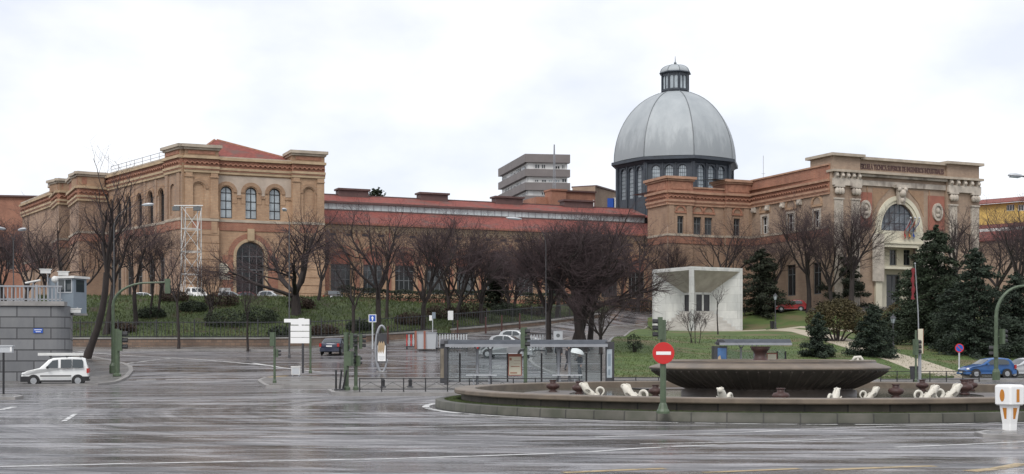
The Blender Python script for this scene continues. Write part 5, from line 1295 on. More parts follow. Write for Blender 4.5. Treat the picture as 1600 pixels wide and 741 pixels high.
for k, x in enumerate((-.17,-.03,.12)): b.prism([(x-.08,zrel(p,549)),(x,zrel(p,553)),(x+.07,zrel(p,546)),(x+.1,zrel(p,538)),(x+.02,zrel(p,533)),(x-.07,zrel(p,538))], lambda u, v, d: Vector((u,-d,v)), .09, .104+.001*k)
lw(t, b, 'picture', 'trim'); b = MB(); b.box(-.35,.35,-.2,.2,0,.06); lw(t, b, 'foot', 'kerb')

# ------------------------------------------------------------------ bus shelters
def shelter(lbl, px0, px1, D, ytop, zoff, big):
    p = base((px0+px1)/2, D, zoff); t = thing('bus_shelter', lbl, 'bus shelter', p); k = D/F; c = (px0+px1)/2
    X = lambda px: (px-c)*k
    H = zrel(p, ytop); x0, x1 = X(px0), X(px1)
    # barrel roof with slim arched ends
    b = MB(); n = 10; vs = []
    prof = [(-.75+1.5*i/n, H-.42+.42*math.sin(R(20)+R(140)*i/n)) for i in range(n+1)]
    for x in (x0+.3, x1-.1):
        for (y, z) in prof: vs.append((x, y, z))
        for (y, z) in prof: vs.append((x, y, z-.05))
    m = n+1; fs = []
    for i in range(n): fs += [(i, i+1, 2*m+i+1, 2*m+i), (m+i, 3*m+i, 3*m+i+1, m+i+1), (i, m+i, m+i+1, i+1), (2*m+i, 2*m+i+1, 3*m+i+1, 3*m+i)]
    fs += [(0, 2*m, 3*m, m), (n, m+n, 3*m+n, 2*m+n)]
    b.add(vs, fs); o = lw(t, b, 'roof', 'shelterroof', False); recalc(o)
    b = MB(); b.box(x0+.3,x1-.1,-.8,-.72,prof[0][1]-.12,prof[0][1]+.03); b.box(x0+.3,x1-.1,.72,.8,prof[-1][1]-.12,prof[-1][1]+.03); lw(o, b, 'gutter', 'grey')
    return t, p, X, H, k
t, p, X, H, k = shelter('long bus shelter with curved grey roof and glass panes behind the fountain', 688, 951, 73.3, 531, .13, True)
for px in (745.5, 766, 873, 890): 
    b = MB(); x = X(px); b.tube([(x,.35,0),(x,.35,H-.5)], .075, 8)
    for s in (-1, 1): b.tube([(x,.35,H-.75),(x+s*.08,.3,H-.5),(x+s*.28,.2,H-.16)], .04, 6)
    lw(t, b, 'support_post', 'grey')
for px in (718, 793, 846.5, 917, 940.5): b = MB(); b.box(X(px)-.045,X(px)+.045,.5,.58,.15,zrel(p,552)); lw(t, b, 'glazing_post', 'black')
for a, c in ((700,717),(719,744),(747,765),(767.5,792),(816,845.5),(848,872),(891.5,916),(918,939.5)): b = MB(); b.box(X(a),X(c),.535,.545,.25,zrel(p,543)); lw(t, b, 'pane', 'shelterglass')
b = MB(); b.box(X(699),X(941),.52,.56,zrel(p,569.2),zrel(p,568.2)); lw(t, b, 'glazing_rail', 'lightgrey')
b = MB(); b.box(X(699),X(941),.515,.565,.17,.24); lw(t, b, 'sill_rail', 'grey')
b = MB(); b.box(X(688.5),X(695),-.62,.62,.1,zrel(p,538)); b.box(X(695),X(700),-.7,.7,.0,zrel(p,533)); o = lw(t, b, 'end_panel', 'darkmetal')
b = MB(); n = 10; b.prism([(-.72+1.44*i/n, zrel(p,538)+.28*math.sin(math.pi*i/n)) for i in range(n+1)], lambda u, v, d: Vector((d,u,v)), X(688.5), X(700)); lw(o, b, 'arched_top', 'darkmetal')
b = MB(); b.box(X(689),X(694.5),-.63,-.62,.35,zrel(p,545)); lw(o, b, 'weathered_face', 'oldpanel')
b = MB(); b.box(X(945),X(958.5),-.62,-.42,.12,zrel(p,534)); b.box(X(945),X(958.5),-.5,.6,zrel(p,540),zrel(p,534)); o = lw(t, b, 'advert_case', 'darkmetal')
b = MB(); b.box(X(947),X(955),-.63,-.62,zrel(p,590),zrel(p,546)); q = lw(o, b, 'poster', 'glasspale'); b = MB(); b.box(X(948.5),X(953),-.634,-.63,zrel(p,572),zrel(p,553)); b.box(X(949),X(952),-.634,-.63,zrel(p,586),zrel(p,577)); lw(q, b, 'picture', 'booth')
b = MB(); b.box(X(793.8),X(815.5),.38,.5,zrel(p,587.5),zrel(p,553)); o = lw(t, b, 'route_board', 'redpanel')
b = MB(); b.box(X(795.3),X(814),.37,.38,zrel(p,586),zrel(p,557.5)); o = lw(o, b, 'route_map', 'cream'); b = MB()
for y0, y1, a, c in ((573.5,572.3,798,812),(569,568.6,803,813),(564,563.5,803,813),(584,582,797,808)): b.box(X(a),X(c),.365,.37,zrel(p,y0),zrel(p,y1))
b.box(X(796),X(799.5),.365,.37,zrel(p,563.5),zrel(p,559.5)); o['kind'] = o.get('kind', ''); del o['kind']; lw(t, b, 'map_print', 'redtrim')
for a, c in ((728,776),(863,910)):
    b = MB(); b.box(X(a),X(c),-.1,.3,.5,.56); o = lw(t, b, 'bench', 'lightgrey'); 
    for px in (a+12, c-12): b = MB(); b.box(X(px)-.04,X(px)+.04,.0,.2,0,.5); lw(o, b, 'leg', 'grey')
t, p, X, H, k = shelter('small bus shelter with dark curved roof and blue poster beyond the fountain bowl', 1114, 1236, 86.5, 530, .1, False)
b = MB(); b.box(X(1114),X(1118),-.6,.6,0,zrel(p,541)); b.box(X(1118),X(1134),-.62,-.45,0,zrel(p,541)); o = lw(t, b, 'advert_case', 'darkmetal')
b = MB(); n = 10; b.prism([(X(1114)+(X(1134)-X(1114))*i/n, zrel(p,541)+.42*math.sin(math.pi*(.12+.76*i/n))) for i in range(n+1)], lambda u, v, d: Vector((u,-d,v)), .45, .62); lw(o, b, 'arched_top', 'darkmetal')
b = MB(); b.box(X(1119),X(1132.5),-.63,-.62,.2,zrel(p,544)); o = lw(o, b, 'poster', 'posterblue'); b = MB(); b.prism([(X(1119),.25),(X(1127),.25),(X(1126),.9),(X(1123),zrel(p,555)),(X(1119.5),zrel(p,558))], lambda u, v, d: Vector((u,-d,v)), .63, .636); lw(o, b, 'picture', 'trim')
for px in (1159, 1180): b = MB(); x = X(px); b.tube([(x,.3,0),(x,.3,H-.5)], .06, 8); b.tube([(x,.3,H-.7),(x-.28,.2,H-.15)], .035, 5); b.tube([(x,.3,H-.7),(x+.28,.2,H-.15)], .035, 5); lw(t, b, 'support_post', 'grey')
for px in (1137, 1198, 1217, 1230): b = MB(); b.box(X(px)-.05,X(px)+.05,.5,.6,0,zrel(p,549)); lw(t, b, 'glazing_post', 'black')
b = MB(); b.box(X(1138),X(1230),.54,.55,.2,zrel(p,546)); lw(t, b, 'pane', 'shelterglass'); b = MB(); b.box(X(1200),X(1216.5),.44,.5,.5,zrel(p,551.5)); o = lw(t, b, 'route_board', 'redpanel'); b = MB(); b.box(X(1201.5),X(1215),.43,.44,.55,zrel(p,553.5)); lw(o, b, 'route_map', 'cream')

# ------------------------------------------------------------------ pedestrian railings and bollards
def railing(lbl, px0, px1, D, ytop, off, step_px=34):
    a, c = base(px0, D, off), base(px1, D, off); t = thing('pedestrian_railing', lbl, 'railing', a, group='dark pedestrian railings'); h = zrel(a, ytop); L_ = c.x-a.x; k = max(1, round((px1-px0)/step_px))
    b = MB()
    for z in (h, .12): b.tube([(0,0,z),(L_,0,z)], .022, 5)
    b.tube([(0,0,h-.16),(L_,0,h-.16)], .012, 4)
    for j in range(k):
        x0, x1 = L_*j/k, L_*(j+1)/k; m = (x0+x1)/2; zz = (h+.0)/2
        for q in ((x0,.15),(x1,.15)): b.tube([(q[0],0,q[1]),(m,0,h-.18)], .008, 4)
    lw(t, b, 'rails', 'black')
    for j in range(k+1): b = MB(); b.box(L_*j/k-.025,L_*j/k+.025,-.025,.025,-.05,h+.03); lw(t, b, 'post', 'black')
railing('dark pedestrian railing along the front island between traffic lights and fountain', 562, 905, 61.2, 591.5, .13)
railing('dark pedestrian railing between the shelter and the fountain bowl', 958, 1100, 71.5, 590, .13, 36)
railing('dark pedestrian railing along the path end beyond the fountain', 1376, 1530, 81.5, 580.5, .12, 28)
for px, D, tilt, lb in ((525,63.2,0,'upright dark bollard at the tip of the front island'),(530.5,63.0,.10,'dark bollard leaning slightly beside the upright one'),(535.5,63.2,.2,'dark bollard leaning most, next to the green post'),(598.5,67.5,0,'short dark stub bollard nearer the traffic lights, behind the railing'),(641,67.5,0,'short dark stub bollard nearer the shelter, behind the railing')):
    p = base(px, D, .13); t = thing('bollard', lb, 'bollard', p, group='dark bollards on the front island'); h = .92 if px < 560 else .36; r = .05 if px < 560 else .1
    b = MB(); b.tube([(0,0,0),(tilt*h,0,h)], [r,r*.85], 8); b.ball((tilt*h,0,h), r*1.05, 6); lw(t, b, 'shaft', 'black'); b = MB(); b.lathe([(r*1.6,0),(r*1.6,.06),(r,.09)], 8); lw(t, b, 'collar', 'darkmetal')
for i, (px, D, lb) in enumerate(((715,131,'thin rusty post at the end of the climbing wall'),(759,134.3,'thin rusty post before the climbing wall, right of the barriers'),(784,136.5,'thin rusty post halfway along the climbing wall'),(812,140,'thin rusty post before the climbing wall near the big trees'),(606,126,'thin rusty post by the wall right of the oval pillar'))):
    p = base(px, D-1.6, .12); b = MB(); b.tube([(0,0,0),(0,0,1.55)], [.09,.07], 8); b.ball((0,0,1.55), .09, 6); o = b.build('bollard', M['rustpost'], loc=tuple(p)); tag(o, lb, 'bollard', 'rusty posts along the low wall')
# construction barriers
def barrier(px0, px1, D, y0, y1, lb, stripes):
    a = base((px0+px1)/2, D); t = thing('construction_barrier', lb, 'barrier', a); L_ = (px1-px0)/F*D; h = zrel(a, y0); n = stripes
    b = MB(); b.box(-L_/2,L_/2,-.05,.05,h-.1,h); b.box(-L_/2,L_/2,-.05,.05,.12,.22); lw(t, b, 'frame', 'darkmetal')
    for k in range(n): x = -L_/2+L_*(k+.5)/n; b = MB(); b.box(x-L_/n*.22,x+L_/n*.22,-.04,.04,.22,h-.1); lw(t, b, 'slat', 'lightgrey' if k % 2 or stripes > 7 else 'signred')
    for x in (-L_/2+.1, L_/2-.1): b = MB(); b.box(x-.05,x+.05,-.3,.3,0,.12); lw(t, b, 'foot', 'darkmetal')
barrier(634, 651, 122, 521, 541, 'red and white striped barrier at the left end of the roadworks', 5)
barrier(681, 731, 120.5, 520.5, 533, 'long dark barrier with white slats right of the grey skip', 12)
barrier(828, 864, 115, 521, 533, 'dark barrier with white slats behind the silver cars', 8)
p = base(666, 120.5); t = thing('skip', 'grey waste skip with red barrier panels beside the roadworks', 'skip', p); h = zrel(p, 519.5)
b = MB(); b.add([(-.75,-.5,.1),(.85,-.5,.1),(.85,.7,.1),(-.75,.7,.1),(-.95,-.65,h),(.95,-.65,h),(.95,.85,h),(-.95,.85,h)], [(3,2,1,0),(0,1,5,4),(1,2,6,5),(2,3,7,6),(3,0,4,7),(4,5,6,7)]); lw(t, b, 'tub', 'lightgrey')
b = MB(); b.box(-.98,.98,-.7,-.62,h-.06,h+.03); lw(t, b, 'rim', 'grey')
for x in (-.9, -.1): b = MB(); b.box(x-.09,x+.09,-.74,-.7,.1,h+.12); lw(t, b, 'red_panel', 'redpanel')
p = base(872, 112); t = thing('road_works_sign', 'grey square board with a dark round symbol on the corner pavement', 'sign', p)
b = MB(); b.box(-.38,.38,-.03,.03,zrel(p,532),zrel(p,517.5)); lw(t, b, 'board', 'lightgrey'); b = MB(); b.T = Matrix.Translation((0,-.035,zrel(p,524.5))) @ Matrix.Rotation(R(90),4,'X'); b.lathe([(.001,0),(.16,0)], 16); lw(t, b, 'symbol', 'frame')
for x in (-.3,.3): b = MB(); b.tube([(x,.04,0),(x,.04,zrel(p,520))], .025, 5); lw(t, b, 'leg', 'grey')

# ------------------------------------------------------------------ street lamps
def lamp_head(t, c, dirv, L_=.85):
    T = Matrix.Translation(c) @ Vector(dirv).to_track_quat('X','Z').to_matrix().to_4x4()
    b = MB(); b.T = T; n = 8; vs = []
    for (x, ry, rz) in ((0,.07,.06),(.15*L_,.15,.10),(.5*L_,.19,.13),(.85*L_,.16,.10),(L_,.05,.04)):
        for k in range(n): a = 2*math.pi*k/n; z = math.sin(a)*rz; vs.append((x, math.cos(a)*ry, z if z > 0 else z*.55))
    b.add(vs, [(i*n+k, i*n+(k+1)%n, i*n+n+(k+1)%n, i*n+n+k) for i in range(4) for k in range(n)]+[tuple(range(n-1,-1,-1)), tuple(4*n+k for k in range(n))])
    o = lw(t, b, 'lamp_head', 'lightgrey', True); b = MB(); b.T = T; b.box(.2*L_,.85*L_,-.12,.12,-.085,-.06); lw(o, b, 'lens', 'glasspale'); return o
def street_lamp(lbl, px, D, arms, off=.1, r=.05, m='lamppole'):
    p = base(px, D, off); t = thing('street_lamp', lbl, 'street lamp', p, 0, 'tall street lamps'); ymin = min(a[1] for a in arms)
    hz_ = zrel(p, max(a[2] for a in arms)); b = MB(); b.tube([(0,0,0),(0,0,1.2),(0,0,hz_)], [r*1.5,r*1.2,r*.7], 8); b.lathe([(r*2.2,0),(r*2.2,.25),(r*1.5,.35)], 10); lw(t, b, 'pole', m)
    for (pe, ye, yb, dy, L_) in arms:
        dx = (pe-px)/F*D; ze = zrel(p, ye); z0 = zrel(p, yb); pts = [(0,0,z0)]
        for k in range(1, 9): a = R(90)*k/8; pts.append((dx*(1-math.cos(a)), dy*(1-math.cos(a)), z0+(ze-z0)*math.sin(a)))
        b = MB(); b.tube(pts, [r*.7-.03*k/8 for k in range(9)], 6); lw(t, b, 'arm', m)
        v = Vector((dx, dy, 0)).normalized(); v.z = .06; lamp_head(t, pts[-1], v, L_)
street_lamp('two armed street lamp rising left of the forked bare tree', 21, 100, [(13,359.5,385,-.6,.95),(33,361,385,-.5,1.0)])
street_lamp('street lamp with one arm pointing right before the museum side wing', 178, 94, [(224,321.5,355,-.3,.85)])
street_lamp('street lamp whose head faces the road before the museum right pier', 452, 103, [(452,333,348,-1.8,.8)], .2)
street_lamp('street lamp with arm curving left over the hall roof', 853, 108, [(815,344,385,-.6,1.3)], .2, .035)
street_lamp('street lamp at the right edge with two heads high in the sky', 1668, 62, [(1592,277.5,300,-.4,.7),(1604,281.5,306,-1.6,.75)], .0, .1)
def lantern(lbl, px, D, ytop):
    p = base(px, D, .14); t = thing('park_lantern', lbl, 'lantern', p, 0, 'park lanterns on the lawn'); h = zrel(p, ytop)
    b = MB(); b.lathe([(.20,0),(.20,.12),(.13,.2),(.11,.75),(.15,.8),(.07,.95),(.055,h-1.0),(.09,h-.98),(.04,h-.9),(.10,h-.82)], 10); lw(t, b, 'post', 'darkmetal')
    b = MB(); b.lathe([(.12,h-.8),(.25,h-.36),(.22,h-.34),(.001,h-.34)], 6); o = lw(t, b, 'lantern_glass', 'glasspale'); b = MB()
    for k in range(6): a = R(60)*k; b.tube([(.125*math.cos(a),.125*math.sin(a),h-.8),(.255*math.cos(a),.255*math.sin(a),h-.36)], .014, 4)
    lw(o, b, 'cage', 'darkmetal'); b = MB(); b.lathe([(.30,h-.36),(.2,h-.22),(.09,h-.14),(.08,h-.06),(.02,h),(.001,h)], 6); lw(t, b, 'cap', 'darkmetal')
lantern('park lantern on the path corner right of the marble cube', 1211.5, 158, 458); lantern('park lantern between the dark firs and the cedar', 1395.5, 117, 491)
p = base(1206.5, 158.5, .14); t = thing('litter_bin', 'dark litter bin beside the lantern near the marble cube', 'bin', p); b = MB(); b.lathe([(.001,.15),(.22,.15),(.27,.95),(.29,1.0),(.001,1.0)], 12); lw(t, b, 'bucket', 'black'); b = MB(); b.box(-.05,.05,-.05,.05,0,.2); lw(t, b, 'foot', 'black')
# white lattice tower with lamps beside the museum
p = base(299, 149.5, .1); t = thing('lattice_tower', 'white lattice floodlight tower beside the museum corner', 'tower', p); h = zrel(p, 323); w_ = .92
b = MB(); cs = [(-w_,-w_),(w_,-w_),(w_,w_),(-w_,w_)]
for x, y in cs: b.tube([(x,y,0),(x*.95,y*.95,h)], .05, 5)
zz = [h*i/4 for i in range(5)]
for i in range(4):
    for j in range(4):
        a, c = cs[j], cs[(j+1)%4]; b.tube([(*a,zz[i+1]),(*c,zz[i+1])], .04, 4)
        if (i+j) % 2: a, c = c, a
        b.tube([(*a,zz[i]),(*c,zz[i+1])], .035, 4)
b.tube([(-1.7,-w_,h),(1.5,-w_,h)], .07, 4); lw(t, b, 'lattice', 'dirtywhite')
for x in (-1.4, .9): b = MB(); b.cbox((x,-w_-.25,h-.35), (.75,.4,.45)); b.box(x-.04,x+.04,-w_-.08,-w_+.05,h-.3,h); lw(t, b, 'floodlight', 'frame')
# bench on the lawn behind
def bench(lbl, px, D):
    p = base(px, D, .14); t = thing('park_bench', lbl, 'bench', p)
    b = MB()
    for k in range(4): b.box(-.85,.85,-.25+.13*k,-.15+.13*k,.42,.46)
    lw(t, b, 'seat', 'darkmetal'); b = MB()
    for k in range(3): b.box(-.85,.85,.28+.03*k,.32+.03*k,.55+.13*k,.65+.13*k)
    lw(t, b, 'backrest', 'darkmetal')
    for x in (-.7,.7): b = MB(); b.box(x-.04,x+.04,-.22,.3,0,.42); b.box(x-.04,x+.04,.32,.38,.3,.95); lw(t, b, 'leg', 'black')
bench('dark park bench on the lawn behind the marble cube', 1172, 172)

# ------------------------------------------------------------------ beacon
p = base(1577.5, 32.6, .07); t = thing('traffic_beacon', 'white plastic traffic beacon with amber reflectors on the small island', 'beacon', p)
h = zrel(p, 601); b = MB()
def rr(w_, z, n=4, c=.22):
    o = []
    for q in range(4):
        for k in range(n+1):
            a = R(90)*(q+k/n); o.append((math.copysign(1,math.cos(R(45)+R(90)*q))*w_*(1-c)+w_*c*math.cos(a), math.copysign(1,math.sin(R(45)+R(90)*q))*w_*(1-c)+w_*c*math.sin(a), z))
    return o
lv = [(.125,0),(.127,.16),(.175,h-.50),(.218,h-.50),(.25,h-.47),(.255,h-.06),(.24,h-.015),(.20,h)]; vs = []
for w_, z in lv: vs += rr(w_, z)
n = 20; b.add(vs, [(i*n+j, i*n+(j+1)%n, i*n+n+(j+1)%n, i*n+n+j) for i in range(len(lv)-1) for j in range(n)]+[tuple((len(lv)-1)*n+j for j in range(n))])
b.T = None; o = lw(t, b, 'body', 'white', False)
t.rotation_euler = (0,0,R(28))
def face(dx, poly, up=True):
    # on the two faces turned to the road: x- and y-
    b = MB(); f = (lambda u, v, d: Vector((u, -d, v))) if dx else (lambda u, v, d: Vector((-d, -u, v))); b.prism(poly, f, 0, 1) if False else None
    vs = []
    for e in (0,):
        for (u, v) in poly: 
            w0 = (.253 if v > h-.5 else .125+(v-.16)/(h-.66)*.05)+.004; vs.append(f(u, v, w0))
    b.add(vs, [tuple(range(len(poly)))]); b2 = MB(); cx2 = sum(q[0] for q in poly)/len(poly); cy2 = sum(q[1] for q in poly)/len(poly)
    lw(t, b, 'reflector', 'orange')
ov = [(.075*math.cos(2*math.pi*k/16), h-.26+.15*math.sin(2*math.pi*k/16)) for k in range(16)]
face(False, ov); face(True, [(-.05,h-.42),(.05,h-.42),(.05,h-.11),(-.05,h-.11)])
lo_ = [(-.035,h-.98+.15),(.035,h-.98+.15),(.07,h-.56),(-.07,h-.56)]
face(True, lo_); face(False, [(u*.9, v) for u, v in lo_])

# ------------------------------------------------------------------ fountain
fc_ = (FC.x, FC.y, 0)
ft = thing('fountain', 'wide round stone fountain basin with a broad raised bowl', 'fountain', fc_)
b = MB(); b.lathe([(12.05,-.1),(12.03,.26),(11.98,.275),(11.72,.28),(11.70,.1)], 160); lw(ft, b, 'outer_kerb', 'kerb_f' if 'kerb_f' in M else 'fstone', True)
b = MB(); b.lathe([(11.12,.1),(11.10,.52)], 160); lw(ft, b, 'basin_wall', 'rubble_f' if 'rubble_f' in M else 'fstone')
b = MB(); b.lathe([(11.10,.50),(11.34,.50),(11.36,.53),(11.36,.63),(11.33,.66),(10.62,.66),(10.60,.63),(10.60,-.2)], 160); lw(ft, b, 'basin_rim', 'fstone')
b = MB(); b.lathe([(3.15,.0),(3.12,.58),(2.98,.62),(2.98,.68),(3.2,.76),(3.55,.92),(3.95,1.14),(4.2,1.30),(4.28,1.36),(4.28,1.41),(4.2,1.44),(3.80,1.56),(3.78,1.63),(3.72,1.66),(3.58,1.66),(3.54,1.62),(3.52,1.40),(.001,1.38)], 96); bowl = lw(ft, b, 'bowl', 'fstone_dark', True)
b = MB()
for k in range(72): a = R(5)*k; c, s = math.cos(a), math.sin(a); b.tube([(c*3.02,s*3.02,.69),(c*3.2,s*3.2,.755),(c*3.55,s*3.55,.915),(c*3.95,s*3.95,1.135),(c*4.2,s*4.2,1.30)], .05, 4)
lw(bowl, b, 'fluting', 'fstone_dark'); b = MB(); b.lathe([(4.285,1.355),(4.30,1.37),(4.30,1.405),(4.22,1.445),(3.82,1.565),(3.80,1.565)], 96); b.lathe([(3.785,1.60),(3.785,1.645),(3.73,1.668),(3.575,1.668),(3.53,1.64)], 96); lw(bowl, b, 'lip', 'fstone')
for a0, a1, r0, r1 in ((150,210,7.2,9.0),(215,262,7.0,8.6),(278,325,7.0,8.6),(330,370,7.4,9.4),(60,120,7,9)):
    b = MB(); b.lathe([(r0,.2),(r0,.43),(r1,.43),(r1,.2)], 24, a0=R(a0), a1=R(a1)); lw(ft, b, 'basin_step', 'fstone_dark')
wat = bpy.data.materials.new('fountain_water'); wat.use_nodes = True; N, K = nodes(wat); q = N['Principled BSDF']; q.inputs['Base Color'].default_value = (.075,.085,.075,1); q.inputs['Roughness'].default_value = .08
nn = N.new('ShaderNodeTexNoise'); nn.inputs['Scale'].default_value = 3; bp = N.new('ShaderNodeBump'); bp.inputs['Strength'].default_value = .25; bp.inputs['Distance'].default_value = .03; tcn = N.new('ShaderNodeTexCoord'); K(tcn.outputs['Object'], nn.inputs['Vector']); K(nn.outputs['Fac'], bp.inputs['Height']); K(bp.outputs[0], q.inputs['Normal']); M['water'] = wat
b = MB(); b.lathe([(.001,.40),(10.62,.40)], 96, fc_); struct(b.build('water', M['water']))
b = MB(); b.lathe([(.001,1.56),(3.53,1.56)], 64, fc_); struct(b.build('water', M['water']))
b = MB(); b.lathe([(11.08,.27),(11.74,.26)], 120, fc_); struct(b.build('grass_verge', M['rough']))
rg = random.Random(5); b = MB()
for k in range(15000):
    a = R(150)+R(230)*rg.random(); r = 11.12+.6*rg.random(); h_ = rg.uniform(.02,.055); q = Vector((FC.x+r*math.cos(a), FC.y+r*math.sin(a), .255)); t_ = rg.uniform(0,6.28); d = Vector((math.cos(t_), math.sin(t_), 0)); w_ = d*.012; l = Vector((rg.uniform(-.02,.02), rg.uniform(-.02,.02), h_)); b.add([q-w_, q+w_, q+l], [(0,1,2)])
M['blade'] = mat('grass_blades', (.07,.10,.03), .9, col2=(.045,.06,.02), scale=.8)
tag(b.build('grass', M['blade']), 'short wet grass round the fountain basin', 'grass', kind='stuff')
# cast iron urns
def urn(lbl, px, D, z, s=1.0):
    p = P(px, 0, D); t = thing('urn', lbl, 'urn', (p.x, p.y, z), 0, 'iron urns in the fountain'); b = MB(); b.lathe([(.001,0),(.16*s,0),(.17*s,.04*s),(.1*s,.08*s),(.24*s,.16*s),(.27*s,.25*s),(.22*s,.32*s),(.12*s,.34*s),(.11*s,.44*s)], 14); lw(t, b, 'vase', 'urn', True)
    b = MB(); b.lathe([(.11*s,.43*s),(.14*s,.44*s),(.14*s,.47*s),(.001,.47*s)], 14); lw(t, b, 'collar', 'urn')
urn('rusty urn in the basin nearest the bus shelter', 864, 51.5, .41); urn('rusty urn beside the leftmost white sculpture', 905, 49, .41); urn('rusty urn just left of the no entry post', 1024, 46, .41, .9)
urn('rusty urn below the bowl right of the middle', 1220, 40.2, .41); urn('rusty urn right of the bowl before the path', 1400, 45, .41); urn('rusty urn between the two right hand sculptures', 1441, 53, .41, .95); urn('rusty urn nearer of the two at the right edge of the basin', 1507, 48.5, .41, 1.15); urn('rusty urn farther of the two at the right edge of the basin', 1517, 53, .41)
p = P(1188, 0, 48.7); t = thing('urn', 'large dark urn standing in the middle of the raised bowl', 'urn', (p.x,p.y,1.55)); b = MB(); b.lathe([(.001,0),(.35,0),(.36,.08),(.24,.14),(.2,.3),(.26,.42),(.34,.5),(.34,.56),(.001,.56)], 18); lw(t, b, 'vase', 'urn', True); b = MB(); b.lathe([(.34,.54),(.37,.56),(.37,.6),(.001,.6)], 18); lw(t, b, 'rim', 'urn')
# white stone sculptures
def skin_mesh(name, joints, edges, radii, m, sub=2, mats=None):
    me = bpy.data.meshes.new('tmp'); me.from_pydata([tuple(j) for j in joints], edges, []); o = bpy.data.objects.new('tmp', me); C.objects.link(o)
    mod = o.modifiers.new('s', 'SKIN'); sv_ = me.skin_vertices[0].data
    for i, r in enumerate(radii): sv_[i].radius = (r, r) if not hasattr(r, '__len__') else r; sv_[i].use_root = (i == 0)
    mod.use_smooth_shade = True; sb_ = o.modifiers.new('u', 'SUBSURF'); sb_.levels = sub; sb_.render_levels = sub
    bpy.context.view_layer.update(); dg = bpy.context.evaluated_depsgraph_get(); m2 = bpy.data.meshes.new_from_object(o.evaluated_get(dg)); bpy.data.objects.remove(o); bpy.data.meshes.remove(me)
    m2.name = name; m2.materials.clear()
    for x in (mats or [m]): m2.materials.append(M[x])
    for q in m2.polygons: q.use_smooth = True
    r = bpy.data.objects.new(name, m2); C.objects.link(r); return r
def sculpture(lbl, px, D, rz, s, tail=True, tilt=0):
    p = P(px, 0, D); t = thing('fountain_sculpture', lbl, 'sculpture', (p.x, p.y, .40), rz, 'white sculptures in the fountain'); t.scale = (s*.78, s*.78, s*.78)
    J = [(.10,0,.06),(.26,0,.24),(.40,0,.42),(.53,0,.52),(.64,0,.48),(-.08,0,.0)]
    rad = [(.15,.17),(.16,.19),(.14,.17),(.11,.12),(.06,.07),(.10,.12)]; E = [(0,1),(1,2),(2,3),(3,4),(0,5)]
    n0 = len(J); n = 11; a0, a1, cx, cz_, r = R(-70), R(255), -.36, .20, .17
    for k in range(n):
        q = a0+(a1-a0)*k/(n-1) if tail else a0; J.append((cx+r*math.cos(q)*-1 if not tail else cx-r*math.cos(math.pi-q), .03*k/n, cz_+r*math.sin(q))); rad.append((.085-.005*k, .085-.005*k)); E.append((n0+k-1 if k else 5, n0+k))
    q = J[-1]; J += [(q[0]-.06,.08,q[2]-.10),(q[0]+.02,-.08,q[2]-.11)]; rad += [(.03,.012),(.03,.012)]; E += [(len(J)-3, len(J)-2), (len(J)-3, len(J)-1)]
    o = skin_mesh('body', J, E, rad, 'statue'); o.parent = t
    for s_2 in (-1, 1):
        b = MB(); b.add([(.16,s_2*.10,.10),(.34,s_2*.13,.26),(.18,s_2*.24,.30),(.04,s_2*.23,.20),(.16,s_2*.13,.10),(.34,s_2*.16,.26),(.18,s_2*.27,.30),(.04,s_2*.26,.20)], [(0,1,2,3),(7,6,5,4),(0,4,5,1),(1,5,6,2),(2,6,7,3),(3,7,4,0)]); lw(t, b, 'fin', 'statue')
        b = MB(); b.ball((.50,s_2*.10,.555), .032, 6); lw(t, b, 'eye', 'statue')
    b = MB(); b.add([(.12,-.012,.30),(.30,-.012,.46),(.42,-.012,.62),(.24,-.012,.58),(.12,.012,.30),(.30,.012,.46),(.42,.012,.62),(.24,.012,.58)], [(0,1,2,3),(7,6,5,4),(0,4,5,1),(1,5,6,2),(2,6,7,3),(3,7,4,0)]); lw(t, b, 'crest', 'statue')
    b = MB(); b.lathe([(.001,-.1),(.40,-.1),(.34,.02),(.001,.03)], 12, (-.05,0,0)); lw(t, b, 'base', 'fstone'); return t
sculpture('leftmost white sculpture with curled tail turned right, beside two urns', 926, 48.0, R(168), 1.0)
sculpture('large white winged sculpture left of the no entry post', 993, 43, R(140), 1.15)
sculpture('white sculpture facing the road below the middle of the bowl', 1134, 39.5, R(-120), 1.15)
sculpture('small white sculpture facing the road under the right half of the bowl', 1302, 40.0, R(60), 1.05)
sculpture('white sculpture just right of the raised bowl, head turned right', 1358, 45.0, R(20), .85)
sculpture('white curled tail sculpture, left of the pair at the right', 1447, 43.5, R(20), 1.05)
sculpture('white curled tail sculpture, right of the pair beside the urns', 1481, 44.5, R(15), 1.1)
p = P(1340, 0, 47.0); t = thing('fountain_sculpture', 'small white arched ornament on the right rim of the bowl', 'sculpture', (p.x,p.y,1.6)); b = MB(); b.tube([(-.18,0,.04),(-.1,0,.16),(.1,0,.17),(.16,0,.1),(.16,0,0)], [.05,.06,.06,.05,.05], 7); b.tube([(0,0,.16),(0,-.02,0)], .05, 6); lw(t, b, 'arch', 'statue', True); b = MB(); b.tube([(-.18,0,.04),(-.42,.02,.0)], [.05,.03], 6); lw(t, b, 'tail', 'statue', True)
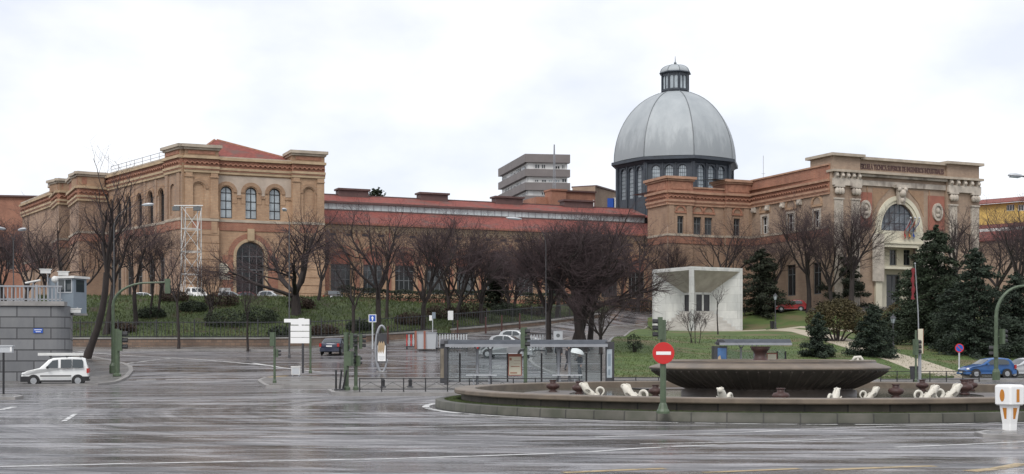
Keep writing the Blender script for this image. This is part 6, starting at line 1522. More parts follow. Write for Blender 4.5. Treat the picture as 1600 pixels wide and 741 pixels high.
# ------------------------------------------------------------------ cars
CARS = {  # length, width, belt height, outline (x from the nose, z), index marks: windscreen (a,b), rear glass (c,d), side windows, wheels, wheel radius
 'van': dict(L=4.12, W=1.72, belt=1.06, out=[(.06,.30),(.0,.42),(.02,.62),(.10,.78),(.35,.90),(.95,1.03),(1.12,1.08),(1.68,1.60),(1.95,1.70),(2.9,1.76),(3.7,1.74),(3.92,1.66),(4.03,1.25),(4.10,1.0),(4.12,.42),(4.05,.28)],
   ws=(6,7), rg=(11,12), win=[[(1.50,1.10),(1.92,1.55),(2.25,1.60),(2.25,1.08)],[(2.42,1.08),(2.42,1.61),(3.08,1.63),(3.08,1.09)],[(3.13,1.09),(3.13,1.63),(3.72,1.61),(3.78,1.50),(3.80,1.09)]], wh=(.78,3.46), wr=.31),
 'hatch': dict(L=3.9, W=1.68, belt=.95, out=[(.08,.22),(.0,.36),(.02,.56),(.12,.68),(.45,.80),(.95,.90),(1.15,.94),(1.85,1.36),(2.15,1.44),(2.8,1.46),(3.35,1.40),(3.55,1.30),(3.80,.98),(3.88,.90),(3.9,.40),(3.82,.24)],
   ws=(6,7), rg=(11,12), win=[[(1.48,.97),(1.98,1.33),(2.38,1.37),(2.38,.96)],[(2.46,.96),(2.46,1.37),(3.0,1.35),(3.3,1.20),(3.34,.97)]], wh=(.72,3.15), wr=.30),
 'sedan': dict(L=4.45, W=1.74, belt=.95, out=[(.08,.22),(.0,.36),(.02,.56),(.12,.68),(.5,.80),(1.2,.90),(1.4,.94),(2.05,1.34),(2.35,1.41),(2.85,1.42),(3.15,1.37),(3.35,1.28),(3.80,1.00),(3.95,.97),(4.40,.95),(4.45,.80),(4.44,.38),(4.36,.24)],
   ws=(6,7), rg=(11,12), win=[[(1.72,.97),(2.18,1.31),(2.55,1.34),(2.55,.96)],[(2.63,.96),(2.63,1.34),(3.05,1.31),(3.40,1.08),(3.42,.98)]], wh=(.80,3.62), wr=.31),
}
def carpaint(name, col, met=0): return mat(name, col, .28, metal=met, coat=.6)
M['p_white'] = carpaint('car_paint_white', (.80,.81,.80)); M['p_navy'] = carpaint('car_paint_navy', (.018,.024,.05), .2); M['p_silver'] = carpaint('car_paint_silver', (.42,.43,.44), .5)
M['p_blue'] = carpaint('car_paint_blue', (.03,.11,.30), .2); M['p_red'] = carpaint('car_paint_red', (.35,.025,.03)); M['p_black'] = carpaint('car_paint_black', (.02,.02,.022)); M['p_pale'] = carpaint('car_paint_pale', (.55,.57,.58), .3); M['p_maroon'] = carpaint('car_paint_maroon', (.16,.025,.03))
def car(kind, name, label, px, D, rz, paint, off=.01, black=False, rack=False, group=None, slope=0):
    k = CARS[kind]; p = at(px, D); t = thing(name, label, 'van' if 'van' in name else 'car', (p.x, p.y, p.z+off), rz, group); t.rotation_euler = (0, slope, rz)
    L_, W, bz = k['L'], k['W'], k['belt']; cx = L_/2; out = k['out']; n = len(out)
    def hw(x, z):
        w_ = W/2
        if z > bz: w_ -= (z-bz)*.26
        if z < .45: w_ -= (.45-z)*.12
        e = min(x, L_-x)
        if e < .55: w_ -= .16*(1-e/.55)**2
        return w_
    X = lambda x: cx-x                       # nose towards +x
    # body: outline swept across the width in five columns
    fr = (-1, -.86, 0, .86, 1); vs = []
    for (x, z) in out:
        for f in fr:
            w_ = hw(x, z); zz = z-(0.03 if abs(f) == 1 and z > bz else 0)+(.02 if f == 0 and z > .7 else 0)
            xx = x
            e = abs(f)
            if e == 1 and x < .4: xx = x+.05
            if e == 1 and x > L_-.3: xx = x-.04
            vs.append((X(xx), w_*f, zz))
    b = MB(); b.add(vs, [(i*5+j, ((i+1)%n)*5+j, ((i+1)%n)*5+j+1, i*5+j+1) for i in range(n) for j in range(4)]+[tuple(i*5 for i in range(n)), tuple(i*5+4 for i in reversed(range(n)))])
    o = lw(t, b, 'body', paint); recalc(o)
    bm = bmesh.new(); bm.from_mesh(o.data); es = [e for e in bm.edges if len(e.link_faces) == 2 and e.calc_face_angle(0) > R(50)]
    bmesh.ops.bevel(bm, geom=es, offset=.035, segments=2, affect='EDGES', profile=.6); bm.to_mesh(o.data); bm.free()
    for q in o.data.polygons: q.use_smooth = len(q.vertices) < 6
    # glass
    def across(i, j, nm, s0=.08, s1=.08, off_=.014, m='carglass'):
        (x0, z0), (x1, z1) = out[i], out[j]; d = Vector((x1-x0, z1-z0)); nn = Vector((d.y, -d.x)).normalized()
        if nn.y < 0: nn = -nn
        a = Vector((x0, z0))+d*s0+nn*off_; c = Vector((x1, z1))-d*s1+nn*off_; g_ = MB()
        ra, rc = hw(a.x, a.y)*.86, hw(c.x, c.y)*.84
        mid = .02
        g_.add([(X(a.x),-ra,a.y),(X(a.x),0,a.y+mid),(X(a.x),ra,a.y),(X(c.x),rc,c.y),(X(c.x),0,c.y+mid),(X(c.x),-rc,c.y)], [(0,1,4,5),(1,2,3,4)]); return lw(t, g_, nm, m)
    across(*k['ws'], 'windscreen'); across(*k['rg'], 'rear_window')
    for s in (-1, 1):
        for w_ in k['win']:
            g_ = MB(); g_.add([(X(x), s*(hw(x, z)+.012), z) for x, z in w_], [tuple(range(len(w_)))[::s]]); lw(t, g_, 'side_window', 'carglass')
        c_ = MB(); x0 = k['win'][0][0][0]; c_.cbox((X(x0+.12), s*(W/2+.09), bz+.06), (.12,.18,.13)); lw(t, c_, 'mirror', 'black' if black else paint)
        h_ = MB(); zl = out[3][1]-.05; h_.add([(X(.07),s*(W/2-.30),zl-.12),(X(.10),s*(W/2-.13),zl-.10),(X(.42),s*(W/2-.028),zl+.0),(X(.36),s*(W/2-.05),zl+.12),(X(.17),s*(W/2-.28),zl+.06)], [(0,1,2,3,4)]); 
        h2 = MB(); h2.ball((X(.17),s*(W/2-.20),zl), .13, 8, sq=(1.0,1.0,.72)); lw(t, h2, 'headlight', 'headlens', True)
        r_ = MB(); xr = L_-.03; r_.box(X(xr+.045), X(xr-.10), min(s*(W/2-.20),s*(W/2-.015)), max(s*(W/2-.20),s*(W/2-.015)), bz-.28, bz-.0) ; lw(t, r_, 'tail_light', 'redlens')
        for x in k['wh']:
            a_ = MB(); a_.T = Matrix.Translation((X(x), s*(W/2+.004), k['wr'])) @ Matrix.Rotation(R(90)*-s, 4, 'X'); a_.lathe([(.001,0),(k['wr']+.07,0),(k['wr']+.07,-.06)], 20); lw(t, a_, 'wheel_arch', 'black')
            T_ = Matrix.Translation((X(x), s*(W/2-.12), k['wr'])) @ Matrix.Rotation(R(90)*-s, 4, 'X'); y_ = MB(); y_.T = T_; r0 = k['wr']; y_.lathe([(.001,-.05),(r0-.03,-.05),(r0,-.02),(r0,.11),(r0-.03,.145),(r0*.64,.15)], 20); ty = lw(t, y_, 'wheel', 'tyre', True)
            q = MB(); q.T = T_; q.lathe([(r0*.64,.146),(r0*.58,.13),(r0*.2,.135),(.001,.15)], 14); 
            for j in range(5): a = R(72)*j; q.cbox((math.cos(a)*r0*.38, math.sin(a)*r0*.38, .143), (r0*.45,.05,.02), rz=a)
            lw(ty, q, 'rim', 'rim')
        if black:
            z_ = MB(); y0, y1 = sorted((s*(W/2-.02), s*(W/2+.018))); z_.box(X(k['wh'][1]-.4), X(k['wh'][0]+.4), y0, y1, .56, .64); z_.box(X(k['wh'][1]-.4), X(k['wh'][0]+.4), y0, y1, .24, .34); lw(t, z_, 'side_strip', 'black')
        else:
            z_ = MB(); y0, y1 = sorted((s*(W/2-.02), s*(W/2+.01))); z_.box(X(k['wh'][1]-.4), X(k['wh'][0]+.4), y0, y1, .20, .29); lw(t, z_, 'sill', 'black')
    f_ = MB(); zt_ = .58 if black else .40; f_.box(X(.42), X(-.02), -W/2+.10, W/2-.10, .24, zt_); f_.box(X(.62), X(.25), -W/2-.008, W/2+.008, .24, zt_) if black else None; lw(t, f_, 'front_bumper', 'black' if black else paint)
    f_ = MB(); f_.box(X(-.028), X(.05), -.45, .45, .46, .54 if not black else .66); lw(t, f_, 'grille', 'black')
    f_ = MB(); f_.box(X(L_+.03), X(L_-.3), -W/2+.06, W/2-.06, .28, .56); f_.box(X(L_-.12), X(L_-.45), -W/2-.006, W/2+.006, .28, .56) if black else None; lw(t, f_, 'rear_bumper', 'black' if black else paint)
    for x in (-.035, L_+.035): f_ = MB(); f_.cbox((X(x), 0, .42 if x < 0 else (.72 if not black else .45)), (.012,.50,.11)); lw(t, f_, 'number_plate', 'plate')
    if rack:
        f_ = MB(); z0 = 1.80
        for x in (1.75, 2.75, 3.6): f_.box(X(x+.03), X(x-.03), -.74, .74, z0-.02, z0+.05)
        lw(t, f_, 'roof_bar', 'black'); f_ = MB(); f_.box(X(3.75), X(.95), -.70, -.30, z0+.05, z0+.22); f_.box(X(3.75), X(1.1), -.2, .45, z0+.05, z0+.12); lw(t, f_, 'roof_load', 'dirtywhite')
    return t
van = car('van', 'parked_van', 'white compact van with black bumpers and a load on its roof', 87, 77, R(180+15), 'p_white', .01, True, True); van.scale = (.89,.89,.92)
car('sedan', 'parked_car', 'dark navy saloon seen from behind in front of the low wall', 524, 115, R(84), 'p_navy')
car('sedan', 'parked_car', 'silver saloon nearest in the middle street, behind the shelter roof', 791, 108, R(-9), 'p_silver')
car('hatch', 'parked_car', 'silver car behind the nearest silver saloon, roof above the shelter', 798, 117, R(-16), 'p_silver')
car('hatch', 'parked_car', 'pale car farthest of the three in the middle street', 812, 124, R(-20), 'p_pale')
car('hatch', 'parked_car', 'bright blue hatchback at the right edge, nose to the left', 1541, 99.5, R(180+9), 'p_blue')
car('hatch', 'parked_car', 'silver white hatchback behind the blue one at the right edge', 1597, 100.5, R(180+14), 'p_pale')
G2 = 'cars parked on the museum terrace'
car('van', 'parked_van', 'white van with dark rear window parked on the terrace', 306, 155, R(-60), 'p_white', .05, group=G2)
car('hatch', 'parked_car', 'pale hatchback parked on the terrace right of the museum door', 428, 156.5, R(-20), 'p_pale', .05, group=G2)
car('hatch', 'parked_car', 'red car parked on the terrace before the museum door', 393, 158, R(10), 'p_maroon', .02, group=G2)
car('hatch', 'parked_car', 'silver car parked on the terrace left of the museum door', 364, 157, R(15), 'p_silver', .02, group=G2)
car('hatch', 'parked_car', 'black car with pale windscreen on the terrace by the hedge end', 521, 156, R(-70), 'p_black', .02, group=G2)
car('hatch', 'parked_car', 'silver car parked far left on the terrace before the side wing', 232, 160, R(5), 'p_silver', .02, group=G2)
car('hatch', 'parked_car', 'bright red car parked behind the lawn before the school wing', 1236, 171, R(170), 'p_red', .03)

# ------------------------------------------------------------------ people
def person(lbl, px, D, rz, h, step, arm):
    p = at(px, D); s = h/1.75; z0 = p.z+.10
    J = [(0,0,.95),(0,0,1.15),(0,.01,1.38),(0,.0,1.50),(0,-.01,1.60),
         (.10,0,.90),(.11,-step,.50),(.11,-step*.6,.07),(.11,-step*.6-.16,.03),(-.10,0,.90),(-.11,step*.7,.50),(-.11,step*1.5,.07),(-.11,step*1.5-.16,.03),
         (.19,0,1.40),(.24,.02,1.13),(.22,-.10,.90),(-.19,0,1.40)]
    E = [(0,1),(1,2),(2,3),(3,4),(0,5),(5,6),(6,7),(7,8),(0,9),(9,10),(10,11),(11,12),(2,13),(13,14),(14,15),(2,16)]
    rad = [(.17,.12),(.17,.12),(.18,.12),.06,.055,(.11,.11),.075,.05,(.05,.035),(.11,.11),.075,.05,(.05,.035),.075,.055,.04,.075]
    if arm: J += [(-.24,-.12,1.18),(-.14,-.30,1.32)]
    else: J += [(-.24,.04,1.13),(-.22,-.06,.88)]
    E += [(16,17),(17,18)]; rad += [.055,.04]
    J = [(x*s, y*s, z*s) for x, y, z in J]
    o = skin_mesh('person', J, E, [tuple(q*s for q in r) if hasattr(r, '__len__') else r*s for r in rad], 'coat', 2, ['coat', 'trousers', 'skin', 'tyre'])
    for q in o.data.polygons:
        c = q.center/s; q.material_index = 2 if (c.z > 1.47 or (abs(c.x) > .1 and c.y < -.24 and c.z > 1.2) or (abs(c.x) > .17 and c.z < .94 and c.z > .8)) else 3 if c.z < .09 else 1 if c.z < .82 else 0
    # head grown into the same mesh
    b = MB(); b.ball((0,-.01*s,1.64*s), .105*s, 12, sq=(.86,1.0,1.18)); b.add([(-.016*s,-.10*s,1.63*s),(.016*s,-.10*s,1.63*s),(0,-.105*s,1.67*s),(0,-.135*s,1.635*s)], [(0,1,3),(1,2,3),(2,0,3)])
    for e in (-1, 1): b.ball((e*.09*s,0,1.635*s), .025*s, 6)
    hd = b.build('tmp', M['skin']); bm = bmesh.new(); bm.from_mesh(o.data); nf = len(bm.faces); bm.from_mesh(hd.data); bm.faces.ensure_lookup_table()
    for q in bm.faces[nf:]: q.material_index = 2; q.smooth = True
    bm.to_mesh(o.data); bm.free(); bpy.data.objects.remove(hd)
    tag(o, lbl, 'person'); o.location = (p.x, p.y, z0); o.rotation_euler = (0,0,rz)
    b = MB(); b.lathe([(.001,.135),(.07,.12),(.108,.06),(.112,.0),(.10,-.04)], 12, (0,.02,1.64)); b.v = [(x*s, (y+.012)*s, z*s) for x, y, z in b.v]; b.build('hair', M['hair'], o, True); return o, s
o, s = person('person in a dark coat standing behind the bus shelter glass', 873, 97, R(170), 1.78, .05, False)
person('person in dark clothes walking beside the shelter, nearer the middle posts', 887, 94, R(120), 1.68, .22, False)
o, s = person('person in dark clothes holding a white umbrella behind the shelter', 906, 84.5, R(-60), 1.70, .16, True)
hp = Matrix.Translation(o.location) @ Matrix.Rotation(o.rotation_euler.z, 4, 'Z') @ Vector((-.14*s,-.30*s,1.32*s))
um = thing('umbrella', 'open white umbrella held up by the person behind the shelter', 'umbrella', hp); um.rotation_euler = (R(4), R(12), 0)
b = MB(); b.tube([(0,0,-.12),(0,0,.72)], .012, 6); lw(um, b, 'shaft', 'darkmetal'); b = MB(); n = 8; rows = 6; vs = [(0,0,.68)]
for i in range(1, rows+1):
    t_ = i/rows
    for k in range(16): a = R(22.5)*k; r = .52*math.sin(R(78)*t_)/math.sin(R(78)); r *= 1-(.06*t_ if k % 2 else 0); vs.append((r*math.cos(a), r*math.sin(a), .68-.30*(1-math.cos(R(78)*t_))/(1-math.cos(R(78)))))
b.add(vs, [(0, 1+k, 1+(k+1)%16) for k in range(16)]+[(1+16*i+k, 1+16*(i+1)+k, 1+16*(i+1)+(k+1)%16, 1+16*i+(k+1)%16) for i in range(rows-1) for k in range(16)]); lw(um, b, 'canopy', 'white', True)
b = MB(); b.tube([(0,0,-.12),(.0,.03,-.17),(.0,.07,-.15)], .015, 6); lw(um, b, 'handle', 'black')
# ------------------------------------------------------------------ trees
def rot_to(d, ang, az):
    d = d.normalized(); a = d.orthogonal().normalized(); b = d.cross(a)
    return (d*math.cos(ang)+(a*math.cos(az)+b*math.sin(az))*math.sin(ang)).normalized()
def bare_tree(name, lbl, loc, H, spread, seed, fork=.3, limbs=5, dens=1.0, lean=(0,0), r0=None, droop=0, up=.25, levels=4, trunks=1, tw='twig', tr=.0078, group=None, ivy=0, wide=35):
    rg = random.Random(seed); t = thing(name, lbl, 'tree', loc, 0, group); tb = MB(); cb = MB()
    r0 = r0 or H*.017; up = up*rg.uniform(.5,1.7); wide = wide*rg.uniform(.85,1.2)
    def path(p, d, L_, k, wob, upk):
        pts = [p]
        for i in range(k):
            d = (d+Vector((rg.gauss(0,wob), rg.gauss(0,wob), rg.gauss(0,wob)*.6+upk))).normalized(); p = p+d*(L_/k); pts.append(p)
        return pts, d
    def grow(p, d, L_, r, lv):
        last = lv >= levels; k = 5 if lv == 1 else 4 if lv == 2 else 3 if not last else 2
        pts, d2 = path(p, d, L_, k, .16 if lv < 3 else .13, (up if lv < 3 else up*.55-droop)*.5)
        m = tb if lv <= 2 else cb; n = 6 if lv == 1 else 5 if lv == 2 else 3
        rr_ = [max(tr*.55, r*(1-(.62 if not last else .55)*i/k)) for i in range(k+1)]
        m.tube(pts, rr_, n, cap=False)
        if last: return
        nc = {1:6.8, 2:7.0, 3:6.2}[lv]*dens**.7 if levels == 4 else {1:7,2:6}[lv]*dens
        nc = int(nc)+(1 if rg.random() < nc-int(nc) else 0)
        for j in range(nc):
            f = .28+.72*(j+rg.random())/nc if lv < 3 else .15+.85*(j+rg.random())/nc; x = f*k; i = min(int(x), k-1); q = pts[i].lerp(pts[i+1], x-i); dd = (pts[i+1]-pts[i]).normalized()
            nd = rot_to(dd, R(rg.uniform(25,58)), rg.uniform(0,6.28)); 
            if lv < 3 and nd.z < -.1: nd.z *= .2
            ll = L_*rg.uniform(.48,.74)*(1.15-.40*f); grow(q, nd.normalized(), ll, max(tr, rr_[i]*rg.uniform(.42,.62)), lv+1)
    for w_ in range(trunks):
        b0 = Vector((rg.uniform(-.5,.5), rg.uniform(-.3,.3), -.25)) if trunks > 1 else Vector((0,0,-.25))
        hf = H*fork*rg.uniform(.9,1.1); d = Vector((lean[0]+(rg.uniform(-.3,.3) if trunks > 1 else 0), lean[1], 1)).normalized(); pts = [b0]; p = b0
        for i in range(5): d = (d+Vector((rg.gauss(0,.045)-lean[0]*.12, rg.gauss(0,.045), .06))).normalized(); p = p+d*(hf+.25)/5; pts.append(p)
        tb.tube(pts, [r0*1.45, r0*1.08, r0, r0*.95, r0*.9, r0*.86], 9, cap=False)
        Hl = (H-hf)
        for j in range(limbs):
            az = 6.283*(j+rg.uniform(-.25,.25))/limbs; an = R(rg.uniform(wide*.45, wide*1.25)) if j else R(rg.uniform(2,12))
            nd = rot_to(d, an, az); Lx = Hl*(.60 if j else .66)*rg.uniform(.85,1.1); nd.x *= spread; nd.y *= spread; nd.normalize()
            q = pts[-1] if j < 3 else pts[-2].lerp(pts[-1], rg.random())
            grow(q, nd, Lx, r0*rg.uniform(.45,.62), 1)
    # bring the crown to the intended height
    zmax = float(np.percentile(np.array([v[2] for v in cb.v]), 98.5)); f = H/zmax; sx_ = f*1.15
    for m in (tb, cb): m.v = [(x*sx_, y*sx_, z*f) for x, y, z in m.v]
    lw(t, tb, 'trunk', 'bark', True); lw(t, cb, 'crown', tw)
    return t
def leafmass(b, rg, c, r, n, s, sq=(1,1,1), shell=.55):
    for k in range(n):
        d = Vector((rg.gauss(0,1), rg.gauss(0,1), rg.gauss(0,1))).normalized(); q = Vector(c)+Vector((d.x*r*sq[0], d.y*r*sq[1], d.z*r*sq[2]))*(shell+(1-shell)*rg.random()**.6)
        leaf(b, rg, q, s)
def leaf(b, rg, q, s, dirv=None):
    d = dirv if dirv is not None else Vector((rg.gauss(0,1), rg.gauss(0,1), rg.gauss(0,.7))).normalized()
    a = d.orthogonal().normalized(); a = (a*math.cos(k_:=rg.uniform(0,6.28))+d.cross(a)*math.sin(k_)); h = s*rg.uniform(.6,1.3); w_ = a*h*.42
    b.add([q-d*h*.5, q+w_*.8, q+d*h*.5, q-w_*.8], [(0,1,2,3)])
T = 'bare street and park trees'
def bt(name, lbl, px, D, ytop, spread, seed, **k):
    p = at(px, D); p.z += .1; H = CH+(HY-ytop)/F*D-p.z; return bare_tree(name, lbl, p, H, spread, seed, group=T, **k)
# left
bt('bare_tree', 'tall leaning bare tree right of the granite wall corner', 133, 104, 243, .5, 115, fork=.46, limbs=5, lean=(.30,0), dens=.5, r0=.23, wide=22, tr=.007)
bt('bare_tree', 'forked bare tree behind the guard booth', 101, 128, 322, 1.25, 12, fork=.22, limbs=4, dens=.8, r0=.26, wide=44)
bt('bare_tree', 'bare tree behind the left end of the wall railing', 40, 133, 335, 1.1, 13, fork=.3, limbs=5, dens=.9, wide=40)
bt('bare_tree', 'dense bare tree at the far left edge', 2, 140, 345, 1.0, 14, fork=.25, limbs=5, dens=1.05, trunks=2)
bt('bare_tree', 'slim bare tree with trunk close behind the leaning one', 165, 127, 318, .8, 15, fork=.35, limbs=4, dens=.9)
bt('bare_tree', 'thin bare tree before the museum side wing windows', 213, 131, 330, .7, 16, fork=.3, limbs=4, dens=.9)
bt('bare_tree', 'young twin stemmed bare tree left of the lattice tower', 237, 134, 345, .7, 17, fork=.3, limbs=4, dens=.85, trunks=2, r0=.1)
bt('bare_tree', 'young straight bare tree before the lattice tower', 279, 120, 385, .75, 18, fork=.45, limbs=4, dens=.7, r0=.10)
bt('bare_tree', 'low scrubby bare tree right of the lattice tower', 318, 131, 405, .9, 19, fork=.25, limbs=4, dens=.7, r0=.08, trunks=2)
bt('bare_tree', 'small spindly bare tree at the foot of the bank under the museum door', 387, 120, 430, .8, 20, fork=.35, limbs=4, dens=.6, r0=.08)
bt('bare_tree', 'broad crowned bare tree in front of the museum right pier', 463, 137, 328, 1.35, 21, fork=.17, limbs=6, dens=.9, r0=.34, wide=46)
bt('bare_tree', 'thick leaning bare tree right of the broad crowned one', 497, 145, 352, 1.1, 22, fork=.3, limbs=5, dens=.9, lean=(.12,0), wide=40)
bt('bare_tree', 'small forked bare tree before the first hall arches', 551, 125, 385, .8, 23, fork=.33, limbs=4, dens=.75, r0=.13)
bt('bare_tree', 'tall open bare tree behind the blue arrow sign', 590, 126, 322, 1.0, 24, fork=.36, limbs=5, dens=.85, r0=.2, wide=40)
bt('bare_tree', 'slender bare tree just right of the tall open one', 604, 138, 370, .8, 25, fork=.4, limbs=4, dens=.8, r0=.13)
bt('bare_tree', 'dense bare tree behind the left end of the roadworks', 661, 131, 335, .95, 26, fork=.26, limbs=6, dens=1.05, r0=.2)
bt('bare_tree', 'dense bare tree above the white barrier slats', 703, 140, 345, .95, 27, fork=.24, limbs=6, dens=1.1, r0=.18, trunks=2)
bt('bare_tree', 'dark dense bare tree left of the big clump', 752, 139, 362, .85, 28, fork=.22, limbs=6, dens=1.15, r0=.2)
bt('bare_tree', 'bushy bare tree between hall arches and climbing wall', 792, 150, 385, .8, 29, fork=.2, limbs=6, dens=1.1, r0=.15, trunks=2)
# big clump on the corner pavement
bt('bare_tree', 'dark trunked bare tree leftmost in the big clump by the shelter', 858, 113, 352, .75, 31, fork=.32, limbs=6, dens=1.2, r0=.2, lean=(-.04,0))
bt('bare_tree', 'thickest bare tree in the middle of the big clump', 902, 114, 337, .85, 32, fork=.24, limbs=7, dens=1.25, r0=.34, trunks=2)
bt('bare_tree', 'bare tree right of the thickest one in the big clump', 922, 119, 362, .65, 33, fork=.24, limbs=6, dens=1.2, r0=.22)
bt('bare_tree', 'low spreading bare tree at the right edge of the big clump', 938, 110, 420, .85, 34, fork=.2, limbs=6, dens=.9, r0=.14, wide=46)
bt('bare_tree', 'bare tree behind the big clump beside the upper street', 870, 152, 352, .9, 35, fork=.25, limbs=6, dens=1.15)
bt('bare_tree', 'bare tree with gnarled limbs left of the marble cube', 996, 178, 352, 1.1, 36, fork=.38, limbs=5, dens=.95, wide=42)
bt('bare_tree', 'small bare tree between the hall end and marble cube', 972, 176, 400, .9, 37, fork=.3, limbs=5, dens=1.0)
bt('bare_tree', 'bare tree behind the left half of the marble cube', 1046, 179, 372, 1.0, 38, fork=.3, limbs=6, dens=1.0)
bt('bare_tree', 'bare tree with thick limbs behind the right half of the cube', 1135, 176, 342, 1.15, 39, fork=.33, limbs=5, dens=.95, wide=48)
bt('bare_tree', 'bare tree left of the school side wing windows', 1212, 176, 355, .9, 40, fork=.3, limbs=6, dens=1.1)
bt('bare_tree', 'tall bare tree before the school side wing', 1263, 168, 318, .9, 41, fork=.34, limbs=6, dens=1.15)
bt('bare_tree', 'tall bare tree before the left stone pier of the portal', 1331, 160, 315, .95, 42, fork=.38, limbs=6, dens=1.1, r0=.25)
bt('bare_tree', 'bare tree between the left portal pier and the round bush', 1300, 164, 350, .8, 43, fork=.3, limbs=6, dens=1.15)
bt('bare_tree', 'open bare tree before the right stone pier of the portal', 1494, 158, 322, 1.1, 44, fork=.42, limbs=5, dens=.8, wide=40)
bt('bare_tree', 'reddish bare tree before the ochre building', 1556, 160, 340, 1.0, 45, fork=.3, limbs=6, dens=1.1)
bt('bare_tree', 'bare tree at the right edge before the ochre building', 1592, 150, 305, .9, 46, fork=.36, limbs=6, dens=1.0)
bt('bare_tree', 'thin young bare tree standing before the right face of the cube', 1122, 143, 443, .5, 47, fork=.5, limbs=3, dens=.5, r0=.06, levels=3, tr=.014)
bt('bare_sapling', 'multi stemmed sapling on the lawn before the cube corner', 1083, 126, 478, .7, 48, fork=.3, limbs=4, dens=.6, r0=.035, levels=3, trunks=4, tr=.012)
bt('bare_sapling', 'thin pale sapling on the lawn between no entry post and cube', 1048, 112, 500, .6, 49, fork=.3, limbs=3, dens=.5, r0=.035, levels=3, trunks=2, tr=.012)
bt('bare_tree', 'distant bare tree left of the museum end wall', 68, 165, 365, 1.0, 50, fork=.25, limbs=6, dens=1.1)
# evergreens
def conifer(name, lbl, px, D, ytop, rb, seed, m, s=.32, n=5200, droop=.25, irr=.2, low=.03, ppow=.85, tk=.18):
    p = at(px, D); p.z += .1; H = CH+(HY-ytop)/F*D-p.z; rg = random.Random(seed); t = thing(name, lbl, 'tree', p, 0, 'evergreens'); tb = MB(); b = MB()
    tb.tube([(0,0,-.2),(0,0,H*.5),(0,0,H*.97)], [tk,tk*.6,.02], 7)
    nb_ = int(H*9); per = n/nb_
    for k in range(nb_):
        f = low+(1-low)*((k+rg.random())/nb_); Rr = rb*(1-f)**ppow*(1+rg.uniform(-irr,irr)*1.6)+.12; az = k*2.4+rg.uniform(-.5,.5); z = H*f
        d = Vector((math.cos(az), math.sin(az), .25-droop)); tip = Vector((0,0,z))+d*Rr-Vector((0,0,droop*Rr*.35))
        tb.tube([(0,0,z), Vector((0,0,z)).lerp(tip,.5)+Vector((0,0,.06*Rr)), tip], [.035,.02,.008], 3, cap=False)
        m_ = max(6, int(per*(.25+1.5*Rr/rb)))
        for j in range(m_):
            u = rg.random()**.7; q = Vector((0,0,z)).lerp(tip, u)+Vector((rg.gauss(0,.10),rg.gauss(0,.10),rg.gauss(0,.07)-.06))*Rr**.5*1.3
            dv = (d+Vector((rg.gauss(0,.6), rg.gauss(0,.6), rg.gauss(-.25,.35)))).normalized(); leaf(b, rg, q, s, dv)
    lw(t, tb, 'trunk', 'bark'); lw(t, b, 'crown', m); return t
conifer('cedar_tree', 'large ragged dark cedar before the portal of the school', 1462, 128, 352, 3.3, 61, 'pine', .24, 24000, .35, .5, .03, .55, .25)
conifer('cedar_tree', 'dark cedar close behind the large ragged one', 1436, 138, 410, 2.8, 62, 'pine', .23, 15000, .3, .45, .03, .55)
conifer('fir_tree', 'broad blue green fir right of the large cedar', 1522, 120, 388, 3.6, 63, 'spruce', .22, 22000, .3, .35, .02, .62)
conifer('fir_tree', 'dark fir at the right edge behind the curved mast', 1587, 124, 425, 3.5, 64, 'spruce', .22, 19000, .3, .4, .02, .6)
conifer('fir_tree', 'small pointed fir on the lawn behind the bowl', 1278, 112, 489, 1.45, 65, 'spruce', .16, 9000, .2, .25, .02, .8, .1)
conifer('fir_tree', 'bushy dark fir on the lawn, right of the small pointed one', 1364, 113, 476, 2.0, 66, 'spruce', .17, 14000, .2, .25, .02, .62, .12)
conifer('cedar_tree', 'dark evergreen behind the marble cube on the right', 1190, 171, 388, 3.0, 67, 'olive_dark' if 'olive_dark' in M else 'hedge', .24, 15000, .3, .5, .04, .5)
conifer('cypress_tree', 'tall dark evergreen beyond the left portal pier', 1318, 170, 395, 2.6, 68, 'hedge', .24, 12000, .2, .5, .04, .5)
conifer('cypress_tree', 'dark evergreen before the hall between two dense bare trees', 776, 153, 395, 1.7, 69, 'hedge', .32, 4500, .1, .4, .04, .5)
conifer('pine_tree', 'dark evergreen top peeking over the hall roof ridge', 588, 205, 297, 2.4, 70, 'pine', .4, 4500, -.2, .6, .45, .4)
M['olive2'] = mat('brown_olive_leaves', (.085,.065,.026), .85, col2=(.05,.045,.018), scale=.7)
def bushtree(name, lbl, px, D, blobs, seed, m, s, n, cat='bush', trunk=True):
    p = at(px, D); p.z += .1; rg = random.Random(seed); t = thing(name, lbl, cat, p); b = MB(); tb = MB()
    for (x, y, z, r, sq) in blobs:
        leafmass(b, rg, (x,y,z), r, int(n*r*r/sum(q[3]**2 for q in blobs)), s, sq, .45)
        tb.tube([(x*.15,y*.15,-.2),(x*.5,y*.5,z*.5),(x,y,z)], [.12,.08,.03], 5)
    lw(t, b, 'crown', m); lw(t, tb, 'trunk', 'bark'); return t
bushtree('round_tree', 'round brown olive evergreen tree on the lawn before the school', 1308, 133, [(0,0,2.6,2.0,(1.1,1,.9)),(-1.7,.2,2.3,1.4,(1,1,.9)),(1.6,-.1,2.3,1.5,(1,1,.9)),(.6,.3,3.4,1.3,(1.2,1,.7)),(-.8,.2,3.2,1.2,(1.1,1,.8)),(2.3,.3,1.4,1.0,(1,1,.8)),(-2.2,.3,1.3,.9,(1,1,.8))], 71, 'olive2', .2, 8500, 'tree')
bushtree('shrub', 'dark green shrub before the cedar beside the second lantern', 1415, 140, [(0,0,1.4,1.9,(1.3,1,.9)),(-1.6,0,1.2,1.4,(1,1,.9)),(1.5,0,1.6,1.4,(1,1,.9))], 72, 'bush', .22, 4500)
conifer('cedar_tree', 'dark evergreen filling the gap between large cedar and blue fir', 1493, 136, 430, 2.8, 60, 'pine', .24, 13000, .3, .5, .02, .5)
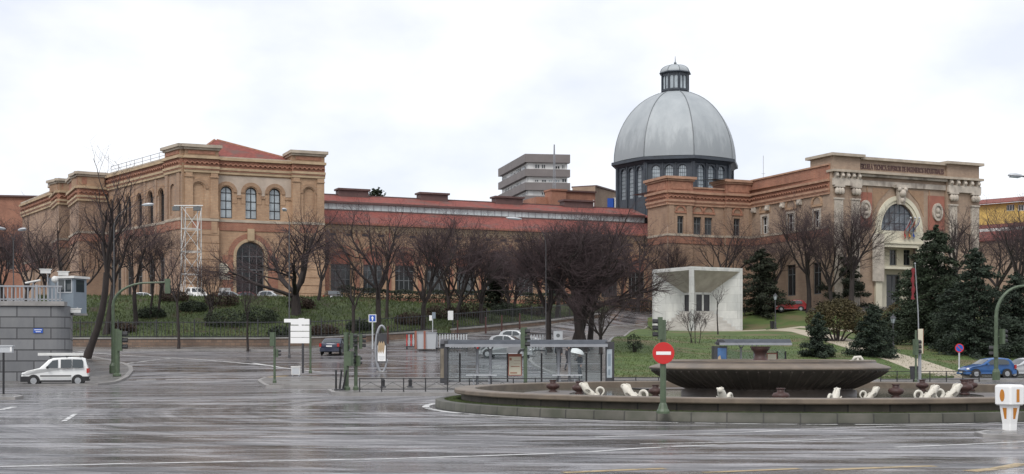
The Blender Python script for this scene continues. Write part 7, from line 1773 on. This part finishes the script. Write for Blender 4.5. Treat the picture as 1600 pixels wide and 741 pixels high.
bushtree('shrub', 'brownish shrub between the cedar and the round tree', 1392, 146, [(0,0,1.5,1.8,(1.2,1,1)),(1.0,0,2.6,1.4,(1,1,.9))], 73, 'olive2', .22, 3500)
bushtree('shrub', 'dark shrub at the foot of the right hand firs', 1560, 126, [(0,0,1.2,1.8,(1.6,1,.8)),(2,0,1.4,1.6,(1,1,.9))], 74, 'bush', .22, 4000)
bushtree('shrub', 'small dark shrub at the base of the small fir', 1292, 112.5, [(0,0,.4,.6,(1.2,1,.8))], 75, 'bush', .14, 800)
bushtree('shrub', 'small loose shrub on the lawn left of the no entry sign', 990, 112, [(0,0,.85,.75,(.8,.8,1.1)),(.35,0,.55,.5,(1,1,.8))], 76, 'bush', .12, 900)
for i, (px, D, s_, m, lb) in enumerate(((352,131,1.5,'bush','wide dark green shrub on the bank below the museum door'),(405,133,1.3,'bush','dark green shrub on the bank right of the wide one'),(345,140,1.25,'deadbush','reddish brown shrub at the top of the bank'),(300,137,1.0,'bush','green shrub on the bank below the white van'),(235,134,1.0,'bush','low green shrub on the bank under the side wing'),(190,128,.9,'deadbush','brown shrub low on the bank near the curved mast'),(440,127,1.0,'bush','dark shrub low on the bank left of the direction sign'),(505,128,1.0,'deadbush','brown shrub behind the dark saloon car'),(640,135,1.1,'deadbush','brown shrub on the bank above the roadworks'),(560,131,.9,'bush','dark green shrub behind the oval pillar'),(690,140,1.3,'deadbush','brown undergrowth shrub below the dense bare trees, above the roadworks'),(735,143,1.3,'deadbush','brown undergrowth shrub on the bank above the white barrier slats'),(790,148,1.2,'bush','dark undergrowth shrub above the climbing wall, nearer the barriers'),(835,152,1.3,'deadbush','brown undergrowth shrub above the climbing wall beside the big clump'),(270,142,1.1,'deadbush','brown shrub at the bank top below the lattice tower'),(470,140,1.0,'deadbush','brown shrub around the foot of the broad crowned tree'))):
    bushtree('shrub', lb, px, D, [(0,0,.6*s_,s_,(1.4,1,.7)),(s_*.8,.2,.5*s_,s_*.7,(1.1,1,.8)),(-s_*.7,.1,.5*s_,s_*.65,(1.1,1,.8))], 80+i, m, .17, 1900)
# clipped hedges
def hedge(lbl, a, c, h, w_, seed, n, m='hedge'):
    p = Vector((a.x, a.y, g(a.x, a.y))); t = thing('hedge', lbl, 'hedge', p); rg = random.Random(seed); b = MB(); d = c-a; L_ = d.length; u = d.normalized(); nn = Vector((-u.y, u.x))
    for k in range(n):
        s, v, z = rg.random()*L_, rg.uniform(-1,1), rg.random()
        if rg.random() < .5: v = math.copysign(1, v)*rg.uniform(.85,1.05)
        elif rg.random() < .6: z = rg.uniform(.9,1.06)
        q = a+u*s+nn*v*w_/2; leaf(b, rg, Vector((q.x-p.x, q.y-p.y, g(q.x,q.y)-p.z+z*h*(1+.06*math.sin(s*1.7)))), .2)
    lw(t, b, 'foliage', m)
    for k in range(int(L_/1.2)): b = MB(); q = a+u*(k+.5)*1.2; z = g(q.x,q.y)-p.z; b.tube([(q.x-p.x,q.y-p.y,z-.2),(q.x-p.x+.05,q.y-p.y,z+h*.8)], .04, 4); lw(t, b, 'stem', 'bark')
    return t
hedge('dark clipped hedge along the terrace before the hall', XY(530,152.5), XY(800,165), 1.5, 1.2, 91, 9000)
hedge('dark hedge between the hall end and the marble cube', XY(955,182), XY(1030,180), 1.5, 1.3, 92, 3000)
hedge('green hedge behind the railing on the granite wall', XY(-60,126), XY(92,126), 1.0, 1.2, 93, 5000, 'bush')
hedge('dark hedge before the school side wing behind the cube', XY(1110,184), XY(1215,178), 1.4, 1.3, 94, 3000)
hedge('dark hedge on the terrace edge behind the big clump', XY(815,165.5), XY(935,176), 1.4, 1.2, 95, 5000)
# long rough grass on the bank
rg = random.Random(9); b = MB(); EP = emb
while len(b.f) < 26000:
    px = rg.uniform(-40, 930); D = rg.uniform(121.5, 165); q = XY(px, D)
    if not inside(q, EP): continue
    z = g(q.x, q.y)+.2; h_ = rg.uniform(.10,.34); t_ = rg.uniform(0,6.28); d = Vector((math.cos(t_), math.sin(t_), 0))*rg.uniform(.03,.07)
    b.add([(q.x-d.x,q.y-d.y,z),(q.x+d.x,q.y+d.y,z),(q.x+rg.uniform(-.12,.12),q.y+rg.uniform(-.12,.12),z+h_)], [(0,1,2)])
M['bladerough'] = mat('long_grass_blades', (.085,.115,.036), .95, col2=(.035,.05,.016), scale=.5, blotch=((.085,.065,.035), .4, .55, (1,1,1)))
tag(b.build('grass', M['bladerough']), 'long rough grass covering the bank above the low wall', 'grass', kind='stuff')

rg = random.Random(19); b = MB()
while len(b.f) < 24000:
    px = rg.uniform(940, 1640); D = 85+rg.random()**1.3*55; q = XY(px, D)
    if not inside(q, lawn): continue
    z = g(q.x, q.y)+.13; h_ = rg.uniform(.04,.13); t_ = rg.uniform(0,6.28); d = Vector((math.cos(t_), math.sin(t_), 0))*rg.uniform(.02,.05)
    b.add([(q.x-d.x,q.y-d.y,z),(q.x+d.x,q.y+d.y,z),(q.x+rg.uniform(-.05,.05),q.y+rg.uniform(-.05,.05),z+h_)], [(0,1,2)])
M['bladelawn'] = mat('lawn_blades', (.09,.12,.035), .95, col2=(.05,.075,.02), scale=.5, blotch=((.12,.10,.05), .4, .55, (1,1,1)))
tag(b.build('grass', M['bladelawn']), 'mown lawn grass growing round the marble cube', 'grass', kind='stuff')
